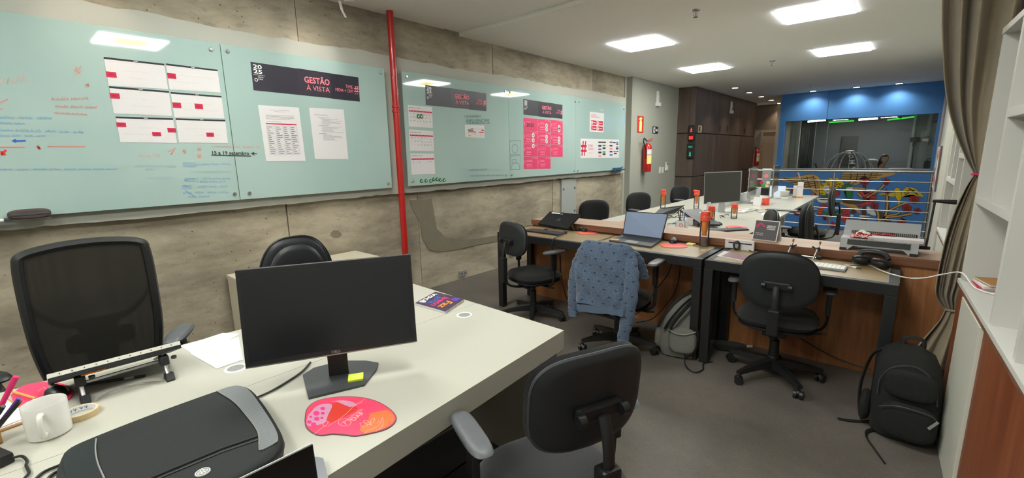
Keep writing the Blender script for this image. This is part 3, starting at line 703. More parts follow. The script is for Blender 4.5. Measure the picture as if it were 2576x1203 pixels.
# ---------------------------------------------------------------- downlights, sprinklers
def downlight(p, lab, grp, col, W_, spot=None):
    t = thing('downlight', lab, 'downlight', (p[0], p[1], ZF), 0, grp)
    obj('trim_ring', lathe(bm_new(), [(.062, 0), (.085, 0), (.085, -.006), (.062, -.006), (.062, 0)], n=24), M('grey_dark'), t)
    obj('lamp', lathe(bm_new(), [(0, -.001), (.062, -.001), (.062, -.008), (0, -.008)], n=24), emis('downlight_lamp', col, 14), t)
    ld = D.lights.new('downlight_beam', 'SPOT'); ld.energy = W_; ld.spot_size = math.radians(spot or 100); ld.spot_blend = .8; ld.shadow_soft_size = .03; ld.color = C3(col)[:3]
    lo = D.objects.new('downlight_beam', ld); COL.objects.link(lo); lo.location = (0, 0, -.02); lo.parent = t
names = ['nearest', 'second', 'third', 'fourth', 'farthest']
for k, (x, y) in enumerate(((-3.08, 11.2), (-3.08, 12.4), (-3.08, 13.6), (-3.09, 14.8), (-3.1, 16.0))): downlight((x, y), 'round corridor ceiling downlight, %s from the camera in its line' % names[k], 'round downlights along the corridor ceiling', 'ffe9d2', SPOT_W * .55)
for x, lab in ((-1.9, 'left'), (-1.06, 'middle'), (-.31, 'right')): downlight((x, 13.36), 'round downlight washing the blue wall, %s of three' % lab, 'round downlights above the blue wall', 'fff2e0', SPOT_W * .55, 140)
for x, y, lab in ((-1.74, 4.82, 'chrome fire sprinkler on ceiling between the two front light panels'), (-1.77, 8.34, 'small fire sprinkler on ceiling between the rear light panels'), (-1.78, 12.15, 'distant fire sprinkler on ceiling near the blue wall')):
    t = thing('sprinkler', lab, 'sprinkler', (x, y, ZF), 0, 'ceiling fire sprinklers')
    obj('cover_plate', lathe(bm_new(), [(0, 0), (.045, 0), (.04, -.008), (.015, -.012), (0, -.012)], n=20), M('chrome'), t, smooth=True)
    bm = T([(0, 0, -.01), (0, 0, -.05)], .008, 8); tube(bm, [(.022, 0, -.02), (.022, 0, -.045), (0, 0, -.065)], .003, 6); tube(bm, [(-.022, 0, -.02), (-.022, 0, -.045), (0, 0, -.065)], .003, 6); obj('frame_arm', bm, M('chrome'), t)
    obj('deflector', lathe(bm_new(), [(0, -.065), (.024, -.066), (.024, -.068), (0, -.068)], n=12), M('chrome'), t)
# track fitting above the concrete wall
t = thing('ceiling_spotlight', 'white cylinder spotlight on near ceiling with a torn paper strip', 'spotlight', (-3.97, 2.36, ZN))
obj('housing', lathe(bm_new(), [(0, 0), (.045, 0), (.045, -.02), (.04, -.025), (0, -.025)], n=20), M('white_plastic'), t, smooth=True)
obj('paper_strip', PR([(-.04, -.085, -.02), (-.04, -.06, -.02), (-.035, -.045, -.10), (-.03, -.02, -.15), (-.035, -.035, -.155), (-.04, -.07, -.09)], (.002, 0, 0)), M('white'), t)
# wall-washing spots aimed at the boards (their glow shows on the plaster band)
for (y, z, px) in ((2.0, 2.93, 0), (.55, 2.93, 0)):
    ld = D.lights.new('wall_wash', 'SPOT'); ld.energy = 34 if y > 1 else 22; ld.spot_size = math.radians(44); ld.spot_blend = .9; ld.shadow_soft_size = .04; ld.color = (1, .93, .86) if y > 1 else (1, .8, .62)
    lo = D.objects.new('wall_wash', ld); COL.objects.link(lo); lo.location = (-3.35, y, z); lo.rotation_euler = (Vector((-4.05, y, 2.42)) - Vector(lo.location)).to_track_quat('-Z', 'Y').to_euler()
    t = thing('spot_fitting', 'white round spotlight on the near ceiling by the boards, %s' % ('towards the red pipe' if y > 1 else 'left of the joint'), 'spotlight', (-3.35, y, ZN), 0, 'spotlights above the boards')
    obj('housing', lathe(bm_new(), [(0, 0), (.05, 0), (.05, -.015), (.035, -.02), (0, -.02)], n=20), M('white_plastic'), t)
# red fire pipe
pr = thing('fire_pipe', 'red painted vertical pipe between the two glass boards', 'pipe', (-3.99, 2.803, 0))
obj('pipe', T([(0, 0, 0), (0, 0, ZN)], .033, 20), M('red_paint'), pr, smooth=True)
for z in (at(988, 268, 'x', -3.99).z, at(988, 280, 'x', -3.99).z): obj('coupling_ring', lathe(bm_new(), [(.033, z - .012), (.040, z - .010), (.040, z + .010), (.033, z + .012)], n=20), M('red_paint'), pr, smooth=True)
# metal plate on the wall, floor socket
a, b_ = at(1410, 620, 'x', WX + .01), at(1447, 458, 'x', WX + .01)
t = thing('wall_plate', 'grey painted vertical metal plate under the right glass board', 'plate', (WX, (a.y + b_.y) / 2, .06))
w = (b_.y - a.y); obj('plate', B(0, .03, -w / 2, w / 2, 0, 1.08), mk('plate_grey', '9fa39f', .5, .03), t)
for z in (.55, .93):
    for s in (-1, 1): obj('bolt', mv(rot(lathe(bm_new(), [(0, 0), (.016, 0), (.016, .012), (0, .014)], n=8), 'Y', PI / 2), .03, s * (w / 2 - .05), z), M('steel'), t)
p = at(1165, 700, 'x', WX + .01)
for yy, lab in ((p.y, 'grey metal socket box at foot of the concrete wall, by the red pipe'), (4.7, 'white socket box low on the concrete wall behind the left chair')):
    t = thing('socket_box', lab, 'socket', (WX, yy, .035 if yy < 4 else .12), 0, 'socket boxes low on wall')
    obj('box', B(0, .02, -.06, .06, 0, .075, .003), M('grey_mid'), t)
    for s in (-1, 1): obj('socket', mv(rot(lathe(bm_new(), [(0, 0), (.016, 0), (.016, .004), (.008, .005), (0, .002)], n=10), 'Y', PI / 2), .02, s * .03, .04), M('steel'), t)
# ================================================================== GLASS BOARDS AND WHAT IS ON THEM
TOPZ, BOTZ = 2.405, 1.232
def crop1(x, y): return (x * .4986, y * .4986)
def crop2(x, y): return (600 + x * .4986, y * .4986)
def crop3(x, y): return (1000 + x * .29096, 150 + y * .29096)
def crop6(x, y): return (560 + x * .2743, y * .2743)
def bp(p, off=.001): return at(p[0], p[1], 'x', BX + off)
sheets = [(-.75, 1.270, 'leftmost glass board with blue and red scribbles and six sheets'), (1.276, 2.698, 'glass board left of the red pipe with dark banner and two documents'),
          (2.907, 4.548, 'glass board right of the red pipe with calendars and check magnets'), (4.553, 6.145, 'glass board with the pink cards'), (6.150, 7.79, 'last glass board towards the grey wall with blue eraser')]
BOARDS = []
mk('glass_edge', '9fd0bd', .15, 0)
for (y0, y1, lab) in sheets:
    t = thing('glass_board', lab, 'board', (BX, (y0 + y1) / 2, BOTZ), 0, 'wall glass writing boards')
    L_ = (y1 - y0) / 2
    obj('sheet', B(-.012, 0, -L_, L_, 0, TOPZ - BOTZ, .0012), M('board'), t)
    bm = bm_new(); box(bm, -.012, .0004, -L_ + 0, L_, TOPZ - BOTZ, TOPZ - BOTZ + .0022); box(bm, -.012, .0004, L_, L_ + .0015, 0, TOPZ - BOTZ); obj('edge', bm, M('glass_edge'), t)
    BOARDS.append(t)
def bolt(px, py, i):
    p = at(px, py, 'x', BX); t = BOARDS[i]
    bm = rot(lathe(bm_new(), [(.006, -.05), (.006, 0), (.013, 0), (.0135, .010), (.011, .013), (0, .013)], n=16), 'Y', PI / 2)
    mv(bm, p.x, p.y, p.z); obj('standoff_bolt', bm, M('chrome'), t, world=True, smooth=True)
for px, py, i in ((530, 124, 0), (572, 129, 1), (590, 488, 0), (627, 486, 1), (956, 183, 1), (976, 462, 1)): bolt(px, py, i)
for x, y, i in ((77, 147, 2), (128, 1052, 2), (928, 275, 2), (975, 283, 3), (937, 1002, 2), (985, 998, 3), (1533, 367, 3), (1566, 369, 4), (1524, 962, 3), (1556, 961, 4), (1953, 428, 4)): bolt(*crop3(x, y), i)
XN = Vector((1, 0, 0))
def sheet(name, quad, cr, mat, label, cat, group=None, th=.0012, off=.001):
    """quad: TL, TR, BR, BL in crop coordinates"""
    TL, TR, BR_, BL = [bp(cr(*q), off) for q in quad]
    c = (BL + BR_) / 2; t = thing(name, label, cat, c, 0, group)
    obj('sheet', prism(bm_new(), [BL, BR_, TR, TL], (th, 0, 0)), mat, t, world=True)
    e = Vector((th + .0006, 0, 0)); return t, quad_uv(BL + e, BR_ + e, TR + e, TL + e)
def ql(f, s, u0, u1, v0, v1, mat, t, bold=False, name='lettering'):
    o = f(u0, v0); a = f(u1, v0) - o; b_ = f(u0, v1) - o
    return lettering(s, mat, o, a, b_, w=a.length, h=b_.length, parent=t, bold=bold, name=name)
def qrect(bm, f, u0, u1, v0, v1, lift=0):
    e = Vector((lift, 0, 0)); bm.faces.new([bm.verts.new(f(u, v) + e) for u, v in ((u0, v0), (u1, v0), (u1, v1), (u0, v1))]); return bm
def qrects(name, f, rs, mat, t, lift=0, world=True):
    bm = bm_new()
    for r in rs: qrect(bm, f, *r, lift=lift)
    return obj(name, bm, mat, t, world=world)
# six planning sheets
six = [([(522, 287), (828, 322), (848, 450), (548, 432)], [(538, 365, 585, 388)], 'upper left'), ([(836, 320), (1097, 352), (1113, 468), (856, 452)], [(847, 372, 886, 395)], 'upper right'),
       ([(550, 435), (852, 460), (868, 586), (574, 572)], [(558, 472, 602, 496)], 'middle left'), ([(860, 464), (1117, 485), (1132, 598), (880, 592)], [(873, 519, 912, 543), (985, 525, 1022, 549)], 'middle right'),
       ([(583, 588), (872, 597), (893, 722), (607, 718)], [(590, 619, 634, 640), (770, 667, 811, 686), (847, 647, 886, 668)], 'lower left'), ([(886, 597), (1136, 605), (1150, 722), (903, 720)], [(1043, 670, 1078, 690)], 'lower right')]
mk('grid_line', 'dfdada', .8, 0); mk('paper_grey', 'd6d0d0', .8, 0)
for k, (q, tags_, where) in enumerate(six):
    t, f = sheet('planning_sheet', q, crop1, M('paper'), 'printed planning calendar with black heading bar and pink tags, %s of six' % where, 'paper', 'planning calendars on the leftmost board')
    qrects('heading_bar', f, [(0, 1, .93, 1.0)], M('ink'), t)
    qrects('grid_lines', f, [(0.01, .99, .1 + .14 * j, .106 + .14 * j) for j in range(6)] + [(.02 + .137 * j, .022 + .137 * j, .02, .92) for j in range(8)], M('grid_line'), t)
    qrects('shaded_cells', f, [(random.uniform(.05, .5), random.uniform(.55, .95), v, v + .07) for v in (.02, .3, .55, .84)], M('paper_grey'), t, -.0003)
    qrects('heading_text', f, [(.47, .54, .955, .98)], M('paper'), t, .0003)
    for (x0, y0, x1, y1) in tags_:
        a, b_ = bp(crop1(x0, y1), .0035), bp(crop1(x1, y0), .0035); sl = .05 * (b_.y - a.y)
        obj('pink_tag', prism(bm_new(), [a, (a.x, b_.y, a.z - .0), b_, (a.x, a.y, b_.z + sl * .2)], (.0006, 0, 0)), M('crimson'), t, world=True)
        lettering('FERIADO', M('ink'), (a.x + .0012, a.y + (b_.y - a.y) * .25, a.z + (b_.z - a.z) * .38), (0, 1, 0), (0, 0, 1), w=(b_.y - a.y) * .5, h=(b_.z - a.z) * .25, parent=t)
t0, f0 = None, None
# banners
def banner(quad, cr, lab, line1, line2, joints, two25=False):
    t, f = sheet('banner', quad, cr, M('banner'), lab, 'banner', 'dark 2025 banners on the boards')
    for a, b_, up in joints: obj('overlap_sheet', prism(bm_new(), [f(a, -.015 * up), f(b_, -.02 * up), f(b_, 1 + .0 * up), f(a, 1 - .01 * up)], (.0006, 0, 0)), mk('banner%d' % int(a * 100), '2f2c38' if up > 0 else '3a3640', .3, .4, 6), t, world=True)
    g = lambda u, v: f(u, v) + Vector((.0016, 0, 0))
    ql(g, '20', .015, .085, .78, .93, M('white'), t, True); ql(g, '25', .015, .085, .61, .76, M('white'), t, True)
    qrects('rule', g, [(.01, .105, .555, .565)], M('white'), t)
    ql(g, 'time\nmkt', .045, .09, .40, .52, M('white'), t)
    obj('round_logo', ribbon(bm_new(), [g(.03 + .012 * math.cos(a), .38 + .05 * math.sin(a)) for a in [k * PI / 6 for k in range(13)]], .004, XN), M('white'), t, world=True)
    ql(g, 'GESTÃO', .445, .69, .50, .80, M('ink_pink'), t, True); ql(g, 'À VISTA', .46, .685, .22, .46, M('ink_pink'), t)
    ql(g, line1, .93 - .019 * len(line1), .93, .48, .62, M('ink_pink'), t); ql(g, line2, .93 - .0168 * len(line2), .93, .31, .45 if 'Í' not in line2 else .47, M('ink_pink'), t)
    ql(g, '#', .945, .995, .27, .62, M('ink_pink'), t, True)
banner([(255, 567), (1243, 710), (1257, 927), (283, 827)], crop6, 'wide dark banner reading GESTÃO À VISTA TIME MÍDIA + CRM', 'TIME', 'MÍDIA + CRM', [(.39, .70, -1), (.70, 1.0, 1)])
banner([(240, 218), (765, 292), (767, 442), (245, 393)], crop3, 'dark banner reading GESTÃO À VISTA REDES SOCIAIS above the calendars', 'REDES', 'SOCIAIS', [(.37, .68, -1), (.69, 1.0, 1)])
banner([(1088, 340), (1425, 392), (1425, 512), (1090, 475)], crop3, 'short dark banner reading GESTÃO À VISTA TIME CRIAÇÃO above pink cards', 'TIME', 'CRIAÇÃO', [(.36, .66, 1), (.66, 1.0, -1)])
# two A4 documents
t, f = sheet('document', [(98, 530), (304, 543), (338, 812), (140, 815)], crop2, M('paper'), 'printed A4 page with a red-headed table under the long banner', 'paper')
qrects('text_lines', f, [(.25, .75, .925, .93), (.36, .64, .90, .905)] + [(.14, .84 - .1 * (j % 2) * (j == 3), .80 - .022 * j + .03, .806 - .022 * j + .03) for j in range(4)] + [(.14, .5, .715, .72)], M('ink_soft'), t)
qrects('table_head', f, [(.12, .88, .67, .69)], M('crimson'), t)
qrects('table_grid', f, [(.12, .88, .12 + .037 * j, .123 + .037 * j) for j in range(15)] + [(u, u + .004, .12, .68) for u in (.12, .33, .52, .70, .875)], M('ink_soft'), t)
rd = random.Random(5)
qrects('table_text', f, [(u + .015, u + .015 + rd.uniform(.05, .15), .13 + .037 * j + .008, .13 + .037 * j + .016) for j in range(14) for u in (.12, .33, .52, .70)], M('ink'), t)
t, f = sheet('document', [(356, 543), (530, 553), (554, 803), (386, 803)], crop2, M('paper'), 'printed A4 page with indented text lines, nearest the red pipe', 'paper')
qrects('text_lines', f, [(.12, .5, .865, .872), (.2, .55, .82, .826), (.2, .5, .66, .668), (.2, .42, .50, .508)] + [(.28 + .03 * (j % 3), rd.uniform(.55, .92), .795 - .017 * j, .80 - .017 * j) for j in range(7)] + [(.28 + .03 * (j % 2), rd.uniform(.6, .95), .64 - .017 * j, .645 - .017 * j) for j in range(7)] + [(.3, rd.uniform(.5, .9), .48 - .017 * j, .485 - .017 * j) for j in range(7)], M('ink_soft'), t)
# calendars right of the pipe
MAG = []
def magnet(p, r, lab, grp):
    t = thing('check_magnet', lab, 'magnet', (BX, p.y, p.z), 0, grp)
    r = abs(at(1000 + r * .29096 + 60, 470, 'x', BX).y - at(1060, 470, 'x', BX).y)
    obj('disc', rot(lathe(bm_new(), [(0, 0), (r, 0), (r, .005), (r * .9, .007), (0, .007)], n=18), 'Y', PI / 2), M('green_dark'), t, smooth=True)
    obj('check_mark', prism(bm_new(), [(.0075, a * r, b_ * r) for a, b_ in ((-.5, .05), (-.3, .25), (-.08, -.12), (.42, .6), (.6, .42), (-.05, -.55))], (.001, 0, 0)), M('white'), t)
mk('green_dark', '1f6b3a', .5, .05)
for k, (q, where) in enumerate((([(88, 392), (298, 410), (305, 592), (98, 578)], 'topmost'), ([(98, 604), (307, 617), (315, 792), (107, 788)], 'middle'), ([(110, 812), (315, 812), (325, 988), (121, 997)], 'lowest'))):
    t, f = sheet('calendar', q, crop3, M('paper'), 'white calendar page with magenta heading stripe, %s of the column of three' % where, 'paper', 'calendar pages right of the red pipe')
    ql(f, 'CALENDÁRIO   JANEIRO', .03, .5, .86, .91, M('ink'), t, True)
    qrects('heading_stripe', f, [(.03, .98, .70, .77)], M('crimson'), t)
    qrects('stripe_text', f, [(.08 + .13 * j, .11 + .13 * j, .725, .74) for j in range(7)], M('paper'), t, .0004)
    qrects('entries', f, [(.05 + .13 * j + rd.uniform(0, .03), .05 + .13 * j + rd.uniform(.05, .1), v + .03 * i, v + .03 * i + .012) for j in range(7) for v in ((.58, .42, .25) if k < 2 else (.55,)) for i in range(3) if rd.random() < (.75 if k < 2 else .5)], M('ink_soft'), t)
for x, lab in ((180, 'left'), (206, 'right')): magnet(bp(crop3(x, 491)), 15, 'green check magnet on the topmost calendar page, %s of two' % lab, 'check magnets on the calendar')
for i, (x, y) in enumerate(((207, 1049), (246, 1048), (286, 1050), (312, 1036), (342, 1034), (370, 1041), (403, 1042))):
    magnet(bp(crop3(x, y)), 13, 'round green check magnet low on the board, %s from the left' % ['first', 'second', 'third', 'fourth', 'fifth', 'sixth', 'seventh'][i], 'row of check magnets')
# small chart
t, f = sheet('chart', [(582, 563), (748, 570), (752, 677), (586, 671)], crop3, M('paper'), 'small white schedule chart with coloured bars below marker heading', 'paper')
qrects('red_bars', f, [(.3, .42, .52, .62), (.85, .97, .56, .66), (.15, .55, .42, .48), (.72, .97, .42, .48)], M('crimson'), t); qrects('green_bars', f, [(.15, .3, .54, .64), (.3, .42, .68, .73)], M('green_dark'), t)
qrects('yellow_bars', f, [(.42, .55, .26, .31), (.75, .86, .26, .31), (.15, .3, .12, .17)], M('orange'), t); qrects('rules', f, [(.04, .97, .08 + .11 * j, .09 + .11 * j) for j in range(8)], M('ink_soft'), t, -.0003)
# pink cards
Pc = [bp(crop3(*q)) for q in ((1090, 503), (1430, 530), (1430, 945), (1093, 950))]
FC = quad_uv(Pc[3], Pc[2], Pc[1], Pc[0]); mk('card_pink', 'd83a68', .55, .12, 5); mk('card_pale', 'f0a0b4', .6, 0)
cn = 0
for r in range(4):
    for c_ in range(3):
        if r == 3 and c_ == 2: continue
        cn += 1; u0, u1 = c_ * .335 + .0, c_ * .335 + .33 - .008; v1 = 1 - r * .25; v0 = v1 - .243
        pts = [FC(u0, v0), FC(u1, v0), FC(u1, v1), FC(u0, v1)]
        rowname = ['top', 'second', 'third', 'bottom'][r]; cname = ['left', 'middle', 'right'][c_] if r < 3 else ['left', 'right'][c_]
        lab = 'pink card with black 2025, top left of the card block' if cn == 1 else 'pink planning card, %s one in the %s row' % (cname, rowname)
        t = thing('pink_card', lab, 'card', (pts[0] + pts[1]) / 2, 0, 'pink planning cards')
        obj('card', prism(bm_new(), pts, (.0012, 0, 0)), M('card_pink'), t, world=True)
        e = Vector((.0018, 0, 0)); f = quad_uv(*[p + e for p in pts])
        qrects('side_label', f, [(.05, .08, .45, .7)], M('card_pale'), t)
        if cn == 1: ql(f, '2025', .2, .75, .33, .6, M('ink'), t, True); qrects('text', f, [(.2, .5, .68, .70)], M('card_pale'), t)
        else:
            ql(f, '%d° TRI' % (1 + (cn - 2) // 3), .6, .96, .84, .95, M('card_pale'), t)
            qrects('text', f, [(.18, .5 + .15 * rd.random(), v, v + .025) for v in (.7, .6, .38, .3, .15)], M('card_pale'), t)
            chk = {2: (.5, .2), 3: (.45, .2), 4: (.68, .28), 5: (.6, .25), 6: (.5, .2), 7: (.85,)}.get(cn, ())
            for v in chk:
                cc = f(.68, v); bm = rot(lathe(bm_new(), [(0, 0), (.032, 0), (.032, .002), (0, .002)], n=14), 'Y', PI / 2); mv(bm, *cc); obj('check_sticker', bm, M('paper_grey'), t, world=True)
                bm = prism(bm_new(), [(cc.x + .0026, cc.y + a * .03, cc.z + b_ * .03) for a, b_ in ((-.5, .05), (-.3, .25), (-.08, -.12), (.42, .6), (.6, .42), (-.05, -.55))], (.0006, 0, 0)); obj('check_mark', bm, M('green_dark'), t, world=True)
# priority page and team chart
t, f = sheet('priority_page', [(1662, 450), (1786, 465), (1780, 630), (1660, 622)], crop3, M('paper'), 'white page NOSSAS PRIORIDADES with four numbered crimson boxes', 'paper')
ql(f, 'NOSSAS', .1, .45, .82, .89, M('crimson'), t); ql(f, 'PRIORIDADES', .1, .65, .72, .79, M('crimson'), t)
for i, (u, v) in enumerate(((.1, .36), (.56, .36), (.1, .08), (.56, .08))):
    qrects('number_box', f, [(u, u + .38, v, v + .22)], M('crimson'), t); g = lambda a, b_: f(a, b_) + Vector((.0005, 0, 0)); ql(g, '1324'[i], u + .02, u + .1, v + .03, v + .18, M('white'), t, True); qrects('box_text', g, [(u + .14, u + .33, v + .09, v + .12)], M('white'), t)
t, f = sheet('team_chart', [(1582, 683), (1915, 692), (1915, 850), (1582, 853)], crop3, M('paper'), 'wide white team chart with large red hash mark and small boxes', 'paper')
ql(f, '#', .01, .14, .12, .88, M('crimson'), t, True); ql(f, 'TIME', .18, .29, .58, .70, M('crimson'), t); ql(f, 'CRIAS', .18, .31, .42, .54, M('crimson'), t); qrects('pale_text', f, [(.18, .29, .26, .28)], M('ink_pink'), t)
bx = {'ink': [(.43, .63, .80, .87), (.43, .51, .60, .69), (.54, .62, .48, .57), (.43, .51, .25, .34), (.54, .62, .16, .25), (.73, .81, .82, .88), (.82, .9, .80, .86), (.73, .81, .62, .70), (.91, .98, .72, .79), (.91, .98, .46, .54), (.73, .81, .30, .38), (.85, .93, .20, .28)],
      'blue': [(.43, .51, .42, .50), (.91, .98, .82, .88), (.91, .98, .56, .62), (.73, .81, .12, .20), (.84, .9, .32, .38), (.91, .98, .32, .38)], 'green': [(.54, .62, .62, .70), (.54, .62, .28, .36)], 'ink_pink': [(.43, .51, .07, .14), (.73, .81, .45, .53)]}
for k_, rs in bx.items(): qrects('chart_boxes', f, rs, M(k_), t)
qrects('chart_lines', f, [(.47, .475, .05, .82), (.58, .584, .1, .8), (.77, .774, .1, .85), (.95, .954, .3, .85), (.6, .75, .66, .665)], M('ink_soft'), t, -.0003)
# ---- marker writing (parts of the boards)
def hw(i, s, cr, p0, p1, h, mat, bold=False):
    a, b_ = bp(cr(*p0)), bp(cr(*p1)); u = b_ - a; sc = cr(1, 0)[0] - cr(0, 0)[0]; hh = abs(bp((cr(*p0)[0], cr(*p0)[1] - h * sc)).z - a.z)
    lettering(s, M(mat), a + Vector((.0006, 0, 0)), u, (0, 0, 1), w=u.length, h=hh, parent=BOARDS[i], name='handwriting', bold=bold)
def sc_(i, cr, p0, p1, h, mat, words=4, w=.006, seed=0):
    a, b_ = bp(cr(*p0)), bp(cr(*p1)); sc = cr(1, 0)[0] - cr(0, 0)[0]; hh = abs(bp((cr(*p0)[0], cr(*p0)[1] - h * sc)).z - a.z)
    f = lambda u, v: a * (1 - u) + b_ * u + Vector((0, 0, v * hh))
    bm = bm_new(); rd_ = random.Random(seed + int(p0[0])); x = 0
    for k in range(words):
        ww = 1 / words * rd_.uniform(.65, .92); pts = []; n = max(4, int(ww * (b_ - a).length / hh * 4))
        for j in range(n + 1): pts.append(f(x + ww * j / n, (rd_.uniform(.55, 1.0) if j % 2 else rd_.uniform(-.05, .3))))
        ribbon(bm, pts, w, XN, .0009); x += 1 / words
    obj('handwriting', bm, M(mat), BOARDS[i], world=True)
def ln_(i, cr, paths, mat, w=.006):
    bm = bm_new()
    for pts in paths: ribbon(bm, [bp(cr(*p)) for p in pts], w, XN, .0009)
    obj('handwriting', bm, M(mat), BOARDS[i], world=True)
hw(1, 'CONVENÇÃO  DEPYL SP', crop1, (1068, 748), (1312, 752), 16, 'marker_red')
hw(1, '15 a 19 setembro', crop1, (1072, 781), (1258, 783), 20, 'ink', True)
ln_(1, crop1, [[(1066, 783), (1266, 788)], [(1296, 776), (1270, 775)], [(1282, 768), (1268, 775), (1284, 782)]], 'ink', .007)
for k, (x0, y0, x1, y1, h, m, wd) in enumerate(((0, 430, 150, 420, 45, 'marker_red_pale', 2), (262, 510, 455, 505, 18, 'marker_red', 2), (280, 545, 505, 550, 16, 'marker_red', 3), (275, 575, 450, 585, 14, 'marker_red', 2), (0, 600, 280, 605, 16, 'marker_blue', 3), (0, 628, 145, 630, 14, 'marker_blue', 2), (0, 665, 440, 675, 18, 'marker_blue', 6), (0, 690, 245, 692, 14, 'marker_blue', 4),
        (0, 862, 610, 858, 14, 'marker_blue', 8), (695, 795, 830, 797, 22, 'marker_red_pale', 2), (680, 845, 900, 846, 16, 'marker_blue_pale', 4), (735, 862, 790, 862, 12, 'marker_blue', 1), (740, 905, 885, 902, 14, 'marker_blue_pale', 3), (790, 918, 840, 918, 10, 'marker_blue_pale', 1),
        (925, 838, 1000, 840, 14, 'marker_blue', 1), (1020, 835, 1190, 835, 14, 'marker_blue', 3), (965, 872, 1190, 872, 14, 'marker_blue_pale', 4), (930, 912, 1005, 912, 12, 'marker_blue', 1), (1025, 908, 1190, 908, 14, 'marker_blue', 3), (1010, 922, 1150, 922, 10, 'marker_blue', 3), (925, 948, 970, 948, 12, 'marker_blue', 1), (1000, 948, 1165, 948, 14, 'marker_blue', 3), (925, 980, 1160, 975, 14, 'marker_blue', 4), (950, 998, 1060, 996, 10, 'marker_blue', 2))):
    sc_(0 if x1 < 1180 or x0 < 1000 else 0, crop1, (x0, y0), (min(x1, 1170), y1), h, m, wd, .0055, k)
ln_(0, crop1, [[(0, 520), (40, 500)], [(0, 552), (14, 550)], [(0, 742), (125, 742)], [(240, 738), (430, 740)], [(845, 768), (880, 750), (862, 780)], [(885, 745), (865, 780)]], 'marker_red', .006)
ln_(0, crop1, [[(10, 780), (30, 757)], [(8, 762), (10, 782), (28, 778)], [(190, 735), (200, 755)]], 'red', .012)
ln_(0, crop1, [[(65, 712), (130, 710)], [(80, 704), (64, 712), (82, 718)]], 'blue', .010)
ln_(0, crop1, [[(925, 822), (985, 822), (985, 842), (925, 842), (925, 822)], [(935, 900), (998, 900), (998, 915), (935, 915), (935, 900)], [(920, 936), (968, 936), (968, 952), (920, 952), (920, 936)], [(990, 832), (1015, 832)], [(980, 990), (935, 960)]], 'marker_blue', .0035)
for (cx, cy, r) in ((390, 355, 28), (440, 430, 14), (930, 765, 16), (1005, 752, 16), (1003, 788, 18), (195, 745, 9)):
    ln_(0, crop1, [[(cx + r * (.5 + .5 * math.sin(2.3 * k)) * math.cos(k * .9), cy + r * (.5 + .5 * math.sin(2.3 * k)) * math.sin(k * .9)) for k in range(16)]], 'marker_red_pale', .005)
hw(2, 'CALENDÁRIO', crop3, (578, 502), (718, 500), 26, 'marker_green'); hw(2, 'INFLUENC/ME', crop3, (594, 546), (794, 545), 32, 'marker_green', False)
ln_(2, crop3, [[(600, 552), (800, 551)]], 'marker_green', .006)
sc_(2, crop3, (625, 965), (800, 962), 22, 'marker_grey', 2, .006); sc_(2, crop3, (825, 962), (920, 960), 20, 'marker_blue_pale', 1, .006); sc_(2, crop3, (632, 1012), (930, 1008), 16, 'marker_grey', 7, .006)
ln_(3, crop3, [[(968, 705), (1063, 702), (1062, 820), (972, 822), (968, 705)], [(975, 835), (1060, 832), (1058, 950), (974, 950), (975, 835)],
    [(1015 + 26 * math.cos(k * .42), 770 + 38 * math.sin(k * .42)) for k in range(16)], [(985, 945), (990, 905), (1020, 890), (1050, 905), (1056, 945)], [(1010 + 22 * math.cos(k * .42), 880 + 16 * math.sin(k * .42)) for k in range(16)]], 'marker_grey', .006)
for k, (x0, y0, x1) in enumerate(((1565, 528, 1650), (1565, 560, 1640), (1575, 590, 1630), (1565, 640, 1620), (1560, 672, 1650), (1800, 500, 1850), (1790, 560, 1860), (1800, 600, 1880))): sc_(4, crop3, (x0, y0), (x1, y0), 12, 'marker_blue_pale', 3, .004, k)
# eraser on its clear ledge, marker, blue holder
t = thing('board_ledge', 'clear acrylic ledge under the left glass board', 'shelf', (BX, at(60, 549, 'x', BX + .04).y, BOTZ - .02))
yl = at(128, 545, 'x', BX + .05).y - t.location.y
obj('shelf', B(0, .075, -.35, yl, 0, .005, .001), M('clear_plastic'), t); obj('lip', B(.072, .075, -.35, yl, .005, .012), M('clear_plastic'), t)
a, b_ = at(15, 530, 'x', BX + .04), at(128, 530, 'x', BX + .04)
mk('eraser_brown', '4a3b38', .75, .2, 30, .4, 300)
t = thing('board_eraser', 'dark brown oval board eraser on the clear ledge', 'eraser', (BX + .04, (a.y + b_.y) / 2, BOTZ - .015), 0)
L_ = (b_.y - a.y); obj('felt', mv(rot(cushion(L_, .062, .07, 3.2, edge=8), 'Z', PI / 2), 0, 0, .033), M('eraser_brown'), t, smooth=True)
obj('grip_band', mv(rot(cushion(L_ * .985, .02, .074, 3.0, edge=10), 'Z', PI / 2), 0, 0, .034), M('grey_dark'), t, smooth=True)
p = at(8, 548, 'x', BX + .03); t = thing('marker_pen', 'white marker pen with dark cap on the clear ledge', 'pen', (BX + .04, p.y - .03, BOTZ - .015)); obj('barrel', T([(0, -.06, .009), (0, .03, .009)], .009, 10), M('white_plastic'), t, smooth=True); obj('cap', T([(0, .03, .009), (0, .06, .009)], .0095, 10), M('grey_dark'), t, smooth=True)
a, b_ = at(1544, 430, 'x', BX + .03), at(1571, 428, 'x', BX + .03); mk('teal_blue', '24567e', .4, .05)
t = thing('board_eraser', 'blue board eraser and pen holder at lower right corner of last board', 'eraser', (BX + .002, (a.y + b_.y) / 2, a.z - .015)); L_ = b_.y - a.y
obj('holder', B(0, .06, -L_ * .5, L_ * .1, 0, .07, .012), M('teal_blue'), t); obj('arm', B(.01, .045, L_ * .1, L_ * .5, .018, .038, .006), M('teal_blue'), t); obj('pen', T([(.03, L_ * .05, .05), (.03, L_ * .3, .075)], .01, 8), M('teal_blue'), t)
obj('handle', B(.06, .07, -L_ * .4, 0, .02, .05, .004), M('grey_dark'), t)
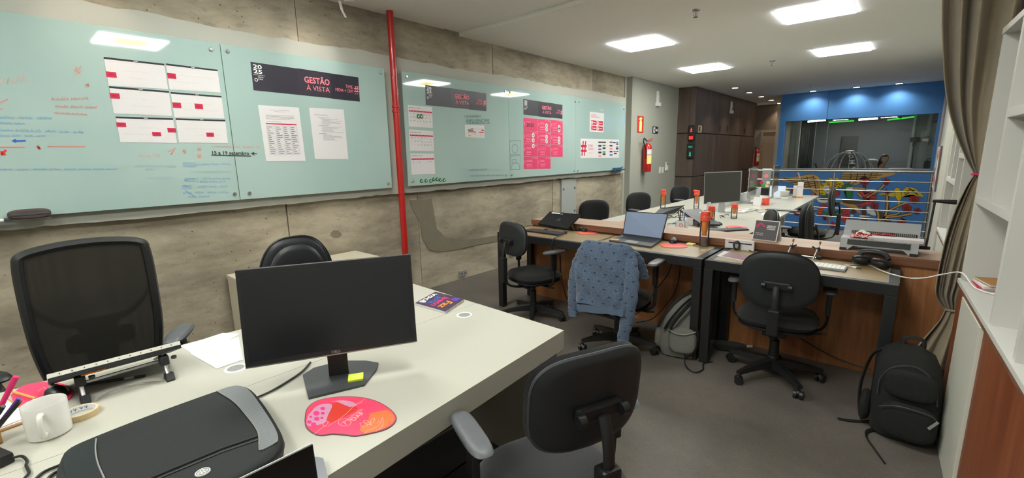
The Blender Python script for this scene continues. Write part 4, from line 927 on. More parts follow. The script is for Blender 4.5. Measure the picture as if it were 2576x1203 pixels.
# ================================================================== FURNITURE
# ---- white twin desk in the foreground
dk = thing('white_desk', 'long white laminate desk with thick edges in the foreground', 'desk', (-1.7, .5, 0))
mk('desk_white', 'b5b3a8', .3, .02, 1.2)
FXa, FXb = -1.106, -.945     # front edge x at far and near end
def dtop(poly, z0, z1): return PR([(x, y, z0) for x, y in poly], (0, 0, z1 - z0))
obj('desktop', dtop([(FXa, 1.615), (-1.699, 1.635), (-1.693, -.9), (FXb, -.9)], .725, .75), M('desk_white'), dk, world=True)
obj('desktop', dtop([(-1.701, 1.635), (-2.29, 1.655), (-2.37, -.9), (-1.695, -.9)], .725, .75), M('desk_white'), dk, world=True)
obj('front_apron', dtop([(FXa, 1.6145), (FXa - .04, 1.6145), (FXb - .04, -.9), (FXb, -.9)], .66, .725), M('desk_white'), dk, world=True)
obj('side_apron', dtop([(-1.146, 1.616), (-2.25, 1.653), (-2.25, 1.56), (-1.146, 1.53)], .66, .725), M('desk_white'), dk, world=True)
obj('end_panel', dtop([(-1.108, 1.614), (-2.285, 1.652), (-2.285, 1.60), (-1.108, 1.56)], 0, .66), M('desk_white'), dk, world=True)
obj('modesty_panel', B(-1.74, -1.70, -.9, 1.56, .18, .725), M('beige'), dk, world=True)
obj('end_panel', B(-2.3, -1.0, -.90, -.86, 0, .725), M('desk_white'), dk, world=True)
for (x, y) in ((-1.615, 1.467), (-1.886, .508)):
    obj('grommet', lathe(bm_new(), [(.030, .7505), (.030, .752), (.036, .7535), (.040, .752), (.041, .7505)], (x, y, 0), 28), M('white_plastic'), dk, world=True, smooth=True)
    obj('grommet_well', lathe(bm_new(), [(0, .7505), (.0305, .7507)], (x, y, 0), 24), M('grey_mid'), dk, world=True)
t = thing('pedestal', 'black drawer pedestal with thin chrome line under the white desk', 'drawers', (-1.40, .75, 0), 0)
obj('body', B(-.25, .245, -.32, .30, .03, .60, .008), M('black_plastic'), t)
for z in (.05, .23, .41): obj('drawer', B(.245, .262, -.31, .29, z, z + .17, .004), M('black_metal'), t)
obj('chrome_line', B(.262, .266, -.29, .27, .583, .590), M('chrome'), t)
# ---- low beige cabinet at the wall
t = thing('low_cabinet', 'low beige cabinet against the concrete wall behind the monitor', 'cabinet', (-3.8, 1.7, 0))
mk('cab_beige', 'cfc6b2', .55, .03, 1)
obj('body', B(-.28, .30, -.57, .57, .02, .60, .002), M('cab_beige'), t); obj('top', B(-.28, .32, -.575, .575, .60, .63, .002), M('cab_beige'), t)
for s in (0, 1): obj('door', B(.30, .316, -.565 + .57 * s, -.005 + .57 * s, .04, .59, .002), M('cab_beige'), t)
# ---- black steel desks with tan tops
def steel_desk(name, x0, x1, y0, y1, lab, mid=False):
    z = .785; t = thing('steel_desk', lab, 'desk', ((x0 + x1) / 2, (y0 + y1) / 2, 0), 0, 'black steel frame desks with tan tops')
    X0, X1, Y0, Y1 = x0 - t.location.x, x1 - t.location.x, y0 - t.location.y, y1 - t.location.y
    bm = bm_new(); s = .06
    box(bm, X0, X1, Y0, Y0 + s, z - .07, z - .002, .004); box(bm, X0, X1, Y1 - s, Y1, z - .07, z - .002, .004); box(bm, X0, X0 + s, Y0 + s, Y1 - s, z - .07, z - .002); box(bm, X1 - s, X1, Y0 + s, Y1 - s, z - .07, z - .002)
    obj('frame', bm, M('black_metal'), t)
    obj('tabletop', B(X0 + .055, X1 - .055, Y0 + .035, Y1 - .03, z - .02, z, .001), M('desk_tan'), t)
    bm = bm_new(); e = .006; box(bm, X0 + .049, X1 - .049, Y0 + .029, Y0 + .035, z - .01, z + .0006); box(bm, X0 + .049, X0 + .055, Y0 + .035, Y1 - .03, z - .01, z + .0006); box(bm, X1 - .055, X1 - .049, Y0 + .035, Y1 - .03, z - .01, z + .0006)
    obj('steel_lip', bm, M('grey_mid'), t)
    for lx in (X0, X1 - .06):
        for ly in (Y0, Y1 - .06): obj('leg', B(lx, lx + .06, ly, ly + .06, .004, z - .07, .003), M('black_metal'), t); 
    for o_ in [c for c in t.children if c.name.startswith('leg')]: obj('foot', B(-.02, .02, -.02, .02, -.004, .002), M('rubber'), o_)
    return t
steel_desk('a', -3.04, -1.035, 3.25, 3.775, 'long black steel desk with laptops, mouse pads and tan top')
steel_desk('b', -1.015, .045, 3.25, 3.775, 'short black steel desk with headphones, white keyboard and tan top')
# ---- wood counter behind the desks
ct = thing('counter', 'long wood reception counter dividing the office, behind the steel desks', 'counter', (-1.4, 4.0, 0))
obj('front_panel', B(-3.02, .36, 3.80, 3.83, 0, .81), M('wood_cab' if 0 else 'wood_panel'), ct, world=True)
obj('counter_top', B(-3.02, .36, 3.785, 4.13, .812, .85, .002), M('wood_top'), ct, world=True)
obj('front_edge', B(-3.02, .36, 3.777, 3.786, .795, .849), M('wood_edge'), ct, world=True)
obj('rear_panel', B(-3.02, .36, 4.08, 4.10, 0, .81), M('wood_panel'), ct, world=True)
for x in (-3.02, -1.4, .33): obj('end_panel', B(x, x + .03, 3.83, 4.08, 0, .81), M('wood_panel'), ct, world=True)
# ---- long white bench with divider
bt = thing('bench_desk', 'long white shared bench table with low middle divider beyond the counter', 'desk', (-1.85, 6.6, 0))
obj('tabletop', B(-2.64, -1.86, 4.18, 9.05, .745, .77, .002), M('desk_white'), bt, world=True)
obj('tabletop', B(-1.84, -1.05, 4.18, 9.05, .745, .77, .002), M('desk_white'), bt, world=True)
obj('cable_channel', B(-1.86, -1.84, 4.18, 9.05, .70, .765), M('grey_mid'), bt, world=True)
mk('divider_white', 'c9ccca', .35, .02)
obj('divider', B(-1.862, -1.838, 5.9, 9.0, .765, .90, .003), M('divider_white'), bt, world=True)
for y in (4.3, 6.6, 8.9):
    for x in (-2.58, -1.16): obj('leg', B(x, x + .05, y, y + .05, 0, .745, .003), M('white_plastic'), bt, world=True)
    obj('crossbar', B(-2.58, -1.11, y + .01, y + .04, .68, .72), M('white_plastic'), bt, world=True)
# ---- near bookcase (open white niches over wood cabinet)
def bookcase(name, loc, rz, ys, top_z, shelves, lab, lower=True, h0=.86):
    t = thing('bookcase', lab, 'bookcase', loc, rz, 'white zigzag shelf walls')
    Dp = .34; th = .034
    y0, y1 = min(ys), max(ys)
    obj('back_panel', B(Dp, Dp + .015, y0, y1, h0, top_z), M('white_shelf'), t)
    obj('top_board', B(-.004, Dp, y0, y1, top_z - .03, top_z, .001), M('white_shelf'), t)
    obj('sill', B(-.012, Dp, y0, y1, h0 - .022, h0, .0015), M('white_shelf'), t)
    obj('sill_edge', B(-.008, .02, y0, y1, h0 - .045, h0 - .0225), M('wood_edge'), t)
    for (y, z0, z1) in shelves['div']: obj('divider', B(0, Dp, y - th / 2, y + th / 2, z0, z1, .001), M('white_shelf'), t)
    for (a, b_, z) in shelves['sh']: obj('shelf', B(0, Dp, a, b_, z - .036, z, .001), M('white_shelf'), t)
    for (a, b_, mat, px, nm) in shelves['low']: obj(nm, B(px, px + .02, a + .002, b_ - .002, .0, h0 - .046, .0015), M(mat), t)
    obj('plinth', B(.03, Dp, y0, y1, 0, .05), M('grey_dark'), t)
    return t
q = .395
ysn = [.40 - q * i for i in range(8)]
near = bookcase('n', (.30, 2.87, 0), math.radians(2.3), [ysn[0] + .017, ysn[7]], 2.10,
    {'div': [(ysn[0], .86, 2.07), (ysn[1], 1.30, 2.07), (ysn[2], .86, 2.07), (ysn[3], .86, 2.07), (ysn[4], 1.3, 2.07), (ysn[5], .86, 2.07), (ysn[6], .86, 2.07), (ysn[7], .86, 2.07)],
     'sh': [(ysn[2] + .017, ysn[0] - .017, 1.30), (ysn[2] + .017, ysn[1] - .017, 1.70), (ysn[5] + .017, ysn[3] - .017, 1.30), (ysn[6] + .017, ysn[5] - .017, 1.55)],
     'low': [(.20, .417, 'wood_cab', .0, 'side_door'), (-.31, .20, 'white_lam', -.012, 'white_door'), (-1.10, -.31, 'wood_cab', .0, 'door'), (-1.90, -1.10, 'wood_cab', .0, 'door'), (-2.36, -1.90, 'wood_cab', .0, 'door')]},
    'near white niche bookcase over wood cabinet doors along right edge')
far = bookcase('f', (.285, 4.20, 0), math.radians(.8), [.0, 1.12], 2.10,
    {'div': [(.017, .86, 2.07), (.40, .86, 2.07), (.76, 1.3, 2.07), (1.103, .86, 2.07)], 'sh': [(.417, 1.09, 1.30), (.03, .383, 1.5), (.417, .74, 1.68)], 'low': [(0, .56, 'white_lam', 0, 'door'), (.56, 1.12, 'white_lam', 0, 'door')]},
    'far white niche bookcase behind the curtain, beyond the counter')
# beige return wall, white post, leaning picture
struct('wall_right_return', B(.42, .80, 5.4, 8.75, 0, 2.92), M('pillar_wall'))
mk('post_white', 'cfcdc2', .7, .03, 2)
struct('trim_8', B(.385, .80, 8.72, 10.25, 0, 2.92), M('post_white'))
t = thing('painting', 'narrow canvas with blue, white and pink brush marks beside the railing end', 'painting', (.36, 9.85, .88))
obj('canvas', B(-.0, .022, -.45, .45, 0, .66, .003), M('white'), t)
obj('stretcher', B(.0, .024, -.47, -.45, -.01, .67), M('dark_wood'), t)
rd = random.Random(11); k = 0
for nm, mt in (('blue', 'blue'), ('pink', 'card_pink'), ('pale', 'lavender_wall'), ('red', 'red')):
    for j in range(4):
        yy, zz = rd.uniform(-.38, .38), rd.uniform(.06, .6); obj('paint_patch', PR([(-.0005, yy + .09 * math.cos(a) * rd.uniform(.5, 1), zz + .07 * math.sin(a) * rd.uniform(.5, 1)) for a in [i * PI / 5 for i in range(10)]], (-.001 - k * .0001, 0, 0)), M(mt), t); k += 1
# ---- curtain gathered by the bookcase
def curtain():
    t = thing('curtain', 'heavy taupe curtain tied with a pink band beside the white bookcase', 'curtain', (.3, 3.56, 0))
    # rows: z, left x, right x, y, depth of folds
    rows = [(2.95, .035, .78, 3.60, .05), (2.4, .045, .76, 3.60, .05), (2.05, .085, .68, 3.60, .05), (1.8, .13, .58, 3.59, .045), (1.62, .185, .49, 3.58, .04), (1.48, .245, .41, 3.57, .03), (1.405, .285, .345, 3.56, .012),
            (1.385, .287, .345, 3.56, .012), (1.33, .265, .37, 3.56, .025), (1.2, .235, .40, 3.56, .03), (1.05, .215, .40, 3.56, .035), (.9, .205, .39, 3.55, .035), (.78, .203, .38, 3.55, .035), (.70, .21, .36, 3.55, .03), (.64, .24, .345, 3.55, .02), (.61, .262, .335, 3.55, .012)]
    NU = 140
    def fold(rows, nf, ph, sag=0):
        bm = bm_new(); rings = []
        R_ = spline([Vector((r[0], r[1], r[2])) for r in rows], 4); R2 = spline([Vector((r[3], r[4], 0)) for r in rows], 4)
        for (a, b_) in zip(R_, R2):
            ring = []
            for k in range(NU + 1):
                u = k / NU; u2 = u + .018 * math.sin(2 * PI * u * 3 + ph)
                w = .5 + .5 * math.sin(2 * PI * nf * (u + .05 * math.sin(5.1 * u + a[0] * .5)) + ph); w2 = .45 * math.sin(2 * PI * nf * .5 * u * 1.7 + a[0] * 1.3)
                ring.append(bm.verts.new((a[1] + (a[2] - a[1]) * u2, b_[0] - b_[1] * (w + w2) * 1.35, a[0] - sag * 0)))
            rings.append(ring)
        for A, Bq in zip(rings, rings[1:]):
            for k in range(NU): bm.faces.new((A[k], Bq[k], Bq[k + 1], A[k + 1]))
        return bm
    o = obj('drape', fold(rows, 8.5, .3), M('curtain'), t, world=True, smooth=True)
    m = o.modifiers.new('thickness', 'SOLIDIFY'); m.thickness = .004
    low = [(.615, .262, .335, 3.55, .012), (.55, .235, .33, 3.50, .025), (.44, .17, .33, 3.44, .04), (.32, .12, .33, 3.42, .05), (.15, .08, .32, 3.41, .05), (.012, .06, .31, 3.41, .05)]
    o = obj('lower_drape', fold(low, 3.5, .8), M('curtain'), t, world=True, smooth=True)
    m = o.modifiers.new('thickness', 'SOLIDIFY'); m.thickness = .004
    bm = T([(.315 + .036 * math.cos(a), 3.545 + .022 * math.sin(a), 1.395) for a in [k * PI / 10 for k in range(20)]], .006, 8, closed=True); obj('tie_band', bm, M('pink'), t, world=True, smooth=True)
    obj('lower_knot', T([(.300 + .042 * math.cos(a), 3.54 + .024 * math.sin(a), .613) for a in [k * PI / 10 for k in range(20)]], .007, 8, closed=True), M('curtain'), t, world=True, smooth=True)
    return t
curtain()
tk = thing('curtain_track', 'white curtain rail on the ceiling above the taupe curtain', 'curtain rail', (.4, 3.57, 2.95))
obj('rail', B(-.45, .40, -.012, .012, -.012, .004), M('white_plastic'), tk)
# books on the sill
def on_sill(y, x=.12): return mat_of(near) @ Vector((x, y, .86))
for k, (col, lab, dz) in enumerate((('crimson', 'red booklet on the bookcase sill, lowest of the pile', 0), ('white', 'white booklet with rounded corners, middle of the sill pile', .012), ('kraft', 'brown leaflet on top of the booklet pile on the sill', .026))):
    p = Vector((.41, 3.135, .8605)); t = thing('booklet', lab, 'booklet', (p.x + .01 * k, p.y, p.z + dz), math.radians(3 + 6 * k), 'booklets on the bookcase sill')
    obj('cover', B(-.09, .12, -.08, .08, 0, .0015), M(col), t); obj('pages', B(-.088, .118, -.078, .078, .0015, .009), M('paper'), t); obj('back_cover', B(-.09, .12, -.08, .08, .009, .0105), M(col), t)
# ================================================================== CHAIRS
mk('back_shell', '1d2124', .5, .08, 20)
def star_base(t, R=.29, n=5, ph=.3, hubz=.10, col='black_plastic'):
    for k in range(n):
        a = ph + 2 * PI * k / n; d = Vector((math.cos(a), math.sin(a), 0)); s = Vector((-d.y, d.x, 0))
        bm = bm_new(); rings = []
        for r, hw_, z0, z1 in ((.03, .030, .075, .135), (.12, .026, .082, .128), (.22, .021, .078, .110), (R + .01, .017, .070, .092)):
            rings.append([bm.verts.new(d * r + s * (q * w_) + Vector((0, 0, z))) for q, w_, z in ((-hw_, 1, z0), (hw_, 1, z0), (hw_, .75, z1), (-hw_, .75, z1))])
        for A, Bq in zip(rings, rings[1:]):
            for i in range(4): bm.faces.new((A[i], A[(i + 1) % 4], Bq[(i + 1) % 4], Bq[i]))
        bm.faces.new(rings[0][::-1]); bm.faces.new(rings[-1]); bmesh.ops.recalc_face_normals(bm, faces=bm.faces[:])
        obj('base_leg', bm, M(col), t)
        c = d * R; a2 = a + .8 * ((-1) ** k); w = Vector((math.cos(a2), math.sin(a2), 0)); bm = bm_new()
        for sd in (-1, 1): tube(bm, [c + w * sd * .008 + Vector((0, 0, .027)), c + w * sd * .026 + Vector((0, 0, .027))], .027, 14)
        tube(bm, [c + Vector((0, 0, .035)), c + Vector((0, 0, .078))], .010, 8)
        ball(bm, tuple(c + Vector((0, 0, .037))), .023, 1, 1, .9, 10, 6)
        obj('caster', bm, M('black_plastic'), t, smooth=True)
    obj('gas_column', lathe(bm_new(), [(0, .05), (.036, .055), (.036, .15), (.031, .155), (.029, .27), (.02, .275), (.02, .42), (0, .42)], n=18), M('black_plastic'), t, smooth=True)
def op_chair(loc, rz, lab, bw=.43, bh=.34, bz=.80, bn=3.0, arm='pad', fabric='black_fabric', seat_z=.47, ph=.3, armz=.70, edge=True, by=-.235, tilt=-.06, group='black operator chairs', curve=.55, bt=.055):
    t = thing('office_chair', lab, 'chair', loc, rz, group)
    star_base(t, ph=ph)
    s = rot(cushion(.48, .46, .085, 3.0, segs=40), 'X', PI / 2); obj('seat', mv(s, 0, .01, seat_z - .04), M(fabric), t, smooth=True)
    s = rot(cushion(.46, .44, .03, 3.0, segs=32, edge=10), 'X', PI / 2); obj('seat_shell', mv(s, 0, .01, seat_z - .085), M('black_plastic'), t, smooth=True)
    obj('mechanism', B(-.07, .07, -.13, .10, seat_z - .15, seat_z - .095, .01), M('black_metal'), t)
    b = cushion(bw, bh, bt, bn, -0.0 if False else curve * 1, segs=44); rot(b, 'X', tilt); obj('backrest', mv(b, 0, by, bz), M(fabric), t, smooth=True)
    b = cushion(bw * .97, bh * .96, .022, bn, curve, segs=44, edge=14); rot(b, 'X', tilt); obj('back_shell', mv(b, 0, by - .030, bz), M('back_shell'), t, smooth=True)
    if edge:
        n = 44; pts = []
        for k in range(n):
            a = 2 * PI * k / n; x = sgnpow(math.cos(a), 2 / bn) * bw * .487; z = sgnpow(math.sin(a), 2 / bn) * bh * .482; pts.append(Vector((x, curve * x * x - .023, z)))
        bm = T(pts, .006, 6, closed=True); rot(bm, 'X', tilt); obj('edge_trim', mv(bm, 0, by, bz), M('grey_dark'), t, smooth=True)
    # bracket, curved stem and lower sleeve
    yb = by - .05
    bm = bm_new(); box(bm, -.075, .075, yb - .012, yb + .012, bz - .045, bz + .005, .010); obj('back_bracket', bm, M('black_plastic'), t)
    bm = bm_new()
    for sx_ in (-1, 1): tube(bm, [(sx_ * .06, yb - .02, bz - .02), (sx_ * .082, yb - .02, bz - .02)], .018, 12)
    obj('bracket_knob', bm, M('black_plastic'), t, smooth=True)['kind'] = 'stuff'
    obj('back_stem', T(spline([(0, yb - .025, bz - .02), (0, yb - .045, bz - .09), (0, yb - .05, bz - .18), (0, yb - .03, seat_z + .02), (0, yb + .0, seat_z - .09), (0, -.16, seat_z - .135), (0, -.05, seat_z - .135)], 5), .019, 10, flat=.55), M('black_metal'), t, smooth=True)
    obj('stem_sleeve', B(-.032, .032, yb - .070, yb - .022, seat_z - .06, bz - .16, .010), M('black_plastic'), t)
    if arm:
        for sd in (-1, 1):
            p = rot(cushion(.078, .26, .032, 3.4, segs=28, edge=5), 'X', PI / 2); obj('arm_pad', mv(p, sd * .275, .04, armz), M('grey_pad'), t, smooth=True)
            bm = B(sd * .275 - .014, sd * .275 + .014, .0, .055, armz - .17, armz - .014, .006); obj('arm_sleeve', bm, M('black_plastic'), t)
            obj('arm_bracket', T(spline([(sd * .275, .03, armz - .12), (sd * .278, .03, seat_z + .02), (sd * .265, .03, seat_z - .07), (sd * .2, .03, seat_z - .115), (sd * .05, .03, seat_z - .115)], 5), .014, 8, flat=.6), M('black_metal'), t, smooth=True)
    obj('lever', T([(.05, 0, seat_z - .12), (.22, .02, seat_z - .125), (.28, .02, seat_z - .115)], .008, 8), M('black_plastic'), t, smooth=True)
    return t
R_ = math.radians
op_chair((-.788, 1.09, 0), R_(67), 'black fabric operator chair with grey arm pad, foreground, pulled from the white desk', bw=.385, bh=.305, bz=.87, bn=3.4, fabric='charcoal_fabric', armz=.70, tilt=.10, seat_z=.50, by=-.19, curve=.8)
c2 = op_chair((-1.60, 3.095, 0), R_(4), 'operator chair wearing the blue patterned sweatshirt at the long steel desk', bw=.44, bh=.34, bz=.72, armz=.735, ph=.15)
op_chair((-.55, 3.34, 0), R_(6), 'operator chair with large oval black back at the short steel desk', bw=.44, bh=.38, bz=.745, bn=2.5, armz=.66, ph=-.95, edge=False, tilt=.05, seat_z=.48)
op_chair((-2.56, 3.22, 0), R_(-15), 'operator chair with one arm beside the red pipe end of the steel desk', bw=.42, bh=.30, bz=.80, armz=.685, ph=.55, bn=3.2)
kw = dict(bw=.46, bh=.34, bz=.765, group='black chairs around the white bench', edge=True)
op_chair((-2.88, 5.08, 0), R_(-118), 'black chair on the concrete wall side of the bench, nearest the counter', **kw)
op_chair((-2.88, 6.42, 0), R_(-116), 'black chair on the wall side of the bench under the blue eraser', **kw)
op_chair((-2.88, 8.15, 0), R_(-112), 'black chair on the wall side of the bench before the dark cabinets', **kw)
op_chair((-1.08, 4.52, 0), R_(112), 'black chair with pale rim behind the black table sign', bw=.46, bh=.38, bz=.82, group='black chairs around the white bench')
op_chair((-.93, 5.38, 0), R_(97), 'black chair seen edge-on beside the bench in front of the mural', bw=.44, bh=.46, bz=.78, bt=.11, curve=.9, group='black chairs around the white bench')
op_chair((-.93, 7.25, 0), R_(96), 'farther black chair with wide arm pad against the mural railing', bw=.46, bh=.38, bz=.85, group='black chairs around the white bench')

# mesh back chair behind the white desk
t = thing('mesh_chair', 'high black mesh back chair with grey arms behind the white desk', 'chair', (-2.56, .225, 0), R_(-90))
star_base(t, ph=.1)
obj('seat', mv(rot(cushion(.50, .48, .09, 3.2, segs=36), 'X', PI / 2), 0, 0, .45), M('black_fabric'), t, smooth=True)
obj('mechanism', B(-.09, .09, -.14, .12, .34, .40, .01), M('black_metal'), t)
def mb(x, z, off=0.0):   # back surface
    return Vector((x, -.235 + .35 * x * x - .03 * math.cos((z - .60) / .58 * PI) * 0 - off, z))
outl = spline([mb(-.195, .60), mb(-.215, .75), mb(-.22, .95), mb(-.215, 1.12), mb(-.195, 1.165), mb(-.10, 1.185), mb(.0, 1.19), mb(.10, 1.185), mb(.195, 1.165), mb(.215, 1.12), mb(.22, .95), mb(.215, .75), mb(.195, .60), mb(.18, .575), mb(0, .57), mb(-.18, .575), mb(-.195, .60)], 5)[:-1]
obj('back_frame', T(outl, .024, 8, closed=True, flat=.8), M('black_plastic'), t, smooth=True)
bm = bm_new(); nx, nz = 14, 16; g = []
for j in range(nz + 1):
    z = .575 + (1.185 - .575) * j / nz; hw_ = .185 + .032 * min(1, (z - .575) / .3) if z < 1.1 else .217 - .02 * ((z - 1.1) / .085) ** 2
    g.append([bm.verts.new(mb(-hw_ + 2 * hw_ * i / nx, z, -.004)) for i in range(nx + 1)])
for j in range(nz):
    for i in range(nx): bm.faces.new((g[j][i], g[j][i + 1], g[j + 1][i + 1], g[j + 1][i]))
obj('back_mesh', bm, M('chair_mesh'), t, smooth=True)
for sd in (-1, 1): obj('support_arm', T(spline([mb(sd * .215, .95, .012), mb(sd * .17, .87, .03), mb(sd * .10, .81, .05), mb(0, .80, .06)], 5), [.016, .017, .018, .019, .02, .021, .022, .023, .024, .025, .026, .027, .028, .029, .03, .03][:16], 8, flat=.6), M('black_plastic'), t, smooth=True)
obj('spine', loft(bm_new(), [(0, -.27, .42, .10, .05, 3), (0, -.29, .60, .11, .05, 3), (0, -.30, .72, .13, .05, 3), (0, -.285, .82, .16, .05, 3)]), M('black_plastic'), t, smooth=True)
obj('lumbar_pad', mv(cushion(.25, .10, .03, 4, .3), 0, -.255, .72), M('black_plastic'), t, smooth=True)
obj('back_link', B(-.05, .05, -.29, -.10, .36, .42, .01), M('black_plastic'), t)
for sd in (-1, 1):
    p = rot(cushion(.09, .26, .035, 3.0, segs=24, edge=5), 'X', PI / 2); rot(p, 'Z', sd * .5); obj('arm_pad', mv(p, -.262 if sd < 0 else .375, -.05 if sd < 0 else -.13, .715), M('grey_pad' if sd < 0 else 'black_plastic'), t, smooth=True)
    obj('arm_post', T(spline([(-.265 if sd < 0 else .35, -.04 if sd < 0 else -.10, .70), (sd * .285, .0, .5), (sd * .27, 0, .40), (sd * .08, 0, .375)], 5), .018, 8, flat=.6), M('black_plastic'), t, smooth=True)
# leather executive chair
t = thing('leather_chair', 'black leather chair with rounded top behind the big monitor', 'chair', (-2.76, 1.235, 0), R_(-90)); star_base(t, ph=.5)
obj('seat', mv(rot(cushion(.52, .50, .11, 3.0, segs=40), 'X', PI / 2), 0, .01, .46), M('black_leather'), t, smooth=True)
obj('mechanism', B(-.09, .09, -.14, .12, .33, .40, .01), M('black_metal'), t)
b = cushion(.50, .56, .06, 2.9, .35, segs=48, taper=-.35); obj('backrest', mv(b, 0, -.25, .765), M('black_leather'), t, smooth=True)
b = cushion(.40, .46, .05, 2.7, .3, segs=40, taper=-.35); obj('back_cushion', mv(b, 0, -.225, .76), M('black_leather'), t, smooth=True)
n = 48; pts = []
for k in range(n):
    a = 2 * PI * k / n; x = sgnpow(math.cos(a), 2 / 2.9) * .25; z = sgnpow(math.sin(a), 2 / 2.9) * .28; x *= 1 - .35 * z / .56; pts.append(Vector((x, .35 * x * x + .012, z)))
obj('piping', mv(T(pts, .005, 6, closed=True), 0, -.25, .765), M('black_leather'), t, smooth=True)
obj('spine', T(spline([(0, -.29, .75), (0, -.31, .6), (0, -.29, .46), (0, -.18, .375), (0, -.05, .365)], 5), .028, 10, flat=.5), M('black_metal'), t, smooth=True)
mk('slot_grey', '8d8f92', .5, .05)
for sd in (-1, 1):
    obj('arm_pad', mv(rot(cushion(.075, .27, .03, 3.0, segs=24, edge=5), 'X', PI / 2), sd * .31, .17, .70), M('black_plastic'), t, smooth=True)
    obj('arm_post', T(spline([(sd * .31, .10, .69), (sd * .31, .02, .55), (sd * .30, 0, .42), (sd * .12, 0, .37)], 5), .02, 8, flat=.6), M('black_plastic'), t, smooth=True)

# ---- sweatshirt over the second chair
def sweat_mat():
    m, nt, b = newmat('blue_sweatshirt_print'); N = nt.nodes; L = nt.links; setp(b, rough=.95, sheen=.3)
    tc = N.new('ShaderNodeTexCoord'); nz = N.new('ShaderNodeTexNoise'); nz.inputs['Scale'].default_value = 150; nz.inputs['Detail'].default_value = 6; L.new(tc.outputs['Object'], nz.inputs['Vector'])
    n2 = N.new('ShaderNodeTexNoise'); n2.inputs['Scale'].default_value = 9; n2.inputs['Detail'].default_value = 6; L.new(tc.outputs['Object'], n2.inputs['Vector'])
    r = ramp(nt, nz.outputs[0], [(.35, C3('3b475c')), (.52, C3('48586d')), (.72, C3('5c6b7e'))])
    # small dark motifs on a staggered lattice
    sp = N.new('ShaderNodeSeparateXYZ'); L.new(tc.outputs['Object'], sp.inputs[0])
    def mth(op, a, b_=None):
        n = N.new('ShaderNodeMath'); n.operation = op
        for i, v in enumerate((a, b_)):
            if v is None: continue
            if isinstance(v, (int, float)): n.inputs[i].default_value = v
            else: L.new(v, n.inputs[i])
        return n.outputs[0]
    zz = mth('DIVIDE', sp.outputs[2], .052); row = mth('FLOOR', zz); fz = mth('SUBTRACT', mth('SUBTRACT', zz, row), .5)
    odd = mth('MULTIPLY', mth('MODULO', mth('ADD', row, 100), 2), .5)
    xx = mth('ADD', mth('DIVIDE', sp.outputs[0], .085), odd); fx = mth('SUBTRACT', mth('SUBTRACT', xx, mth('FLOOR', xx)), .5)
    ax = mth('ABSOLUTE', fx); v = mth('ADD', mth('MULTIPLY', ax, 1.3), mth('ABSOLUTE', mth('MULTIPLY', fz, 1.6)))
    v2 = mth('ADD', v, mth('MULTIPLY', mth('SUBTRACT', nz.outputs[0], .5), .22))
    rr = ramp(nt, v2, [(.19, (1, 1, 1, 1)), (.24, (0, 0, 0, 1))])
    mx = N.new('ShaderNodeMix'); mx.data_type = 'RGBA'; mx.inputs[7].default_value = C3('1f2c46'); L.new(rr.outputs[0], mx.inputs[0]); L.new(r.outputs[0], mx.inputs[6]); L.new(mx.outputs[2], b.inputs['Base Color'])
    bp_ = N.new('ShaderNodeBump'); bp_.inputs['Strength'].default_value = .4; bp_.inputs['Distance'].default_value = .004; L.new(nz.outputs[0], bp_.inputs['Height']); L.new(bp_.outputs[0], b.inputs['Normal']); return m
MAT['sweat'] = sweat_mat(); mk('sweat_rib', '55657a', .95, .1, 80, .5, 200)
sw = thing('sweatshirt', 'blue patterned sweatshirt hung over the chair back, sleeves hanging', 'sweatshirt', (-1.60, 3.095, 0), R_(4))
rd = random.Random(2)
def sw_sec(z, n=56):
    """closed cross-section around the chair back at height z (local frame)"""
    tt = (.905 - z) / (.905 - .40)
    hw_ = .175 + .045 * min(1, tt * 5) ** .5 + .012 * tt
    if tt > .12: hw_ = .222 + .012 * math.sin(tt * 5)
    dy = .028 + .032 * min(1, tt * 6) ** .5
    out = []
    for k in range(n):
        a = 2 * PI * k / n; x = sgnpow(math.cos(a), .55) * hw_; s = sgnpow(math.sin(a), .75)
        wr = .010 * math.sin(x * 38 + z * 9) * tt + .008 * math.sin(x * 70 - z * 22 + 1) * tt + .007 * math.sin(z * 30 + x * 14)
        y = -.255 + s * dy + .45 * x * x * (1 - tt * .6) - .055 * tt * (1 if s < 0 else .2) - .02 * tt
        out.append(Vector((x + .012 * tt * math.sin(z * 15), y + wr * (1 if s < 0 else .5), z)))
    return out
zs_ = [.912, .908, .90, .885, .86] + [.86 - .40 * i / 15 for i in range(1, 16)]
bm = bm_new(); rings = []
for i, z in enumerate(zs_):
    sec = sw_sec(min(z, .9049))
    if i < 3: sec = [Vector((p.x * (.86, .95, .99)[i], -.25 + (p.y + .25) * (.3, .6, .85)[i] , z)) for p in sec]
    rings.append([bm.verts.new(p) for p in sec])
for A, Bq in zip(rings, rings[1:]):
    for k in range(len(A)): bm.faces.new((A[k], Bq[k], Bq[(k + 1) % len(A)], A[(k + 1) % len(A)]))
bm.faces.new(rings[0]); bmesh.ops.recalc_face_normals(bm, faces=bm.faces[:])
obj('body', bm, M('sweat'), sw, smooth=True)
bm = bm_new(); rings = []
for z, s in ((.462, 1.0), (.452, 1.015), (.412, 1.01), (.405, .99)):
    rings.append([bm.verts.new(Vector((p.x * s * .97, p.y, z + .012 * math.sin(p.x * 9)))) for p in sw_sec(.462)])
for A, Bq in zip(rings, rings[1:]):
    for k in range(len(A)): bm.faces.new((A[k], Bq[k], Bq[(k + 1) % len(A)], A[(k + 1) % len(A)]))
bmesh.ops.recalc_face_normals(bm, faces=bm.faces[:])
obj('hem_band', bm, M('sweat_rib'), sw, smooth=True)
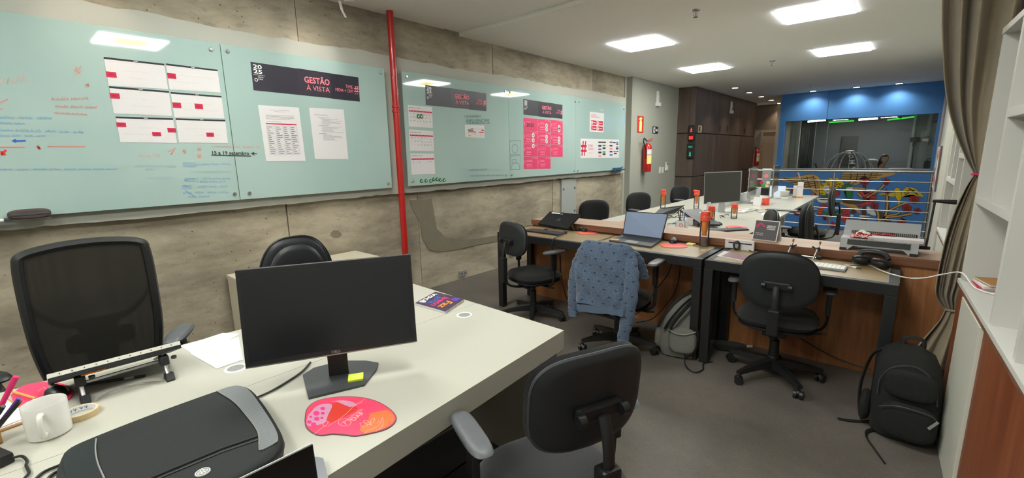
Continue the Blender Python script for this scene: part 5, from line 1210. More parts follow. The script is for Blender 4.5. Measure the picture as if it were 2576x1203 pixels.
def sleeve(pts, r):
    P = spline(pts, 6); n = 18; bm = bm_new(); rings = []; N_ = len(P)
    for i, p in enumerate(P):
        a = P[max(0, i - 1)]; b_ = P[min(N_ - 1, i + 1)]; d = (b_ - a).normalized(); s = d.cross(Vector((0, 1, 0))).normalized(); u = s.cross(d); t_ = i / (N_ - 1); rr = r[0] * (1 - t_) + r[1] * t_
        rings.append([bm.verts.new(p + (s * math.cos(2 * PI * k / n) * rr + u * math.sin(2 * PI * k / n) * rr * .42) * (1 + .10 * math.sin(i * 1.9 + k * .8))) for k in range(n)])
    for A, Bq in zip(rings, rings[1:]):
        for k in range(n): bm.faces.new((A[k], A[(k + 1) % n], Bq[(k + 1) % n], Bq[k]))
    bm.faces.new(rings[0][::-1]); bm.faces.new(rings[-1]); bmesh.ops.recalc_face_normals(bm, faces=bm.faces[:]); return bm
obj('sleeve', sleeve([(-.16, -.26, .80), (-.205, -.27, .74), (-.235, -.29, .60), (-.24, -.30, .46), (-.24, -.30, .37)], (.06, .04)), M('sweat'), sw, smooth=True)
obj('sleeve', sleeve([(.16, -.255, .84), (.21, -.30, .74), (.23, -.33, .60), (.215, -.34, .42), (.185, -.34, .24)], (.065, .042)), M('sweat'), sw, smooth=True)
obj('cuff', sleeve([(-.245, -.30, .375), (-.245, -.30, .35), (-.243, -.30, .31)], (.040, .037)), M('sweat_rib'), sw, smooth=True)
obj('cuff', sleeve([(.188, -.34, .25), (.184, -.34, .225), (.18, -.34, .19)], (.042, .039)), M('sweat_rib'), sw, smooth=True)
obj('shoulder', sleeve([(.17, -.24, .85), (.225, -.215, .80), (.25, -.19, .73), (.26, -.17, .66)], (.045, .035)), M('sweat'), sw, smooth=True)
0 and obj('collar', T([(.10 * math.cos(a), -.25 + .02 * math.sin(a), .912) for a in [k * PI / 12 for k in range(24)]], .008, 8, closed=True), M('sweat_rib'), sw, smooth=True)
# ================================================================== THINGS ON THE WHITE DESK
ZD = .7505
def W2(px, py, z=ZD): return at(px, py, 'z', z)
# monitor
mo = thing('monitor', 'large black monitor on angular grey stand, switched off, on the white desk', 'monitor', (-1.475, .715, ZD), R_(61.3))
scr = [];
tl = -R_(6); mw, mh, mz = .572, .335, .105
def scr_part(name, x0, x1, y0, y1, z0, z1, mat, bev=0):
    bm = B(x0, x1, y0, y1, z0, z1, bev); rot(bm, 'X', tl); return obj(name, mv(bm, 0, -.0, mz), M(mat), mo)
scr_part('back_shell', -mw / 2, mw / 2, -.004, .022, 0, mh, 'black_plastic', .004)
scr_part('bezel', -mw / 2, mw / 2, -.010, -.004, 0, mh, 'black_metal', .002)
scr_part('screen', -mw / 2 + .014, mw / 2 - .014, -.0112, -.0095, .022, mh - .014, 'screen_off')
scr_part('chin_strip', -mw / 2 + .002, mw / 2 - .002, -.0115, -.004, .0, .004, 'steel')
bm, tw, th = text_bm('DELL', True); s_ = .030 / tw
for v in bm.verts: v.co = Vector((v.co.x * s_ - .015, -.0114, v.co.y * s_ * .95 + .0075))
rot(bm, 'X', tl); obj('lettering', mv(bm, 0, 0, mz), M('steel'), mo)
obj('neck', PR([(-.034, .030, 0.01), (.034, .030, .01), (.034, .030, .25), (-.034, .030, .25)], (0, .022, 0)), M('black_metal'), mo)
obj('neck_hinge', B(-.05, .05, .018, .034, .18, .26, .004), M('black_plastic'), mo)
foot = [W2(762, 948), W2(790, 930), W2(860, 912), W2(920, 912), W2(952, 917), W2(946, 935), W2(917, 972), W2(777, 1006)]
obj('stand_foot', prism(bm_new(), [p for p in foot], (0, 0, .008)), M('grey_dark'), mo, world=True)
p = W2(895, 950, .762)
t = thing('sticky_notes', 'neon yellow-green sticky note pad on the foot of the big monitor', 'sticky notes', (p.x, p.y, .7592), R_(58))
for k in range(3): obj('note', B(-.026, .026, -.026, .026, .003 * k, .003 * k + .0028) if k < 2 else rot(B(-.026, .026, -.026, .026, .006, .0066), 'X', 0), M('lime'), t)
# mouse pad with print
mk('pad_pink', 'e23d63', .55, .2, 14); mk('pad_edge', '7a4a54', .7, .05); mk('pad_mauve', 'c58aa8', .6, .05); mk('pad_orange', 'ee6a35', .55, .15, 10); mk('pad_line', 'f4a9a6', .6, 0); mk('pad_magenta', 'd8347e', .6, .05)
pad_px = [(768, 1058), (773, 1030), (795, 1012), (830, 1003), (870, 1000), (915, 1003), (955, 1015), (985, 1035), (996, 1052), (990, 1068), (968, 1082), (930, 1092), (895, 1098), (865, 1095), (835, 1093), (808, 1097), (785, 1089), (771, 1075)]
pp = [W2(*q_) for q_ in pad_px]; c = sum(pp, Vector()) / len(pp)
mp_ = thing('mouse_pad', 'kidney-shaped pink and orange mouse pad printed cultura DAF, before the monitor', 'mouse pad', (c.x, c.y, ZD))
P_ = spline(pp + [pp[0]], 3)[:-1]
obj('pad', prism(bm_new(), P_, (0, 0, .003)), M('pad_pink'), mp_, world=True)
obj('edge', T([Vector((p.x, p.y, ZD + .0015)) for p in P_], .0022, 6, closed=True), M('pad_edge'), mp_, world=True)
def onpad(px, py, l=0): return W2(px, py, ZD + .0033 + l * .0003)
def padpoly(pts, mat, l=0, nm='print', sm=True):
    Q = [onpad(x, y, l) for x, y in pts]; Q = spline(Q + [Q[0]], 3)[:-1] if sm else Q
    bm = bm_new(); f = bm.faces.new([bm.verts.new(p) for p in Q]); bmesh.ops.triangulate(bm, faces=[f]); bm.normal_update()
    if sum(f.normal.z for f in bm.faces) < 0: bmesh.ops.reverse_faces(bm, faces=bm.faces[:])
    return obj(nm, bm, M(mat), mp_, world=True)
padpoly([(930, 1040), (975, 1032), (992, 1050), (985, 1066), (960, 1080), (920, 1090), (905, 1078), (925, 1060)], 'pad_orange', 0)
padpoly([(820, 1025), (850, 1012), (880, 1022), (900, 1028), (860, 1052), (825, 1062)], 'red', 0)
padpoly([(775, 1045), (800, 1020), (835, 1018), (825, 1045), (815, 1065), (778, 1072), (771, 1062)], 'pad_mauve', .5)
padpoly([(830, 1010), (870, 1008), (895, 1016), (880, 1024), (850, 1012)], 'pad_mauve', .5)
for x, y, r in ((812, 1028, 6), (796, 1040, 8), (782, 1049, 4), (797, 1054, 7), (812, 1040, 5), (778, 1062, 6), (789, 1068, 7), (810, 1052, 4)): padpoly([(x + r * math.cos(a), y + r * .72 * math.sin(a)) for a in [k * PI / 4 for k in range(8)]], 'pad_magenta', 1)
def padlines(paths, w=.0016, mat='pad_line', nm='line_art'):
    bm = bm_new()
    for q_ in paths: ribbon(bm, spline([onpad(*a, 1.5) for a in q_], 5), w, (0, 0, 1))
    obj(nm, bm, M(mat), mp_, world=True)
padlines([[(790, 1093), (808, 1078), (820, 1070), (826, 1062), (818, 1060), (812, 1068), (822, 1073), (845, 1060), (870, 1042), (890, 1022), (905, 1012), (918, 1004)], [(893, 1022), (900, 1016), (912, 1012)]])
padlines([[(845 + 0, 1010), (856, 1007), (868, 1010)], [(917, 1092), (925, 1083), (940, 1078), (955, 1068), (960, 1056), (963, 1052), (962, 1072), (945, 1086)], [(948, 1066), (955, 1058)], [(935, 1070), (925, 1060), (915, 1058), (920, 1066), (935, 1070)], [(930, 1068), (935, 1056), (942, 1052), (940, 1062), (930, 1068)], [(905, 1066), (915, 1064), (925, 1070), (912, 1074), (905, 1066)]], .0014)
padlines([[(867 + 16 * math.cos(a), 1063 + 9 * math.sin(a)) for a in [k * PI / 6 for k in range(13)]], [(858, 1066), (868, 1060), (878, 1058)], [(862, 1060), (868, 1066)], [(870, 1070), (868, 1060), (872, 1056)]], .0016)
u_ = W2(912, 1022) - W2(875, 1050)
o_ = onpad(879, 1058, 2); ud = (onpad(916, 1030, 2) - onpad(879, 1058, 2)); vd = Vector((-ud.y, ud.x, 0))
lettering('DAF', M('pad_line'), o_ + vd.normalized() * -.016 + ud * .05, ud, vd, w=ud.length * .72, h=.018, parent=mp_, bold=True)
lettering('cultura', M('pad_line'), o_ + vd.normalized() * .003, ud, vd, w=ud.length * .98, h=.014, parent=mp_)
# cable from the grommet to the laptop case
cab_pts = spline([W2(700, 850, .85), W2(740, 905, ZD + .02), W2(720, 945, ZD + .005), W2(690, 970, ZD + .005), W2(650, 998, ZD + .005), W2(620, 1010, ZD + .005)], 6)
cab_pts = spline([W2(781, 912, ZD + .006), W2(760, 935, ZD + .005), W2(720, 962, ZD + .005), W2(680, 985, ZD + .005), W2(646, 1000, ZD + .005)], 6)
top('power_cable', T(cab_pts, .0038, 8), M('black_plastic'), 'thin black cable running from behind the monitor to the laptop case', 'cable', smooth=True)
# laptop case
bgc = Vector((-1.438, .222, ZD)); bg = thing('laptop_case', 'black padded laptop case with grey carbon ends and round badge', 'bag', bgc, R_(0))
def carbon():
    m, nt, b = newmat('carbon_weave'); N = nt.nodes; L = nt.links; setp(b, rough=.32, spec=.6)
    tc = N.new('ShaderNodeTexCoord'); mp = N.new('ShaderNodeMapping'); mp.inputs['Rotation'].default_value = (0, 0, .7); L.new(tc.outputs['Object'], mp.inputs[0])
    w = N.new('ShaderNodeTexWave'); w.inputs['Scale'].default_value = 95; L.new(mp.outputs[0], w.inputs['Vector'])
    r = ramp(nt, w.outputs[0], [(.3, C3('3c4044')), (.7, C3('989ca0'))]); L.new(r.outputs[0], b.inputs['Base Color'])
    bp_ = N.new('ShaderNodeBump'); bp_.inputs['Strength'].default_value = .3; bp_.inputs['Distance'].default_value = .002; L.new(w.outputs[0], bp_.inputs['Height']); L.new(bp_.outputs[0], b.inputs['Normal']); return m
MAT['carbon'] = carbon()
def cpt(px, py, z=.80): return at(px, py, 'z', z)
# outline of the top seen at z = .80, fanned from the measured corners
oc = [cpt(152, 1150), cpt(170, 1128), cpt(250, 1093), cpt(400, 1035), cpt(560, 978), cpt(600, 968), cpt(632, 978), cpt(668, 1020), cpt(705, 1080), cpt(712, 1105), cpt(700, 1130), Vector((-1.135, .33, .8)), Vector((-1.115, .20, .8)), Vector((-1.12, .07, .8)), Vector((-1.14, -.0, .8)), Vector((-1.20, -.03, .8)), Vector((-1.35, -.02, .8)), Vector((-1.50, -.01, .8))]
oc = spline(oc + [oc[0]], 3)[:-1]; cc = sum(oc, Vector()) / len(oc)
def case_layer(zs, ins):
    bm = bm_new(); rings = []
    for z, s in zip(zs, ins): rings.append([bm.verts.new(Vector((cc.x + (p.x - cc.x) * s, cc.y + (p.y - cc.y) * s, z))) for p in oc])
    for A, Bq in zip(rings, rings[1:]):
        for k in range(len(A)): bm.faces.new((A[k], A[(k + 1) % len(A)], Bq[(k + 1) % len(A)], Bq[k]))
    bm.faces.new(rings[0][::-1]); bm.faces.new(rings[-1]); bmesh.ops.recalc_face_normals(bm, faces=bm.faces[:]); return bm
obj('lower_shell', case_layer([ZD, ZD + .006, ZD + .022, ZD + .024], [.95, .99, 1.0, .99]), M('black_fabric'), bg, world=True, smooth=True)
obj('zip_track', case_layer([ZD + .023, ZD + .027, ZD + .031], [1.0, 1.008, 1.0]), M('black_plastic'), bg, world=True, smooth=True)
mk('neoprene', '111517', .75, .08, 30, .2, 400)
obj('upper_shell', case_layer([ZD + .030, ZD + .044, ZD + .052, ZD + .055], [1.0, .995, .965, .93]), M('neoprene'), bg, world=True, smooth=True)
def strip_poly(pts, mat, nm, z=ZD + .0555, th=.0025):
    Q = [at(x, y, 'z', z) for x, y in pts]; obj(nm, prism(bm_new(), spline(Q, 4), (0, 0, th)), M(mat), bg, world=True, smooth=False)
strip_poly([(548, 985), (572, 976), (600, 972), (625, 982), (655, 1020), (690, 1075), (700, 1105), (690, 1118), (655, 1135), (650, 1120), (648, 1085), (620, 1045), (588, 1010), (548, 985)], 'carbon', 'end_panel')
strip_poly([(242, 1104), (205, 1118), (170, 1138), (160, 1165), (168, 1203), (185, 1260), (280, 1260), (262, 1203), (245, 1165), (240, 1130), (242, 1104)], 'black_leather', 'end_panel')
for q_ in ([(242, 1104), (240, 1130), (246, 1165), (262, 1203), (275, 1240)], [(548, 985), (588, 1010), (620, 1045), (648, 1085), (652, 1120)]):
    obj('stitching', T(spline([at(x, y, 'z', ZD + .058) for x, y in q_], 6), .0018, 5), M('grey_mid'), bg, world=True)
obj('pocket_zip', T([at(x, y, 'z', ZD + .057) for x, y in ((648, 1098), (560, 1128), (440, 1178), (380, 1203), (320, 1232))], .003, 6), M('black_plastic'), bg, world=True)
obj('pocket_seam', T([at(x, y, 'z', ZD + .057) for x, y in ((648, 1107), (560, 1137), (440, 1187), (380, 1212))], .0015, 5), M('grey_dark'), bg, world=True)
p = at(510, 1188, 'z', ZD + .057)
obj('badge', lathe(bm_new(), [(0, 0), (.0165, 0), (.0165, .002), (.014, .0026), (0, .0024)], (p.x, p.y, ZD + .0552), 28), M('grey_mid'), bg, world=True, smooth=True)
bm = bm_new()
for a0 in (0, PI / 2, PI, 3 * PI / 2): ribbon(bm, [Vector((p.x + .0065 * math.cos(a0) + .004 * math.cos(a), p.y + .0065 * math.sin(a0) + .004 * math.sin(a), ZD + .0582)) for a in [k * PI / 6 for k in range(13)]], .0014, (0, 0, 1))
ribbon(bm, [Vector((p.x + .0148 * math.cos(a), p.y + .0148 * math.sin(a), ZD + .0582)) for a in [k * PI / 14 for k in range(29)]], .0014, (0, 0, 1)); obj('badge_emblem', bm, M('white'), bg, world=True)
# foreground laptop at the desk edge
lp = thing('laptop', 'open dark laptop at the near desk edge, black screen back towards camera', 'laptop', (-1.06, .30, ZD))
bq = [at(797, 1139, 'z', .765), at(806, 1142, 'z', .765), at(822, 1165, 'z', .765), at(850, 1212, 'z', .765), Vector((-.99, .36, .765)), Vector((-.99, .03, .765)), Vector((-1.10, .03, .765)), Vector((-1.118, .40, .765))]
obj('base', prism(bm_new(), [(-1.105, .045, ZD), (-1.105, .452, ZD), (-1.085, .462, ZD), (-.955, .418, ZD), (-.93, .40, ZD), (-.93, .045, ZD)], (0, 0, .016)), mk('laptop_grey', '6f7278', .38, .03, metal=.4), lp, world=True)
A1, A2 = at(785, 1121, 'x', -.975), at(792, 1203, 'x', -.975)
ylid = A1.y
lid = [(-.975, ylid, A1.z), (-.975, ylid + .004, ZD + .02), (-.975, .05, ZD + .02), (-.975, .05, A1.z + .004)]
obj('lid', prism(bm_new(), lid, (-.006, 0, 0)), M('screen_dark'), lp, world=True)
obj('lid_edge', T([Vector((-.978, ylid, A1.z + .0015)), Vector((-.978, .05, A1.z + .0055))], .0028, 6), M('alu'), lp, world=True)
obj('lid_edge', T([Vector((-.978, ylid + .0015, A1.z)), Vector((-.978, ylid + .0055, ZD + .02))], .0016, 6), M('grey_dark'), lp, world=True)
obj('keyboard', B(-1.10, -.985, .08, .38, ZD + .0162, ZD + .0175), M('black_plastic'), lp, world=True)
# laptop on a folding stand
a0, a1 = Vector((-2.027, .017, .862)), Vector((-2.011, .372, .862))
ls = thing('laptop', 'pale laptop tilted on a folding stand, far side of the white desk', 'laptop', (-2.08, .195, ZD))
dn = Vector((-.205, 0, -.078)); nrm = Vector((-.078, 0, .205)).normalized()
def slab(off0, off1, grow=0): return prism(bm_new(), [a0 + nrm * off0, a1 + nrm * off0, a1 + dn + nrm * off0, a0 + dn + nrm * off0], nrm * (off1 - off0))
mk('laptop_white', 'e6e5dc', .35, .02)
obj('lid', slab(.0, .014), M('laptop_white'), ls, world=True)
obj('base', slab(-.014, -.001), M('black_metal'), ls, world=True)
bm = bm_new()
for k in range(11):
    q_ = a0.lerp(a1, .08 + .084 * k) + Vector((.0006, 0, .0075)); box(bm, q_.x - .001, q_.x + .001, q_.y - .0015, q_.y + .0015, q_.z - .0015, q_.z + .0015)
o = obj('vent_marks', bm, M('grey_dark'), ls, world=True); o['kind'] = 'stuff'
lg = a0.lerp(a1, .22) + dn * .15 - nrm * .016
obj('orange_emblem', T(spline([lg + Vector((0, y_, 0)) + dn * s_ for y_, s_ in ((0, 0), (.02, -.03), (.035, .03), (.05, .06), (.06, .0), (.03, .02))], 4), .004, 5), M('orange'), ls, world=True)
st = thing('laptop_stand', 'folding aluminium stand with black rubber feet under the pale laptop', 'stand', (-1.99, .2, ZD))
for (px, py, fy) in ((215, 1012, .078), (427, 955, .313)):
    g = W2(px, py); tp = Vector((-2.035, g.y - .0, .835))
    obj('rubber_foot', prism(bm_new(), [(g.x - .03, g.y - .012, ZD), (g.x + .022, g.y - .012, ZD), (g.x + .02, g.y - .010, ZD + .006), (g.x - .006, g.y - .008, ZD + .022), (g.x - .03, g.y - .01, ZD + .018)], (0, .024, 0)), M('rubber'), st, world=True)
    obj('rod', T(spline([Vector((g.x - .015, g.y, ZD + .015)), Vector((g.x - .03, g.y, ZD + .035)), Vector((g.x - .045, g.y, .815))], 5), .006, 8), M('alu'), st, world=True, smooth=True)
    obj('joint', B(g.x - .065, g.x - .028, g.y - .014, g.y + .014, .797, .832, .005), M('rubber'), st, world=True)
    obj('support_rail', T([Vector((g.x - .05, g.y, .83)), Vector((g.x - .05, g.y, .83)) + dn * .85], .005, 8), M('alu'), st, world=True, smooth=True)
    obj('knob', lathe(bm_new(), [(0, 0), (.008, 0), (.009, .004), (.009, .01), (0, .012)], (g.x - .04, g.y + .03, .812), 12), M('grey_dark'), st, world=True, smooth=True)
for dz in (0, .004):
    obj('wire', T(spline([W2(235, 1010, ZD + .006 + dz), W2(290, 985 - dz * 1500, ZD + .005), W2(350, 966 - dz * 500, ZD + .005), W2(415, 960, ZD + .006 + dz)], 6), .0012, 6), M('steel'), st, world=True, smooth=True)
obj('crossbar', T([Vector((-2.07, .09, .80)), Vector((-2.07, .31, .80))], .006, 8), M('alu'), st, world=True, smooth=True)
a, b_ = W2(215, 968, ZD + .005), W2(365, 945, ZD + .005)
pn = thing('pen', 'black pen lying on the desk beneath the pale laptop', 'pen', (a + b_) / 2); pn.location.z = ZD
obj('barrel', T([a, b_], .005, 8), M('black_plastic'), pn, world=True, smooth=True); obj('label_band', T([a.lerp(b_, .65), a.lerp(b_, .82)], .0053, 8), M('grey_mid'), pn, world=True, smooth=True)
# mug
mg = thing('mug', 'plain white ceramic mug with its handle towards the camera', 'mug', (-1.856, -.003, ZD), R_(-12))
mk('ceramic', 'dcdbd6', .18, .02, spec=.6)
obj('cup', lathe(bm_new(), [(0, 0), (.045, 0), (.049, .004), (.050, .101), (.0485, .1035), (.0465, .101), (.0455, .008), (0, .006)], n=40), M('ceramic'), mg, smooth=True)
obj('handle', T(spline([(.049, 0, .084), (.066, 0, .087), (.078, 0, .072), (.078, 0, .044), (.066, 0, .024), (.049, 0, .024)], 6), .0072, 12, flat=1.0), M('ceramic'), mg, smooth=True)
# tape roll
tr_ = thing('tape_roll', 'roll of clear adhesive tape lying right of the mug', 'tape', (-1.915, .070, ZD))
obj('tape_ring', lathe(bm_new(), [(.040, 0), (.045, 0), (.045, .018), (.040, .018), (.040, 0)], n=40), M('tape'), tr_, smooth=False)
obj('core', lathe(bm_new(), [(.0385, 0), (.040, 0), (.040, .0182), (.0385, .0182), (.0385, 0)], n=40), M('white_plastic'), tr_)
bm = bm_new()
for a in (2.6, 2.9, 3.3, 3.6): ribbon(bm, [Vector((.0382 * math.cos(a + k * .05), .0382 * math.sin(a + k * .05), .009 + .005 * math.sin(k * 2.1))) for k in range(5)], .002, (-math.cos(a), -math.sin(a), 0))
obj('core_lettering', bm, M('blue'), tr_)
# far mouse pad, mouse, papers, pens
pp = [W2(*q_) for q_ in ((28, 995), (60, 972), (110, 963), (160, 968), (185, 985), (170, 1010), (120, 1020), (70, 1030), (40, 1020))]
t = thing('mouse_pad', 'red mouse pad partly under the mug and pale laptop at left', 'mouse pad', sum(pp, Vector()) / 9); t.location.z = ZD
P_ = spline(pp + [pp[0]], 3)[:-1]; obj('pad', prism(bm_new(), P_, (0, 0, .003)), M('pad_pink'), t, world=True)
bm = bm_new(); ribbon(bm, spline([W2(95, 985, ZD + .0036), W2(110, 975, ZD + .0036), W2(118, 985, ZD + .0036), W2(105, 992, ZD + .0036), W2(125, 980, ZD + .0036), W2(150, 975, ZD + .0036)], 5), .0018, (0, 0, 1)); obj('line_art', bm, M('pad_line'), t, world=True)
p = W2(142, 990, ZD + .01)
def mouse(o, rz, lab, grp='computer mice on the steel desk', s=1.0):
    t = thing('computer_mouse', lab, 'mouse', o, rz, grp)
    bm = bm_new(); ball(bm, (0, 0, 0), .05 * s, .62, 1, .55, 18, 10)
    for v in bm.verts: v.co.z = max(v.co.z, -.004 * s)
    mv(bm, 0, 0, .006 * s); obj('body', bm, M('black_plastic'), t, smooth=True)
    obj('button_panel', mv(ball(bm_new(), (0, 0, 0), .034 * s, .5, .7, .45, 14, 8), 0, .016 * s, .021 * s), M('grey_mid'), t, smooth=True)
    obj('wheel', rot(T([(-.004, 0, 0), (.004, 0, 0)], .008 * s, 12), 'Z', 0) and mv(T([(-.004, 0, 0), (.004, 0, 0)], .008 * s, 12), 0, .026 * s, .030 * s), M('rubber'), t, smooth=True); return t
mouse((p.x, p.y, ZD + .003), R_(100), 'black mouse under the corner of the pale laptop', None)
pa = [W2(-40, 1000), W2(20, 965), W2(60, 1065), W2(0, 1080)]
t = thing('paper_stack', 'white papers on a brown clipboard at the left picture edge', 'papers', (-2.1, -.13, ZD), R_(12))
obj('clipboard', B(-.13, .12, -.13, .08, 0, .006, .002), M('kraft'), t); obj('sheet', B(-.125, .115, -.125, .072, .006, .009), M('paper'), t); obj('sheet', rot(B(-.12, .11, -.12, .06, .0092, .012), 'Z', .06), M('paper'), t)
# printed sheets near the centre
for k, (qd, rz_, lab) in enumerate((([(478, 890), (600, 848), (612, 905), (545, 928)], 0, 'printed sheet with faint handwriting left of the monitor, upper one'), ([(455, 872), (560, 838), (604, 840), (500, 900)], 0, 'blank white sheet under the printed one, left of the monitor'))):
    Q = [W2(x, y, ZD + .0008 - k * .0004) for x, y in qd]
    t = thing('paper_sheet', lab, 'paper', sum(Q, Vector()) / 4, 0, 'loose papers left of the monitor'); obj('sheet', prism(bm_new(), Q, (0, 0, .0003)), M('paper'), t, world=True)
    if k == 0:
        bm = bm_new(); f = quad_uv(Q[3], Q[2], Q[1], Q[0]); rd = random.Random(4)
        for j in range(9): ribbon(bm, [f(.15 + .06 * i, .15 + .08 * j + rd.uniform(-.008, .008)) + Vector((0, 0, .0006)) for i in range(rd.randint(6, 12))], .0012, (0, 0, 1))
        o = obj('handwriting', bm, M('ink_soft'), t, world=True); o['kind'] = 'stuff'
# pen holder at the frame edge with pens
ph = thing('pen_box', 'brown cardboard pen holder cut by the left picture edge', 'pen holder', (-1.935, -.150, ZD), R_(10))
bm = bm_new()
for (x0, x1, y0, y1) in ((-.045, .045, -.045, -.041), (-.045, .045, .041, .045), (-.045, -.041, -.041, .041), (.041, .045, -.041, .041)): box(bm, x0, x1, y0, y1, 0, .105)
box(bm, -.045, .045, -.045, .045, 0, .004); obj('box', bm, M('kraft'), ph)
def pen(p0, p1, r, mat, lab, nm='pen', cap=None, cat='pen'):
    t = thing(nm, lab, cat, p0, 0, 'pens in the brown holder'); obj('barrel', T([p0, p0.lerp(p1, .8)], r, 10), M(mat), t, world=True, smooth=True); obj('cap', T([p0.lerp(p1, .8), p1], r * 1.1, 10), M(cap or mat), t, world=True, smooth=True)
base = Vector((-1.94, -.145, ZD + .004))
pen(base + Vector((.0, .008, 0)), at(40, 948, 'z', .93), .007, 'pink', 'bright pink highlighter leaning in the brown pen holder', 'highlighter')
pen(base + Vector((-.01, .015, 0)), at(48, 1002, 'z', .885), .0045, 'purple', 'purple pen leaning in the brown pen holder')
pen(base + Vector((.012, .012, 0)), at(50, 1010, 'z', .875), .005, 'black_plastic', 'black pen leaning in the brown pen holder')
pen(base + Vector((.01, .0, 0)), at(8, 1022, 'z', .87), .0055, 'white_plastic', 'white capped pen leaning in the brown pen holder', cap='black_plastic')
a, b_ = W2(30, 985, ZD + .012), W2(90, 1003, ZD + .012); t = thing('pencil', 'yellow wooden pencil lying on the red mouse pad', 'pencil', (a + b_) / 2); t.location.z = ZD + .003
obj('barrel', T([a, b_], .0042, 6), M('pencil'), t, world=True); obj('tip', T([b_, b_ + (b_ - a) * .1], [.0042, .001], 6), M('ink'), t, world=True)
# charger at lower left
t = thing('charger', 'black charger block with looped cable at lower left corner', 'charger', (-1.775, -.145, ZD), R_(20)); obj('body', B(-.05, .05, -.06, .055, 0, .03, .006), M('black_plastic'), t); obj('sticker', B(-.0, .04, -.03, .03, .0301, .0305), M('grey_dark'), t)
obj('cable', T(spline([W2(30, 1152, ZD + .015), W2(55, 1148, ZD + .01), W2(68, 1160, ZD + .006), W2(66, 1172, ZD + .006), W2(73, 1190, ZD + .006), W2(60, 1205, ZD + .006), W2(45, 1225, ZD + .006)], 5), .0035, 8), M('black_plastic'), t, world=True, smooth=True)
top('charging_cable', tube(T(spline([W2(85, 1210, ZD + .005), W2(110, 1188, ZD + .005), W2(152, 1170, ZD + .006), W2(175, 1160, ZD + .006)], 5), .004, 8), spline([W2(115, 1215, ZD + .005), W2(130, 1195, ZD + .005), W2(160, 1180, ZD + .006)], 5), .004, 8), M('black_plastic'), 'pair of black cables coming out from under the laptop case at left', 'cable', smooth=True)
# spiral notebook
Q = [W2(1045, 762, .765), W2(1120, 783, .765), W2(1167, 752, .765), W2(1095, 734, .765)]
nb = thing('notebook', 'purple spiral notebook with colourful lettering Faz bem pra você', 'notebook', sum(Q, Vector()) / 4); nb.location.z = ZD
dz = Vector((0, 0, -.014)); obj('pages', prism(bm_new(), [p + dz for p in Q], (0, 0, .0115)), M('paper'), nb, world=True); mk('cover_purple', '43304f', .35, .3, 12)
obj('cover', prism(bm_new(), [p - Vector((0, 0, .002)) for p in Q], (0, 0, .002)), M('cover_purple'), nb, world=True)
f = quad_uv(Q[0], Q[1], Q[2], Q[3])   # u: along front-left edge, v: towards upper side
for k in range(13):
    c = f(.985, .06 + .074 * k) + Vector((0, 0, -.006)); d = (Q[1] - Q[0]).normalized(); 
    obj('spiral_ring', T([c + d * .008 * math.cos(a) + Vector((0, 0, .010 * math.sin(a))) for a in [i * PI / 5 for i in range(10)]], .0012, 5, closed=True), M('steel'), nb, world=True)
e = Vector((0, 0, .0006)); qn = lambda u, v: f(u, v) + e
def nbt(s, u_, v0, v1, du, mat):   # letters read from the far side: writing runs from v1 to v0
    o = qn(u_, v1); a = qn(u_, v0) - o; b2 = qn(u_ + du, (v0 + v1) / 2) - qn(u_, (v0 + v1) / 2)
    lettering(s, M(mat), o, a, b2, w=a.length, h=b2.length, parent=nb, bold=True)
nbt('Faz', .66, .12, .62, .22, 'orange'); nbt('bem', .44, .10, .80, .19, 'pink'); nbt('pra', .25, .18, .72, .16, 'blue'); nbt('você', .04, .10, .88, .18, 'white')
obj('cover_patch', prism(bm_new(), [qn(.72, .72), qn(.92, .70), qn(.92, .96), qn(.74, .94)], (0, 0, .0003)), M('purple'), nb, world=True)

# ================================================================== THINGS ON THE STEEL DESKS
ZS = .7855
def S2(px, py, z=ZS): return at(px, py, 'z', z)
def keyboard(o, rz, w, d, lab, body, key, rows=5, cols=15, grp=None, th=.012):
    t = thing('keyboard', lab, 'keyboard', o, rz, grp)
    obj('body', B(-w / 2, w / 2, -d / 2, d / 2, 0, th, .003), M(body), t)
    kw_ = (w - .014) / cols; kd = (d - .012) / rows; n = 0
    base_bm = None
    for r in range(rows):
        c_ = 0
        while c_ < cols:
            L_ = 1
            if r == 0 and 4 <= c_ <= 8: L_ = 5 if c_ == 4 else 1
            x0 = -w / 2 + .007 + c_ * kw_; y0 = -d / 2 + .006 + r * kd
            obj('key', B(x0 + .0012, x0 + kw_ * L_ - .0012, y0 + .0012, y0 + kd - .0012, th, th + .003), M(key), t); c_ += L_
    return t
keyboard((-2.62, 3.485, ZS), R_(-1.5), .44, .135, 'black desktop keyboard before the closed laptop at the left end', 'black_plastic', 'grey_dark', 5, 18)
kb = keyboard((-.42, 3.475, ZS), R_(-2), .41, .125, 'white-keyed silver keyboard on the short steel desk', 'grey_mid', 'white_plastic', 5, 17, th=.014)
# closed laptop leaning on its stand
cl = [at(1354, 564, 'y', 3.57), at(1427, 577, 'y', 3.57), at(1461, 541, 'y', 3.745), at(1384, 534, 'y', 3.745)]
lt = thing('laptop', 'closed black laptop propped up on a stand with round logo and label', 'laptop', ((cl[0].x + cl[1].x) / 2, 3.65, ZS))
n_ = (cl[1] - cl[0]).cross(cl[3] - cl[0]).normalized(); n_ = n_ if n_.z > 0 else -n_
obj('lid', prism(bm_new(), cl, n_ * .009), M('black_metal'), lt, world=True); obj('base', prism(bm_new(), [p - n_ * .014 for p in cl], n_ * .012), M('black_plastic'), lt, world=True)
f = quad_uv(*[p + n_ * .0096 for p in cl])
obj('label', prism(bm_new(), [f(.10, .87), f(.38, .87), f(.38, .96), f(.10, .96)], n_ * .0003), M('white'), lt, world=True)
obj('label', prism(bm_new(), [f(.42, .84), f(.49, .84), f(.49, .92), f(.42, .92)], n_ * .0003), M('grey_mid'), lt, world=True)
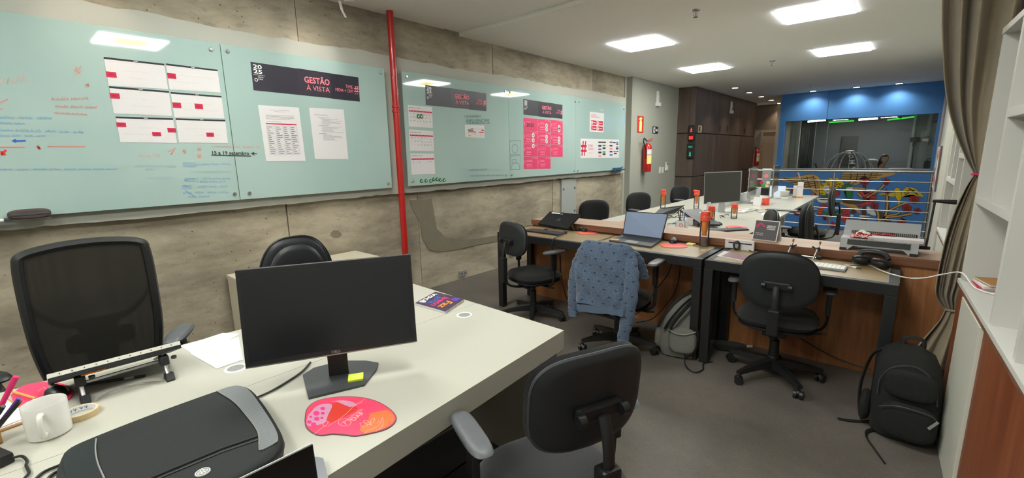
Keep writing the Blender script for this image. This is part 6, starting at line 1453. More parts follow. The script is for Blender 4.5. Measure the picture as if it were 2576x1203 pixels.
bm = bm_new(); ribbon(bm, [f(.52 + .045 * math.cos(a), .48 + .085 * math.sin(a)) for a in [k * PI / 10 for k in range(21)]], .0025, n_); obj('round_logo', bm, M('grey_mid'), lt, world=True)
ax_ = (f(.55, .48) - f(.49, .48)).normalized(); ay_ = (f(.5, .52) - f(.5, .45)).normalized(); lettering('DELL', M('grey_mid'), f(.49, .455), ax_, ay_, w=.024, h=.011, parent=lt, bold=True)
st = thing('laptop_stand', 'small folding stand with black feet under the closed laptop', 'stand', (-2.4, 3.66, ZS))
for x in (-2.68, -2.44):
    obj('leg', T([(x, 3.58, ZS + .006), (x, 3.70, .885)], .005, 8), M('alu'), st, world=True, smooth=True); obj('leg', T([(x, 3.735, ZS + .006), (x, 3.68, .875)], .005, 8), M('alu'), st, world=True, smooth=True)
    obj('rubber_foot', B(x - .012, x + .012, 3.565, 3.60, ZS, ZS + .014, .003), M('rubber'), st, world=True); obj('rubber_foot', B(x - .012, x + .012, 3.72, 3.75, ZS, ZS + .016, .003), M('rubber'), st, world=True)
def round_pad(px, py, rx, lab, grp='red mouse pads on the steel desk', z=ZS, mat='pad_pink'):
    p = at(px, py, 'z', z); t = thing('mouse_pad', lab, 'mouse pad', (p.x, p.y, z), 0, grp)
    pts = [Vector((rx * math.cos(a) * (1.12 if math.cos(a) > 0 else .95), rx * .92 * math.sin(a) - (.012 if -.6 < math.cos(a) < .4 and math.sin(a) < 0 else 0), 0)) for a in [k * PI / 14 for k in range(28)]]
    obj('pad', prism(bm_new(), pts, (0, 0, .003)), M(mat), t)
    obj('print', prism(bm_new(), [Vector((p_.x * .95, p_.y * .95, .0031)) for p_ in pts if p_.y < .02], (0, 0, .0002)), M('pad_orange'), t)
    return t
round_pad(1476, 586, .095, 'red and orange mouse pad beside the closed laptop'); p = S2(1466, 582); mouse((p.x, p.y, ZS + .0035), R_(80), 'black mouse on the left red pad by the keyboard')
round_pad(1692, 618, .108, 'red mouse pad right of the open laptop'); p = S2(1694, 611); mouse((p.x, p.y, ZS + .0035), R_(10), 'black mouse with silver buttons on the pad right of open laptop', s=1.1)
# open laptop
lo_ = thing('laptop', 'open dark laptop with pale reflection painted on its screen in the middle of the steel desk', 'laptop', (-1.72, 3.60, ZS))
bs = [S2(1532, 604, ZS + .016), S2(1638, 620, ZS + .016), S2(1664, 603, ZS + .016), S2(1566, 590, ZS + .016)]
obj('base', prism(bm_new(), bs, (0, 0, -.015)), M('grey_dark'), lo_, world=True)
f = quad_uv(*[p + Vector((0, 0, .0006)) for p in bs])
obj('key_well', prism(bm_new(), [f(.08, .42), f(.92, .42), f(.92, .93), f(.08, .93)], (0, 0, .0006)), M('black_plastic'), lo_, world=True)
for r in range(5):
    for c_ in range(13): obj('key', prism(bm_new(), [f(.09 + c_ * .0635, .44 + r * .095), f(.145 + c_ * .0635, .44 + r * .095), f(.145 + c_ * .0635, .51 + r * .095), f(.09 + c_ * .0635, .51 + r * .095)], (0, 0, .0018)), M('grey_dark'), lo_, world=True)
obj('touchpad', prism(bm_new(), [f(.36, .06), f(.64, .06), f(.64, .36), f(.36, .36)], (0, 0, .0004)), M('grey_mid'), lo_, world=True)
hb, ht = bs[3], None; yl_ = (bs[3].y + bs[2].y) / 2
L0, L1 = Vector(bs[3]), Vector(bs[2]); T0, T1 = at(1575, 531, 'y', yl_ + .05), at(1681, 538, 'y', bs[2].y + .05)
n2 = (L1 - L0).cross(T0 - L0).normalized(); n2 = n2 if n2.y < 0 else -n2
obj('lid', prism(bm_new(), [L0, L1, T1, T0], -n2 * .006), M('black_metal'), lo_, world=True)
f2 = quad_uv(*[p + n2 * .0006 for p in (L0, L1, T1, T0)])
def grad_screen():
    m, nt, b = newmat('painted_glare_screen'); setp(b, rough=.22, spec=.7); b.inputs['Base Color'].default_value = C3('30343a')
    b.inputs['Emission Color'].default_value = C3('8fa0b8'); b.inputs['Emission Strength'].default_value = .62; return m  # pale reflection on the glass put in as an even glow
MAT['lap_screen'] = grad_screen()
obj('screen', prism(bm_new(), [f2(.02, .05), f2(.98, .05), f2(.98, .97), f2(.02, .97)], n2 * .0006), M('lap_screen'), lo_, world=True)
p = S2(1546, 603, ZS + .018); t = thing('sticky_notes', 'orange sticky note pad on the left palm rest of the open laptop', 'sticky notes', (p.x + .005, p.y + .0, ZS + .0168), R_(12)); obj('pad', B(-.035, .035, -.025, .025, 0, .004), M('pencil'), t)
p = S2(1744, 609); t = thing('sticky_notes', 'pale yellow sticky note block beside the water bottle', 'sticky notes', (-1.275, 3.705, ZS), R_(-8)); obj('pad', B(-.03, .03, -.026, .026, 0, .012, .001), M('pale_yellow'), t); obj('top_note', rot(B(-.03, .03, -.026, .026, .0122, .0126), 'Z', .06), M('pale_yellow'), t)
top('laptop_cable', T(spline([S2(1500, 617, ZS - .04), S2(1502, 608, ZS + .004), S2(1520, 602, ZS + .004), S2(1535, 597, ZS + .004), S2(1552, 590, ZS + .004), S2(1562, 592, ZS + .004)], 5), .003, 6), M('black_plastic'), 'black cable from the open laptop over the desk edge', 'cable', smooth=True)
mk('infuser_orange', 'ff9a2e', .35, .05); mk('cap_coral', 'e8553f', .4, .05)
mk('bottle_label', '474453', .5, .1)
def bottle(o, lab, H=.26, R=.036, group='orange infuser water bottles', style=0, rz=0):
    t = thing('water_bottle', lab, 'bottle', o, rz, group)
    obj('clear_body', lathe(bm_new(), [(0, .003), (R * .93, .0), (R, .006), (R, H * .70), (R * .97, H * .74)], n=24), M('clear_plastic'), t, smooth=True)
    obj('water', lathe(bm_new(), [(0, .006), (R * .9, .008), (R * .9, H * .16), (0, H * .16)], n=20), M('clear_plastic'), t, smooth=True)
    obj('infuser', lathe(bm_new(), [(0, H * .30), (R * .48, H * .31), (R * .5, H * .36), (R * .42, H * .37), (R * .62, H * .45), (R * .64, H * .73), (0, H * .73)], n=20), M('infuser_orange'), t, smooth=True)
    obj('cap', lathe(bm_new(), [(0, H * .73), (R * 1.04, H * .73), (R * 1.06, H * .76), (R * 1.06, H * .88), (R * .98, H * .90), (0, H * .90)], n=24), M('cap_coral'), t, smooth=True)
    if style == 0: obj('lid', lathe(bm_new(), [(0, H * .90), (R * .9, H * .905), (R * 1.0, H * .96), (R * .9, H * 1.0), (0, H * 1.0)], n=24), M('coral'), t, smooth=True)
    else: obj('spout', obox(bm_new(), (-.045, 0, H * .97), (.03, 0, H * .93), .05, .022, .005), M('coral'), t)
    bm = bm_new(); vs = [[bm.verts.new(((R + .0008) * math.cos(a), (R + .0008) * math.sin(a), z)) for z in (H * .18, H * .42)] for a in [-3.0 + k * .09 for k in range(11)]]
    for v0, v1 in zip(vs, vs[1:]): bm.faces.new((v0[0], v1[0], v1[1], v0[1]))
    obj('printed_label', bm, M('bottle_label'), t); return t
bottle((-1.175, 3.715, ZS), 'tall orange water bottle on the steel desk right of open laptop', .285, .037)
# propped leaflet box with webcam, magazine
t = thing('leaflet_box', 'small white card box with dark stripe against the counter', 'box', (-.915, 3.745, ZS), R_(-2)); obj('box', B(-.105, .105, -.012, .012, 0, .075, .001), M('paper'), t); obj('dark_stripe', B(-.08, .09, -.0128, -.0121, .045, .054), M('ink'), t); obj('pink_print', B(-.09, -.03, -.0128, -.0121, .060, .064), M('ink_pink'), t)
p = S2(1852, 629); t = thing('wristband', 'black ring-shaped smart band standing before the white card box', 'wristband', (p.x, p.y, ZS), R_(30)); obj('band', mv(T([(.020 * math.cos(a), 0, .032 + .031 * math.sin(a)) for a in [k * PI / 12 for k in range(24)]], .0065, 8, closed=True, flat=1.8), 0, 0, .006), M('black_plastic'), t, smooth=True)
obj('clasp', B(-.010, .010, -.011, .011, 0, .012, .003), M('black_metal'), t)
top('webcam_cable', T(spline([S2(1797, 622, ZS + .004), S2(1825, 624, ZS + .004), S2(1850, 626, ZS + .01), S2(1875, 627, ZS + .004), S2(1895, 634, ZS + .005), S2(1908, 638, ZS + .004), S2(1915, 645, ZS + .004)], 5), .003, 6), M('black_plastic'), 'thin black cable with inline plug behind the magazine', 'cable', smooth=True)
Q = [S2(1803, 644), S2(1905, 664), S2(1925, 650), S2(1822, 632)]
t = thing('magazine', 'mauve-covered brochure lying with papers on the short desk', 'magazine', sum(Q, Vector()) / 4); t.location.z = ZS
obj('sheets', prism(bm_new(), Q, (0, 0, .002)), M('paper'), t, world=True); f = quad_uv(*Q); obj('cover', prism(bm_new(), [f(.12, .1) + Vector((0, 0, .003)), f(.97, .06) + Vector((0, 0, .003)), f(.97, .92) + Vector((0, 0, .003)), f(.14, .95) + Vector((0, 0, .003))], (0, 0, .0015)), mk('mauve', '8d6a74', .3, .2, 9), t, world=True)
obj('print_mark', prism(bm_new(), [f(.5, .6) + Vector((0, 0, .0046)), f(.56, .6) + Vector((0, 0, .0046)), f(.56, .7) + Vector((0, 0, .0046)), f(.5, .7) + Vector((0, 0, .0046))], (0, 0, .0002)), M('ink_pink'), t, world=True)
# folded stand with two upright arms
st = thing('laptop_stand', 'empty folding laptop stand with two upright metal arms', 'stand', (-.47, 3.70, ZS))
for x in (-.565, -.405):
    obj('arm', T([(x - .015, 3.67, ZS + .004), (x + .010, 3.70, .895)], .0055, 8), M('alu'), st, world=True, smooth=True)
    obj('arm_tip', T([(x + .010, 3.70, .895), (x + .013, 3.703, .915)], .0065, 8), mk('copper', 'b98468', .35, metal=.8), st, world=True, smooth=True)
    obj('joint', B(x - .005, x + .016, 3.685, 3.712, .845, .872, .004), M('rubber'), st, world=True)
    obj('knob', T([(x + (.014 if x < -.5 else -.012), 3.70, .862), (x + (.034 if x < -.5 else -.032), 3.70, .874)], .006, 8), M('rubber'), st, world=True, smooth=True)
    obj('rubber_foot', B(x - .004, x + .028, 3.70, 3.735, ZS, ZS + .022, .005), M('rubber'), st, world=True)
obj('crossbar', T(spline([(-.545, 3.715, ZS + .008), (-.50, 3.73, ZS + .008), (-.44, 3.725, ZS + .008), (-.40, 3.715, ZS + .008)], 4), .005, 8), M('alu'), st, world=True, smooth=True)
# headphones
hp = thing('headphones', 'black over-ear headphones lying on the short steel desk', 'headphones', (-.10, 3.655, ZS), R_(-20))
obj('headband', T(spline([(-.075, .02, .03), (-.085, .05, .075), (-.03, .07, .088), (.04, .06, .082), (.07, .04, .055)], 6), .017, 10, flat=.55), M('black_plastic'), hp, smooth=True)
for x, y, r_ in ((-.058, .0, .5), (.052, -.01, -.3)):
    b = cushion(.112, .10, .055, 2.3, 0, segs=28, rings=6, edge=4); rot(b, 'X', 1.2); rot(b, 'Z', r_); obj('ear_cup', mv(b, x, y, .036), M('black_leather'), hp, smooth=True)
    b = cushion(.09, .08, .024, 2.2, 0, segs=24, rings=5); rot(b, 'X', 1.2); rot(b, 'Z', r_); obj('outer_shell', mv(b, x, y - .012, .052), M('black_plastic'), hp, smooth=True)
obj('ear_strap', T(spline([(-.075, .02, .03), (-.10, .0, .05), (-.09, -.035, .055)], 5), .009, 8), M('black_plastic'), hp, smooth=True)
obj('cable', T(spline([(.075, -.02, .01), (.14, -.03, .004), (.19, -.09, .004), (.20, -.16, .004)], 5), .0025, 6), M('black_plastic'), hp, smooth=True) if 0 else None
top('white_cable', T(spline([S2(2124, 667, ZS + .005), S2(2160, 665, ZS + .005), S2(2190, 668, ZS + .005), S2(2215, 680, ZS + .006), at(2250, 692, 'y', 3.42), at(2290, 700, 'y', 3.40), at(2330, 699, 'y', 3.38), at(2375, 690, 'y', 3.33), at(2420, 687, 'y', 3.20), Vector((.32, 3.05, .868)), Vector((.40, 2.95, .868))], 7), .0038, 8), M('white_plastic'), 'long white cable sagging from the desk to the bookcase sill', 'cable', smooth=True)
p = S2(2150, 675); t = thing('usb_plug', 'white cable plug with dark tip before the headphones', 'plug', (p.x, p.y, ZS), R_(-25)); obj('plug', B(-.013, .013, -.009, .009, 0, .013, .003), M('white_plastic'), t); obj('tip', B(.013, .036, -.004, .004, .003, .009, .001), M('grey_dark'), t); obj('lead', T([(-.013, 0, .006), (-.05, .012, .005), (-.075, .03, .005)], .003, 6), M('white_plastic'), t, smooth=True)
# ================================================================== COUNTER THINGS
ZC = .8505
a = at(1898, 601, 'z', ZC)
t = thing('table_sign', 'dark tent sign with pink camera drawing and white text on the counter', 'sign', (-.77, 3.935, ZC), R_(-8))
mk('sign_dark', '4a464c', .5, .05)
def tri(x0, x1, yb, yt, h, th, mat, nm): return obj(nm, prism(bm_new(), [(x0, yb, 0), (x1, yb, 0), (x1, yt, h), (x0, yt, h)], (0, th, 0)), M(mat), t)
tri(-.088, .088, -.055, -.008, .152, .003, 'white_plastic', 'front_board'); tri(-.088, .088, .055, .0, .152, .003, 'white_plastic', 'rear_board'); obj('base_strip', B(-.088, .088, -.055, .058, 0, .002), M('white_plastic'), t)
sgn = lambda u, v: Vector((-.082 + .164 * u, -.0555 + .0465 * (.03 + .94 * v) - .0006, .152 * (.03 + .94 * v)))
obj('dark_face', prism(bm_new(), [sgn(0, 0), sgn(1, 0), sgn(1, 1), sgn(0, 1)], (0, -.0006, 0)), M('sign_dark'), t)
sg2 = lambda u, v: sgn(u, v) + Vector((0, -.0012, .0004))
def sgp(pts, mat, nm): obj(nm, prism(bm_new(), [sg2(*q_) for q_ in pts], (0, -.0004, 0)), M(mat), t)
sgp([(.10, .72), (.16, .66), (.22, .80), (.42, .66), (.46, .72), (.24, .92), (.14, .84)], 'pink', 'camera_drawing'); sgp([(.06, .62), (.12, .62), (.12, .78), (.06, .78)], 'pink', 'camera_drawing')
for s_, u0, u1, v0 in (('AMBIENTE SENDO', .52, .9, .72), ('FILMADO PARA', .52, .9, .64), ('SUA SEGURANCA', .52, .9, .56)): 
    lettering('AMBIENTE' if v0 > .7 else ('MONITORADO' if v0 > .6 else 'CÂMERAS'), M('white'), sg2(u0, v0) + Vector((0, -.0005, 0)), (1, 0, 0), sg2(0, 1) - sg2(0, 0), w=.062, h=.009, parent=t, world=False, bold=True)
for k, s_ in enumerate(('Registro de', 'privacidade')): lettering(s_, M('white'), sg2(.08, .30 - .09 * k) + Vector((0, -.0005, 0)), (1, 0, 0), sg2(0, 1) - sg2(0, 0), w=.055, h=.009, parent=t, world=False)
# binding machine
bmn = thing('binding_machine', 'grey wire binding machine with black key strip and side lever', 'binding machine', (-.085, 3.95, ZC), R_(-1))
mk('machine_grey', 'b0b3b5', .45, .05)
obj('base', prism(bm_new(), [(-.205, -.125, .0), (-.165, -.125, .0), (-.13, -.125, .035), (.13, -.125, .035), (.165, -.125, 0), (.205, -.125, 0), (.205, -.115, .085), (-.205, -.115, .085)], (0, .24, 0)), M('machine_grey'), bmn)
for x in (-.185, .185): obj('rubber_foot', B(x - .02, x + .02, -.13, .10, -.0, .018, .003), M('rubber'), bmn)
obj('rear_housing', prism(bm_new(), [(-.205, .03, .085), (-.205, .13, .085), (-.205, .13, .175), (-.205, .10, .185), (-.205, .045, .12)], (.41, 0, 0)), M('machine_grey'), bmn)
obj('comb_bar', B(-.16, .19, .028, .044, .100, .120, .001), M('black_metal'), bmn)
for k in range(34): obj('comb_tooth', B(-.155 + k * .0101, -.150 + k * .0101, .018, .030, .102, .118), M('steel'), bmn)
obj('key_strip', prism(bm_new(), [(-.165, -.128, .042), (.165, -.128, .042), (.165, -.120, .078), (-.165, -.120, .078)], (0, .006, 0)), M('black_plastic'), bmn)
for k in range(10): obj('key_tab', B(-.158 + k * .033, -.132 + k * .033, -.128, -.116, .076, .0815, .001), M('grey_mid'), bmn)
obj('side_shaft', T([(.205, .0, .045), (.262, .0, .045)], .011, 10), M('black_metal'), bmn, smooth=True)
pl = bmn.location; h0 = Vector((.240, .0, .045)); h1 = Vector((.250, .02, .352))
obj('lever_rod', T([h0, h1], .0065, 8), M('black_metal'), bmn, smooth=True); obj('lever_grip', T([h1 + Vector((-.012, 0, 0)), h1 + Vector((.015, 0, 0)), h1 + Vector((.10, .01, -.003))], [.009, .011, .016], 12), M('black_plastic'), bmn, smooth=True)
ps = thing('paper_stack', 'white paper stack lying on the grey binding machine', 'papers', (-.02, 3.90, ZC + .0855), R_(-3)); 
for k in range(3): obj('ream', rot(B(-.12, .16, -.065, .045, k * .006, k * .006 + .0055, .0008), 'Z', .02 * k), M('paper'), ps)
mk('bag_red', 'b82a2e', .3, .2, 20)
pb = thing('plastic_bag', 'crumpled red and white plastic wrapper on the binding machine', 'wrapper', (-.175, 3.90, ZC + .0855))
rd = random.Random(8)
def crumple(w, d, h, nx, ny, seed, mat, nm, o):
    r2 = random.Random(seed); bm = bm_new(); g = [[bm.verts.new((o[0] - w / 2 + w * i / nx + r2.uniform(-.003, .003), o[1] - d / 2 + d * j / ny + r2.uniform(-.003, .003), o[2] + h * r2.uniform(.3, 1) * math.sin(PI * (i + .5) / (nx + 1)) * math.sin(PI * (j + .5) / (ny + 1)))) for i in range(nx + 1)] for j in range(ny + 1)]
    for j in range(ny):
        for i in range(nx): bm.faces.new((g[j][i], g[j][i + 1], g[j + 1][i + 1], g[j + 1][i]))
    o_ = obj(nm, bm, M(mat), pb); m = o_.modifiers.new('thickness', 'SOLIDIFY'); m.thickness = .0015; return o_
crumple(.13, .10, .05, 9, 7, 1, 'bag_red', 'wrapper', (0, -.01, .002)); crumple(.08, .05, .035, 7, 5, 2, 'white', 'white_print', (.0, .012, .024)); crumple(.12, .03, .02, 8, 3, 3, 'bag_red', 'torn_edge', (.11, .045, .022))
lettering('ORK', M('white'), (-.04, -.064, .012), (1, 0, .0), (0, .2, 1), w=.075, h=.018, parent=pb, world=False, bold=True)

# ================================================================== FLOOR THINGS
# grey rucksack by the desk legs
mk('grey_heather', '74756f', .9, .25, 120, .5, 300); mk('strap_black', '141414', .8, .1, 60, .3, 500)
gb = thing('backpack', 'grey heather rucksack slumped against the black desk legs', 'backpack', (-1.185, 3.32, 0), R_(18))
obj('body', loft(bm_new(), [(.01, -.02, .0, .22, .16, 2.6), (0, -.02, .012, .27, .20, 2.8), (-.01, -.01, .08, .30, .235, 2.8), (0, 0, .18, .29, .225, 2.7), (.02, .03, .28, .27, .20, 2.6), (.05, .07, .36, .22, .15, 2.5), (.08, .10, .42, .15, .10, 2.4), (.10, .12, .45, .06, .05, 2.2)], 32), M('grey_heather'), gb, smooth=True)
b = cushion(.20, .20, .07, 3.0, 0, segs=32); rot(b, 'X', -.15); obj('front_pocket', mv(b, .02, -.125, .15), M('grey_heather'), gb, smooth=True)
obj('side_pocket', mv(rot(cushion(.12, .16, .06, 3.0), 'Z', PI / 2), -.155, -.01, .11), M('grey_heather'), gb, smooth=True)
obj('pocket_rim', T(spline([(-.08, -.145, .235), (-.03, -.160, .215), (.04, -.162, .215), (.11, -.145, .24)], 5), .005, 6), M('grey_mid'), gb, smooth=True)
for k, off in enumerate((0, .035)): obj('zip_band', T(spline([(-.11 + off, -.10 - off, .22), (-.07 + off, -.10 - off, .30), (.0 + off, -.05 - off, .39), (.06 + off, .02 - off, .44)], 6), .017, 8, flat=.5), M('strap_black'), gb, smooth=True)
obj('shoulder_strap', T(spline([(-.15, .03, .05), (-.17, .0, .15), (-.13, .02, .27), (-.04, .07, .40), (.06, .12, .47), (.10, .13, .50)], 6), .014, 8, flat=.5), M('strap_black'), gb, smooth=True)
obj('bottom_strap', T(spline([(-.14, -.04, .03), (-.165, -.06, .05), (-.16, -.02, .012)], 5), .012, 8, flat=.5), M('strap_black'), gb, smooth=True)
obj('side_strap', T(spline([(.10, -.10, .30), (.13, -.125, .2), (.11, -.14, .08), (.05, -.12, .012)], 5), .008, 8, flat=.5), M('strap_black'), gb, smooth=True)
# black rucksack at the right
bb = thing('backpack', 'large black rucksack standing on the floor beside the bookcase', 'backpack', (.135, 3.05, 0), R_(-3))
mk('rucksack_black', '141614', .85, .2, 30, .4, 300)
obj('body', loft(bm_new(), [(0, 0, .0, .23, .17, 3), (0, 0, .02, .27, .21, 3.2), (0, 0, .14, .285, .23, 3.2), (-.005, .01, .30, .28, .22, 3.2), (-.01, .02, .40, .26, .20, 3), (-.015, .03, .47, .21, .15, 2.8), (-.02, .035, .50, .12, .09, 2.5)], 36), M('rucksack_black'), bb, smooth=True)
obj('front_pocket', mv(cushion(.23, .20, .07, 3.2, 0, segs=32), .02, -.125, .14), M('rucksack_black'), bb, smooth=True)
obj('upper_pocket', mv(cushion(.21, .16, .05, 3.2, 0, segs=32), .01, -.11, .335), M('rucksack_black'), bb, smooth=True)
obj('side_pocket', mv(rot(cushion(.13, .17, .05, 3.0), 'Z', PI / 2), -.165, 0, .12), M('rucksack_black'), bb, smooth=True)
obj('zip', T(spline([(-.115, -.095, .24), (-.11, -.10, .34), (-.06, -.11, .42), (.03, -.105, .44), (.10, -.10, .37), (.12, -.10, .26)], 5), .0035, 6), M('grey_dark'), bb, smooth=True)
obj('zip', T(spline([(-.10, -.155, .20), (-.02, -.168, .235), (.09, -.163, .23), (.13, -.15, .20)], 5), .003, 6), M('grey_dark'), bb, smooth=True)
obj('handle', T(spline([(-.05, .05, .48), (-.04, .06, .535), (.03, .06, .535), (.04, .05, .48)], 6), .011, 8, flat=.5), M('strap_black'), bb, smooth=True)
obj('shoulder_strap', T(spline([(-.11, .09, .45), (-.17, .10, .38), (-.20, .06, .22), (-.19, .02, .08), (-.17, .0, .02)], 6), .02, 8, flat=.4), M('strap_black'), bb, smooth=True)
obj('strap_pull', mv(rot(obox(bm_new(), (0, 0, 0), (.03, 0, .05), .004, .012), 'X', 0), .10, -.168, .16), M('grey_mid'), bb)
bm = bm_new()
def fl(px, py, z=.008): return at(px, py, 'z', z)
obj('loose_strap', tube(bm_new(), spline([fl(2108, 1053), fl(2140, 1058), fl(2180, 1060), fl(2215, 1060, .02), Vector((.04, 3.03, .04))], 4), .011, 8, flat=.3), M('strap_black'), bb, world=True, smooth=True)
obj('loose_strap', tube(bm_new(), spline([Vector((.06, 3.0, .03)), fl(2220, 1082), fl(2185, 1085), fl(2180, 1100), fl(2200, 1130), fl(2225, 1165)], 4), .012, 8, flat=.3), M('strap_black'), bb, world=True, smooth=True)
# dark bag and cables under the desks
t = thing('cable_bag', 'flat black pouch with plug on the floor behind the desk legs', 'pouch', (-.90, 3.62, 0), R_(20)); obj('pouch', mv(rot(cushion(.26, .14, .05, 3), 'X', PI / 2), 0, 0, .025), M('black_fabric'), t, smooth=True); obj('plug', T([(.13, .02, .035), (.16, .04, .03)], .01, 8), M('white_plastic'), t, smooth=True)
t = thing('power_strip', 'black power strip on the floor behind the sweatshirt chair', 'power strip', (-1.98, 3.66, 0), R_(-4)); obj('body', B(-.16, .16, -.025, .025, 0, .04, .006), M('black_plastic'), t)
for k in range(4): obj('socket', lathe(bm_new(), [(0, .0401), (.015, .0401), (.015, .042), (.011, .0405), (0, .0403)], (-.11 + k * .07, 0, 0), 14), M('grey_mid'), t)
def cable(lab, pts, r=.0045, mat='black_plastic', n=7): return top('cable', T(spline(pts, n), r, 7), M(mat), lab, 'cable', 'cables under the steel desks', smooth=True)
yb = 3.78
cable('black cable hanging under the left end of the long desk', [Vector((-2.35, 3.40, .80)), Vector((-2.35, 3.262, .785)), Vector((-2.35, 3.24, .70)), at(1408, 640, 'y', 3.4), at(1412, 700, 'y', 3.5), at(1430, 760, 'y', 3.6), Vector((-2.30, 3.66, .01)), Vector((-2.16, 3.66, .012))])
cable('black cable sloping from the desk rear towards the sweatshirt chair', [at(1693, 650, 'y', 3.70), at(1680, 690, 'y', 3.70), at(1650, 730, 'y', 3.68), at(1620, 775, 'y', 3.66), Vector((-1.80, 3.64, .02))])
cable('wavy black cable hanging left of the grey rucksack', [at(1712, 650, 'y', 3.72), at(1708, 700, 'y', 3.72), at(1695, 740, 'y', 3.72), at(1660, 785, 'y', 3.72), at(1635, 805, 'y', 3.70), Vector((-1.72, 3.66, .01))])
cable('black cable dropping behind the grey rucksack', [at(1742, 652, 'y', 3.74), at(1744, 700, 'y', 3.74), at(1742, 760, 'y', 3.72), Vector((-1.26, 3.70, .01))])
cable('black cable looping on the floor around the desk leg feet', [Vector((-1.10, 3.22, .16)), fl(1722, 905, .01), fl(1728, 925, .006), fl(1748, 937, .006), fl(1768, 930, .006), fl(1770, 915, .006), Vector((-.93, 3.30, .006))], .005)
cable('black cable crossing behind the oval-backed chair to the right desk leg', [at(2010, 850, 'y', 3.76), at(2080, 890, 'y', 3.76), at(2140, 915, 'y', 3.76), at(2192, 930, 'y', 3.76)])
cable('small cable loop on the floor behind the sweatshirt chair', [Vector((-2.10, 3.66, .012)), Vector((-2.2, 3.62, .006)), Vector((-2.25, 3.70, .03)), Vector((-2.2, 3.74, .25)), Vector((-2.2, 3.74, .5))])
# ================================================================== THINGS ON THE BENCH
ZB = .7705
def Bn(px, py, z=ZB): return at(px, py, 'z', z)
# big dark monitor with its back rim
m1 = thing('monitor', 'large thin-rimmed black monitor standing on the bench behind the bottles', 'monitor', (-1.72, 6.0, ZB), R_(-3))
mk('screen_flat', '3a3b38', .4, .02)
TLm, TRm, BRm, BLm = at(1772, 434, 'y', 6.0), at(1866, 430, 'y', 5.97), at(1862, 507, 'y', 5.97), at(1770, 514, 'y', 6.0)
obj('rim', prism(bm_new(), [BLm, BRm, TRm, TLm], (0, .02, 0)), M('alu'), m1, world=True)
f = quad_uv(*[p + Vector((0, -.0012, 0)) for p in (BLm, BRm, TRm, TLm)])
obj('screen', prism(bm_new(), [f(.015, .02), f(.985, .02), f(.985, .975), f(.015, .975)], (0, .001, 0)), M('screen_flat'), m1, world=True)
obj('neck', prism(bm_new(), [(-1.76, 6.03, ZB), (-1.68, 6.03, ZB), (-1.69, 6.03, 1.05), (-1.75, 6.03, 1.05)], (0, .02, 0)), M('alu'), m1, world=True)
obj('foot', B(-1.83, -1.61, 5.92, 6.12, ZB, ZB + .006, .002), M('alu'), m1, world=True)
# all-in-one computers in profile
def aio(o, w, h, rz, lab):
    t = thing('desktop_computer', lab, 'computer', o, rz, 'silver all-in-one computers on the bench')
    obj('screen_glass', B(.006, .010, -w / 2, w / 2, .19, .19 + h, .001), M('screen_dark'), t)
    obj('case_back', B(-.006, .006, -w / 2, w / 2, .10, .19 + h + .003, .003), M('alu'), t)
    obj('chin', B(.006, .011, -w / 2, w / 2, .10, .19, .001), M('alu'), t)
    obj('stand', prism(bm_new(), [(-.02, -.09, .0), (-.02, .09, .0), (-.03, .08, .20), (-.03, -.08, .20)], (-.006, 0, 0)), M('alu'), t); obj('foot', B(-.12, .09, -.10, .10, 0, .006, .002), M('alu'), t)
    return t
aio((-1.68, 7.32, ZB), .64, .33, R_(4), 'silver all-in-one computer with dark glass facing right, nearer one')
aio((-1.56, 8.25, ZB), .58, .33, R_(4), 'silver all-in-one computer with dark glass facing right, farther one')
# grey screen panel with stickers behind
t = thing('sticker_panel', 'grey upright panel with round sticker and coloured notes between computers', 'panel', (-1.66, 7.86, ZB), 0)
a, b_ = at(1913, 490, 'y', 7.85), at(1940, 428, 'y', 7.85); w_ = b_.x - a.x
t.location.x = (a.x + b_.x) / 2; H_ = b_.z - ZB
obj('panel', B(-w_ / 2, w_ / 2, 0, .02, .0, H_, .002), M('grey_mid'), t); obj('black_drawer', B(-w_ / 2 + .004, w_ / 2 - .004, -.03, .0, .08, .19, .004), M('black_plastic'), t); obj('white_box', B(-w_ / 2 + .004, w_ / 2 - .004, -.05, .0, 0, .075, .004), M('white_plastic'), t)
obj('top_cap', B(-w_ / 2 - .004, w_ / 2 + .004, -.004, .024, H_, H_ + .02, .003), M('white_plastic'), t)
obj('round_sticker', rot(lathe(bm_new(), [(0, 0), (.03, 0), (.03, .002), (0, .002)], n=18), 'X', PI / 2) and mv(rot(lathe(bm_new(), [(0, 0), (.03, 0), (.03, .002), (0, .002)], n=18), 'X', PI / 2), -.005, 0, H_ - .09), M('ink_pink'), t)
for (x, z, mt) in ((-.06, .27, 'crimson'), (-.03, .225, 'green'), (.02, .225, 'pale_yellow'), (.03, .275, 'white')): obj('sticker', B(x - .022, x + .022, -.002, 0, z - .02, z + .02), M(mt), t)
def bt_(px, py, lab, H=.24, style=0): p = Bn(px, py); return bottle((p.x, p.y, ZB), lab, H, .034, 'infuser bottles on the bench', style, 0)
bt_(1667, 530, 'orange infuser bottle on the wall side of the bench near dark monitor', .28)
bt_(1751, 527, 'orange infuser bottle with flip spout left of the bench monitor', .26, 1)
bt_(1846, 550, 'short orange infuser bottle under the right edge of bench monitor', .17)
bt_(1788, 566, 'coral-topped bottle directly behind the tall bottle of the steel desk', .20)
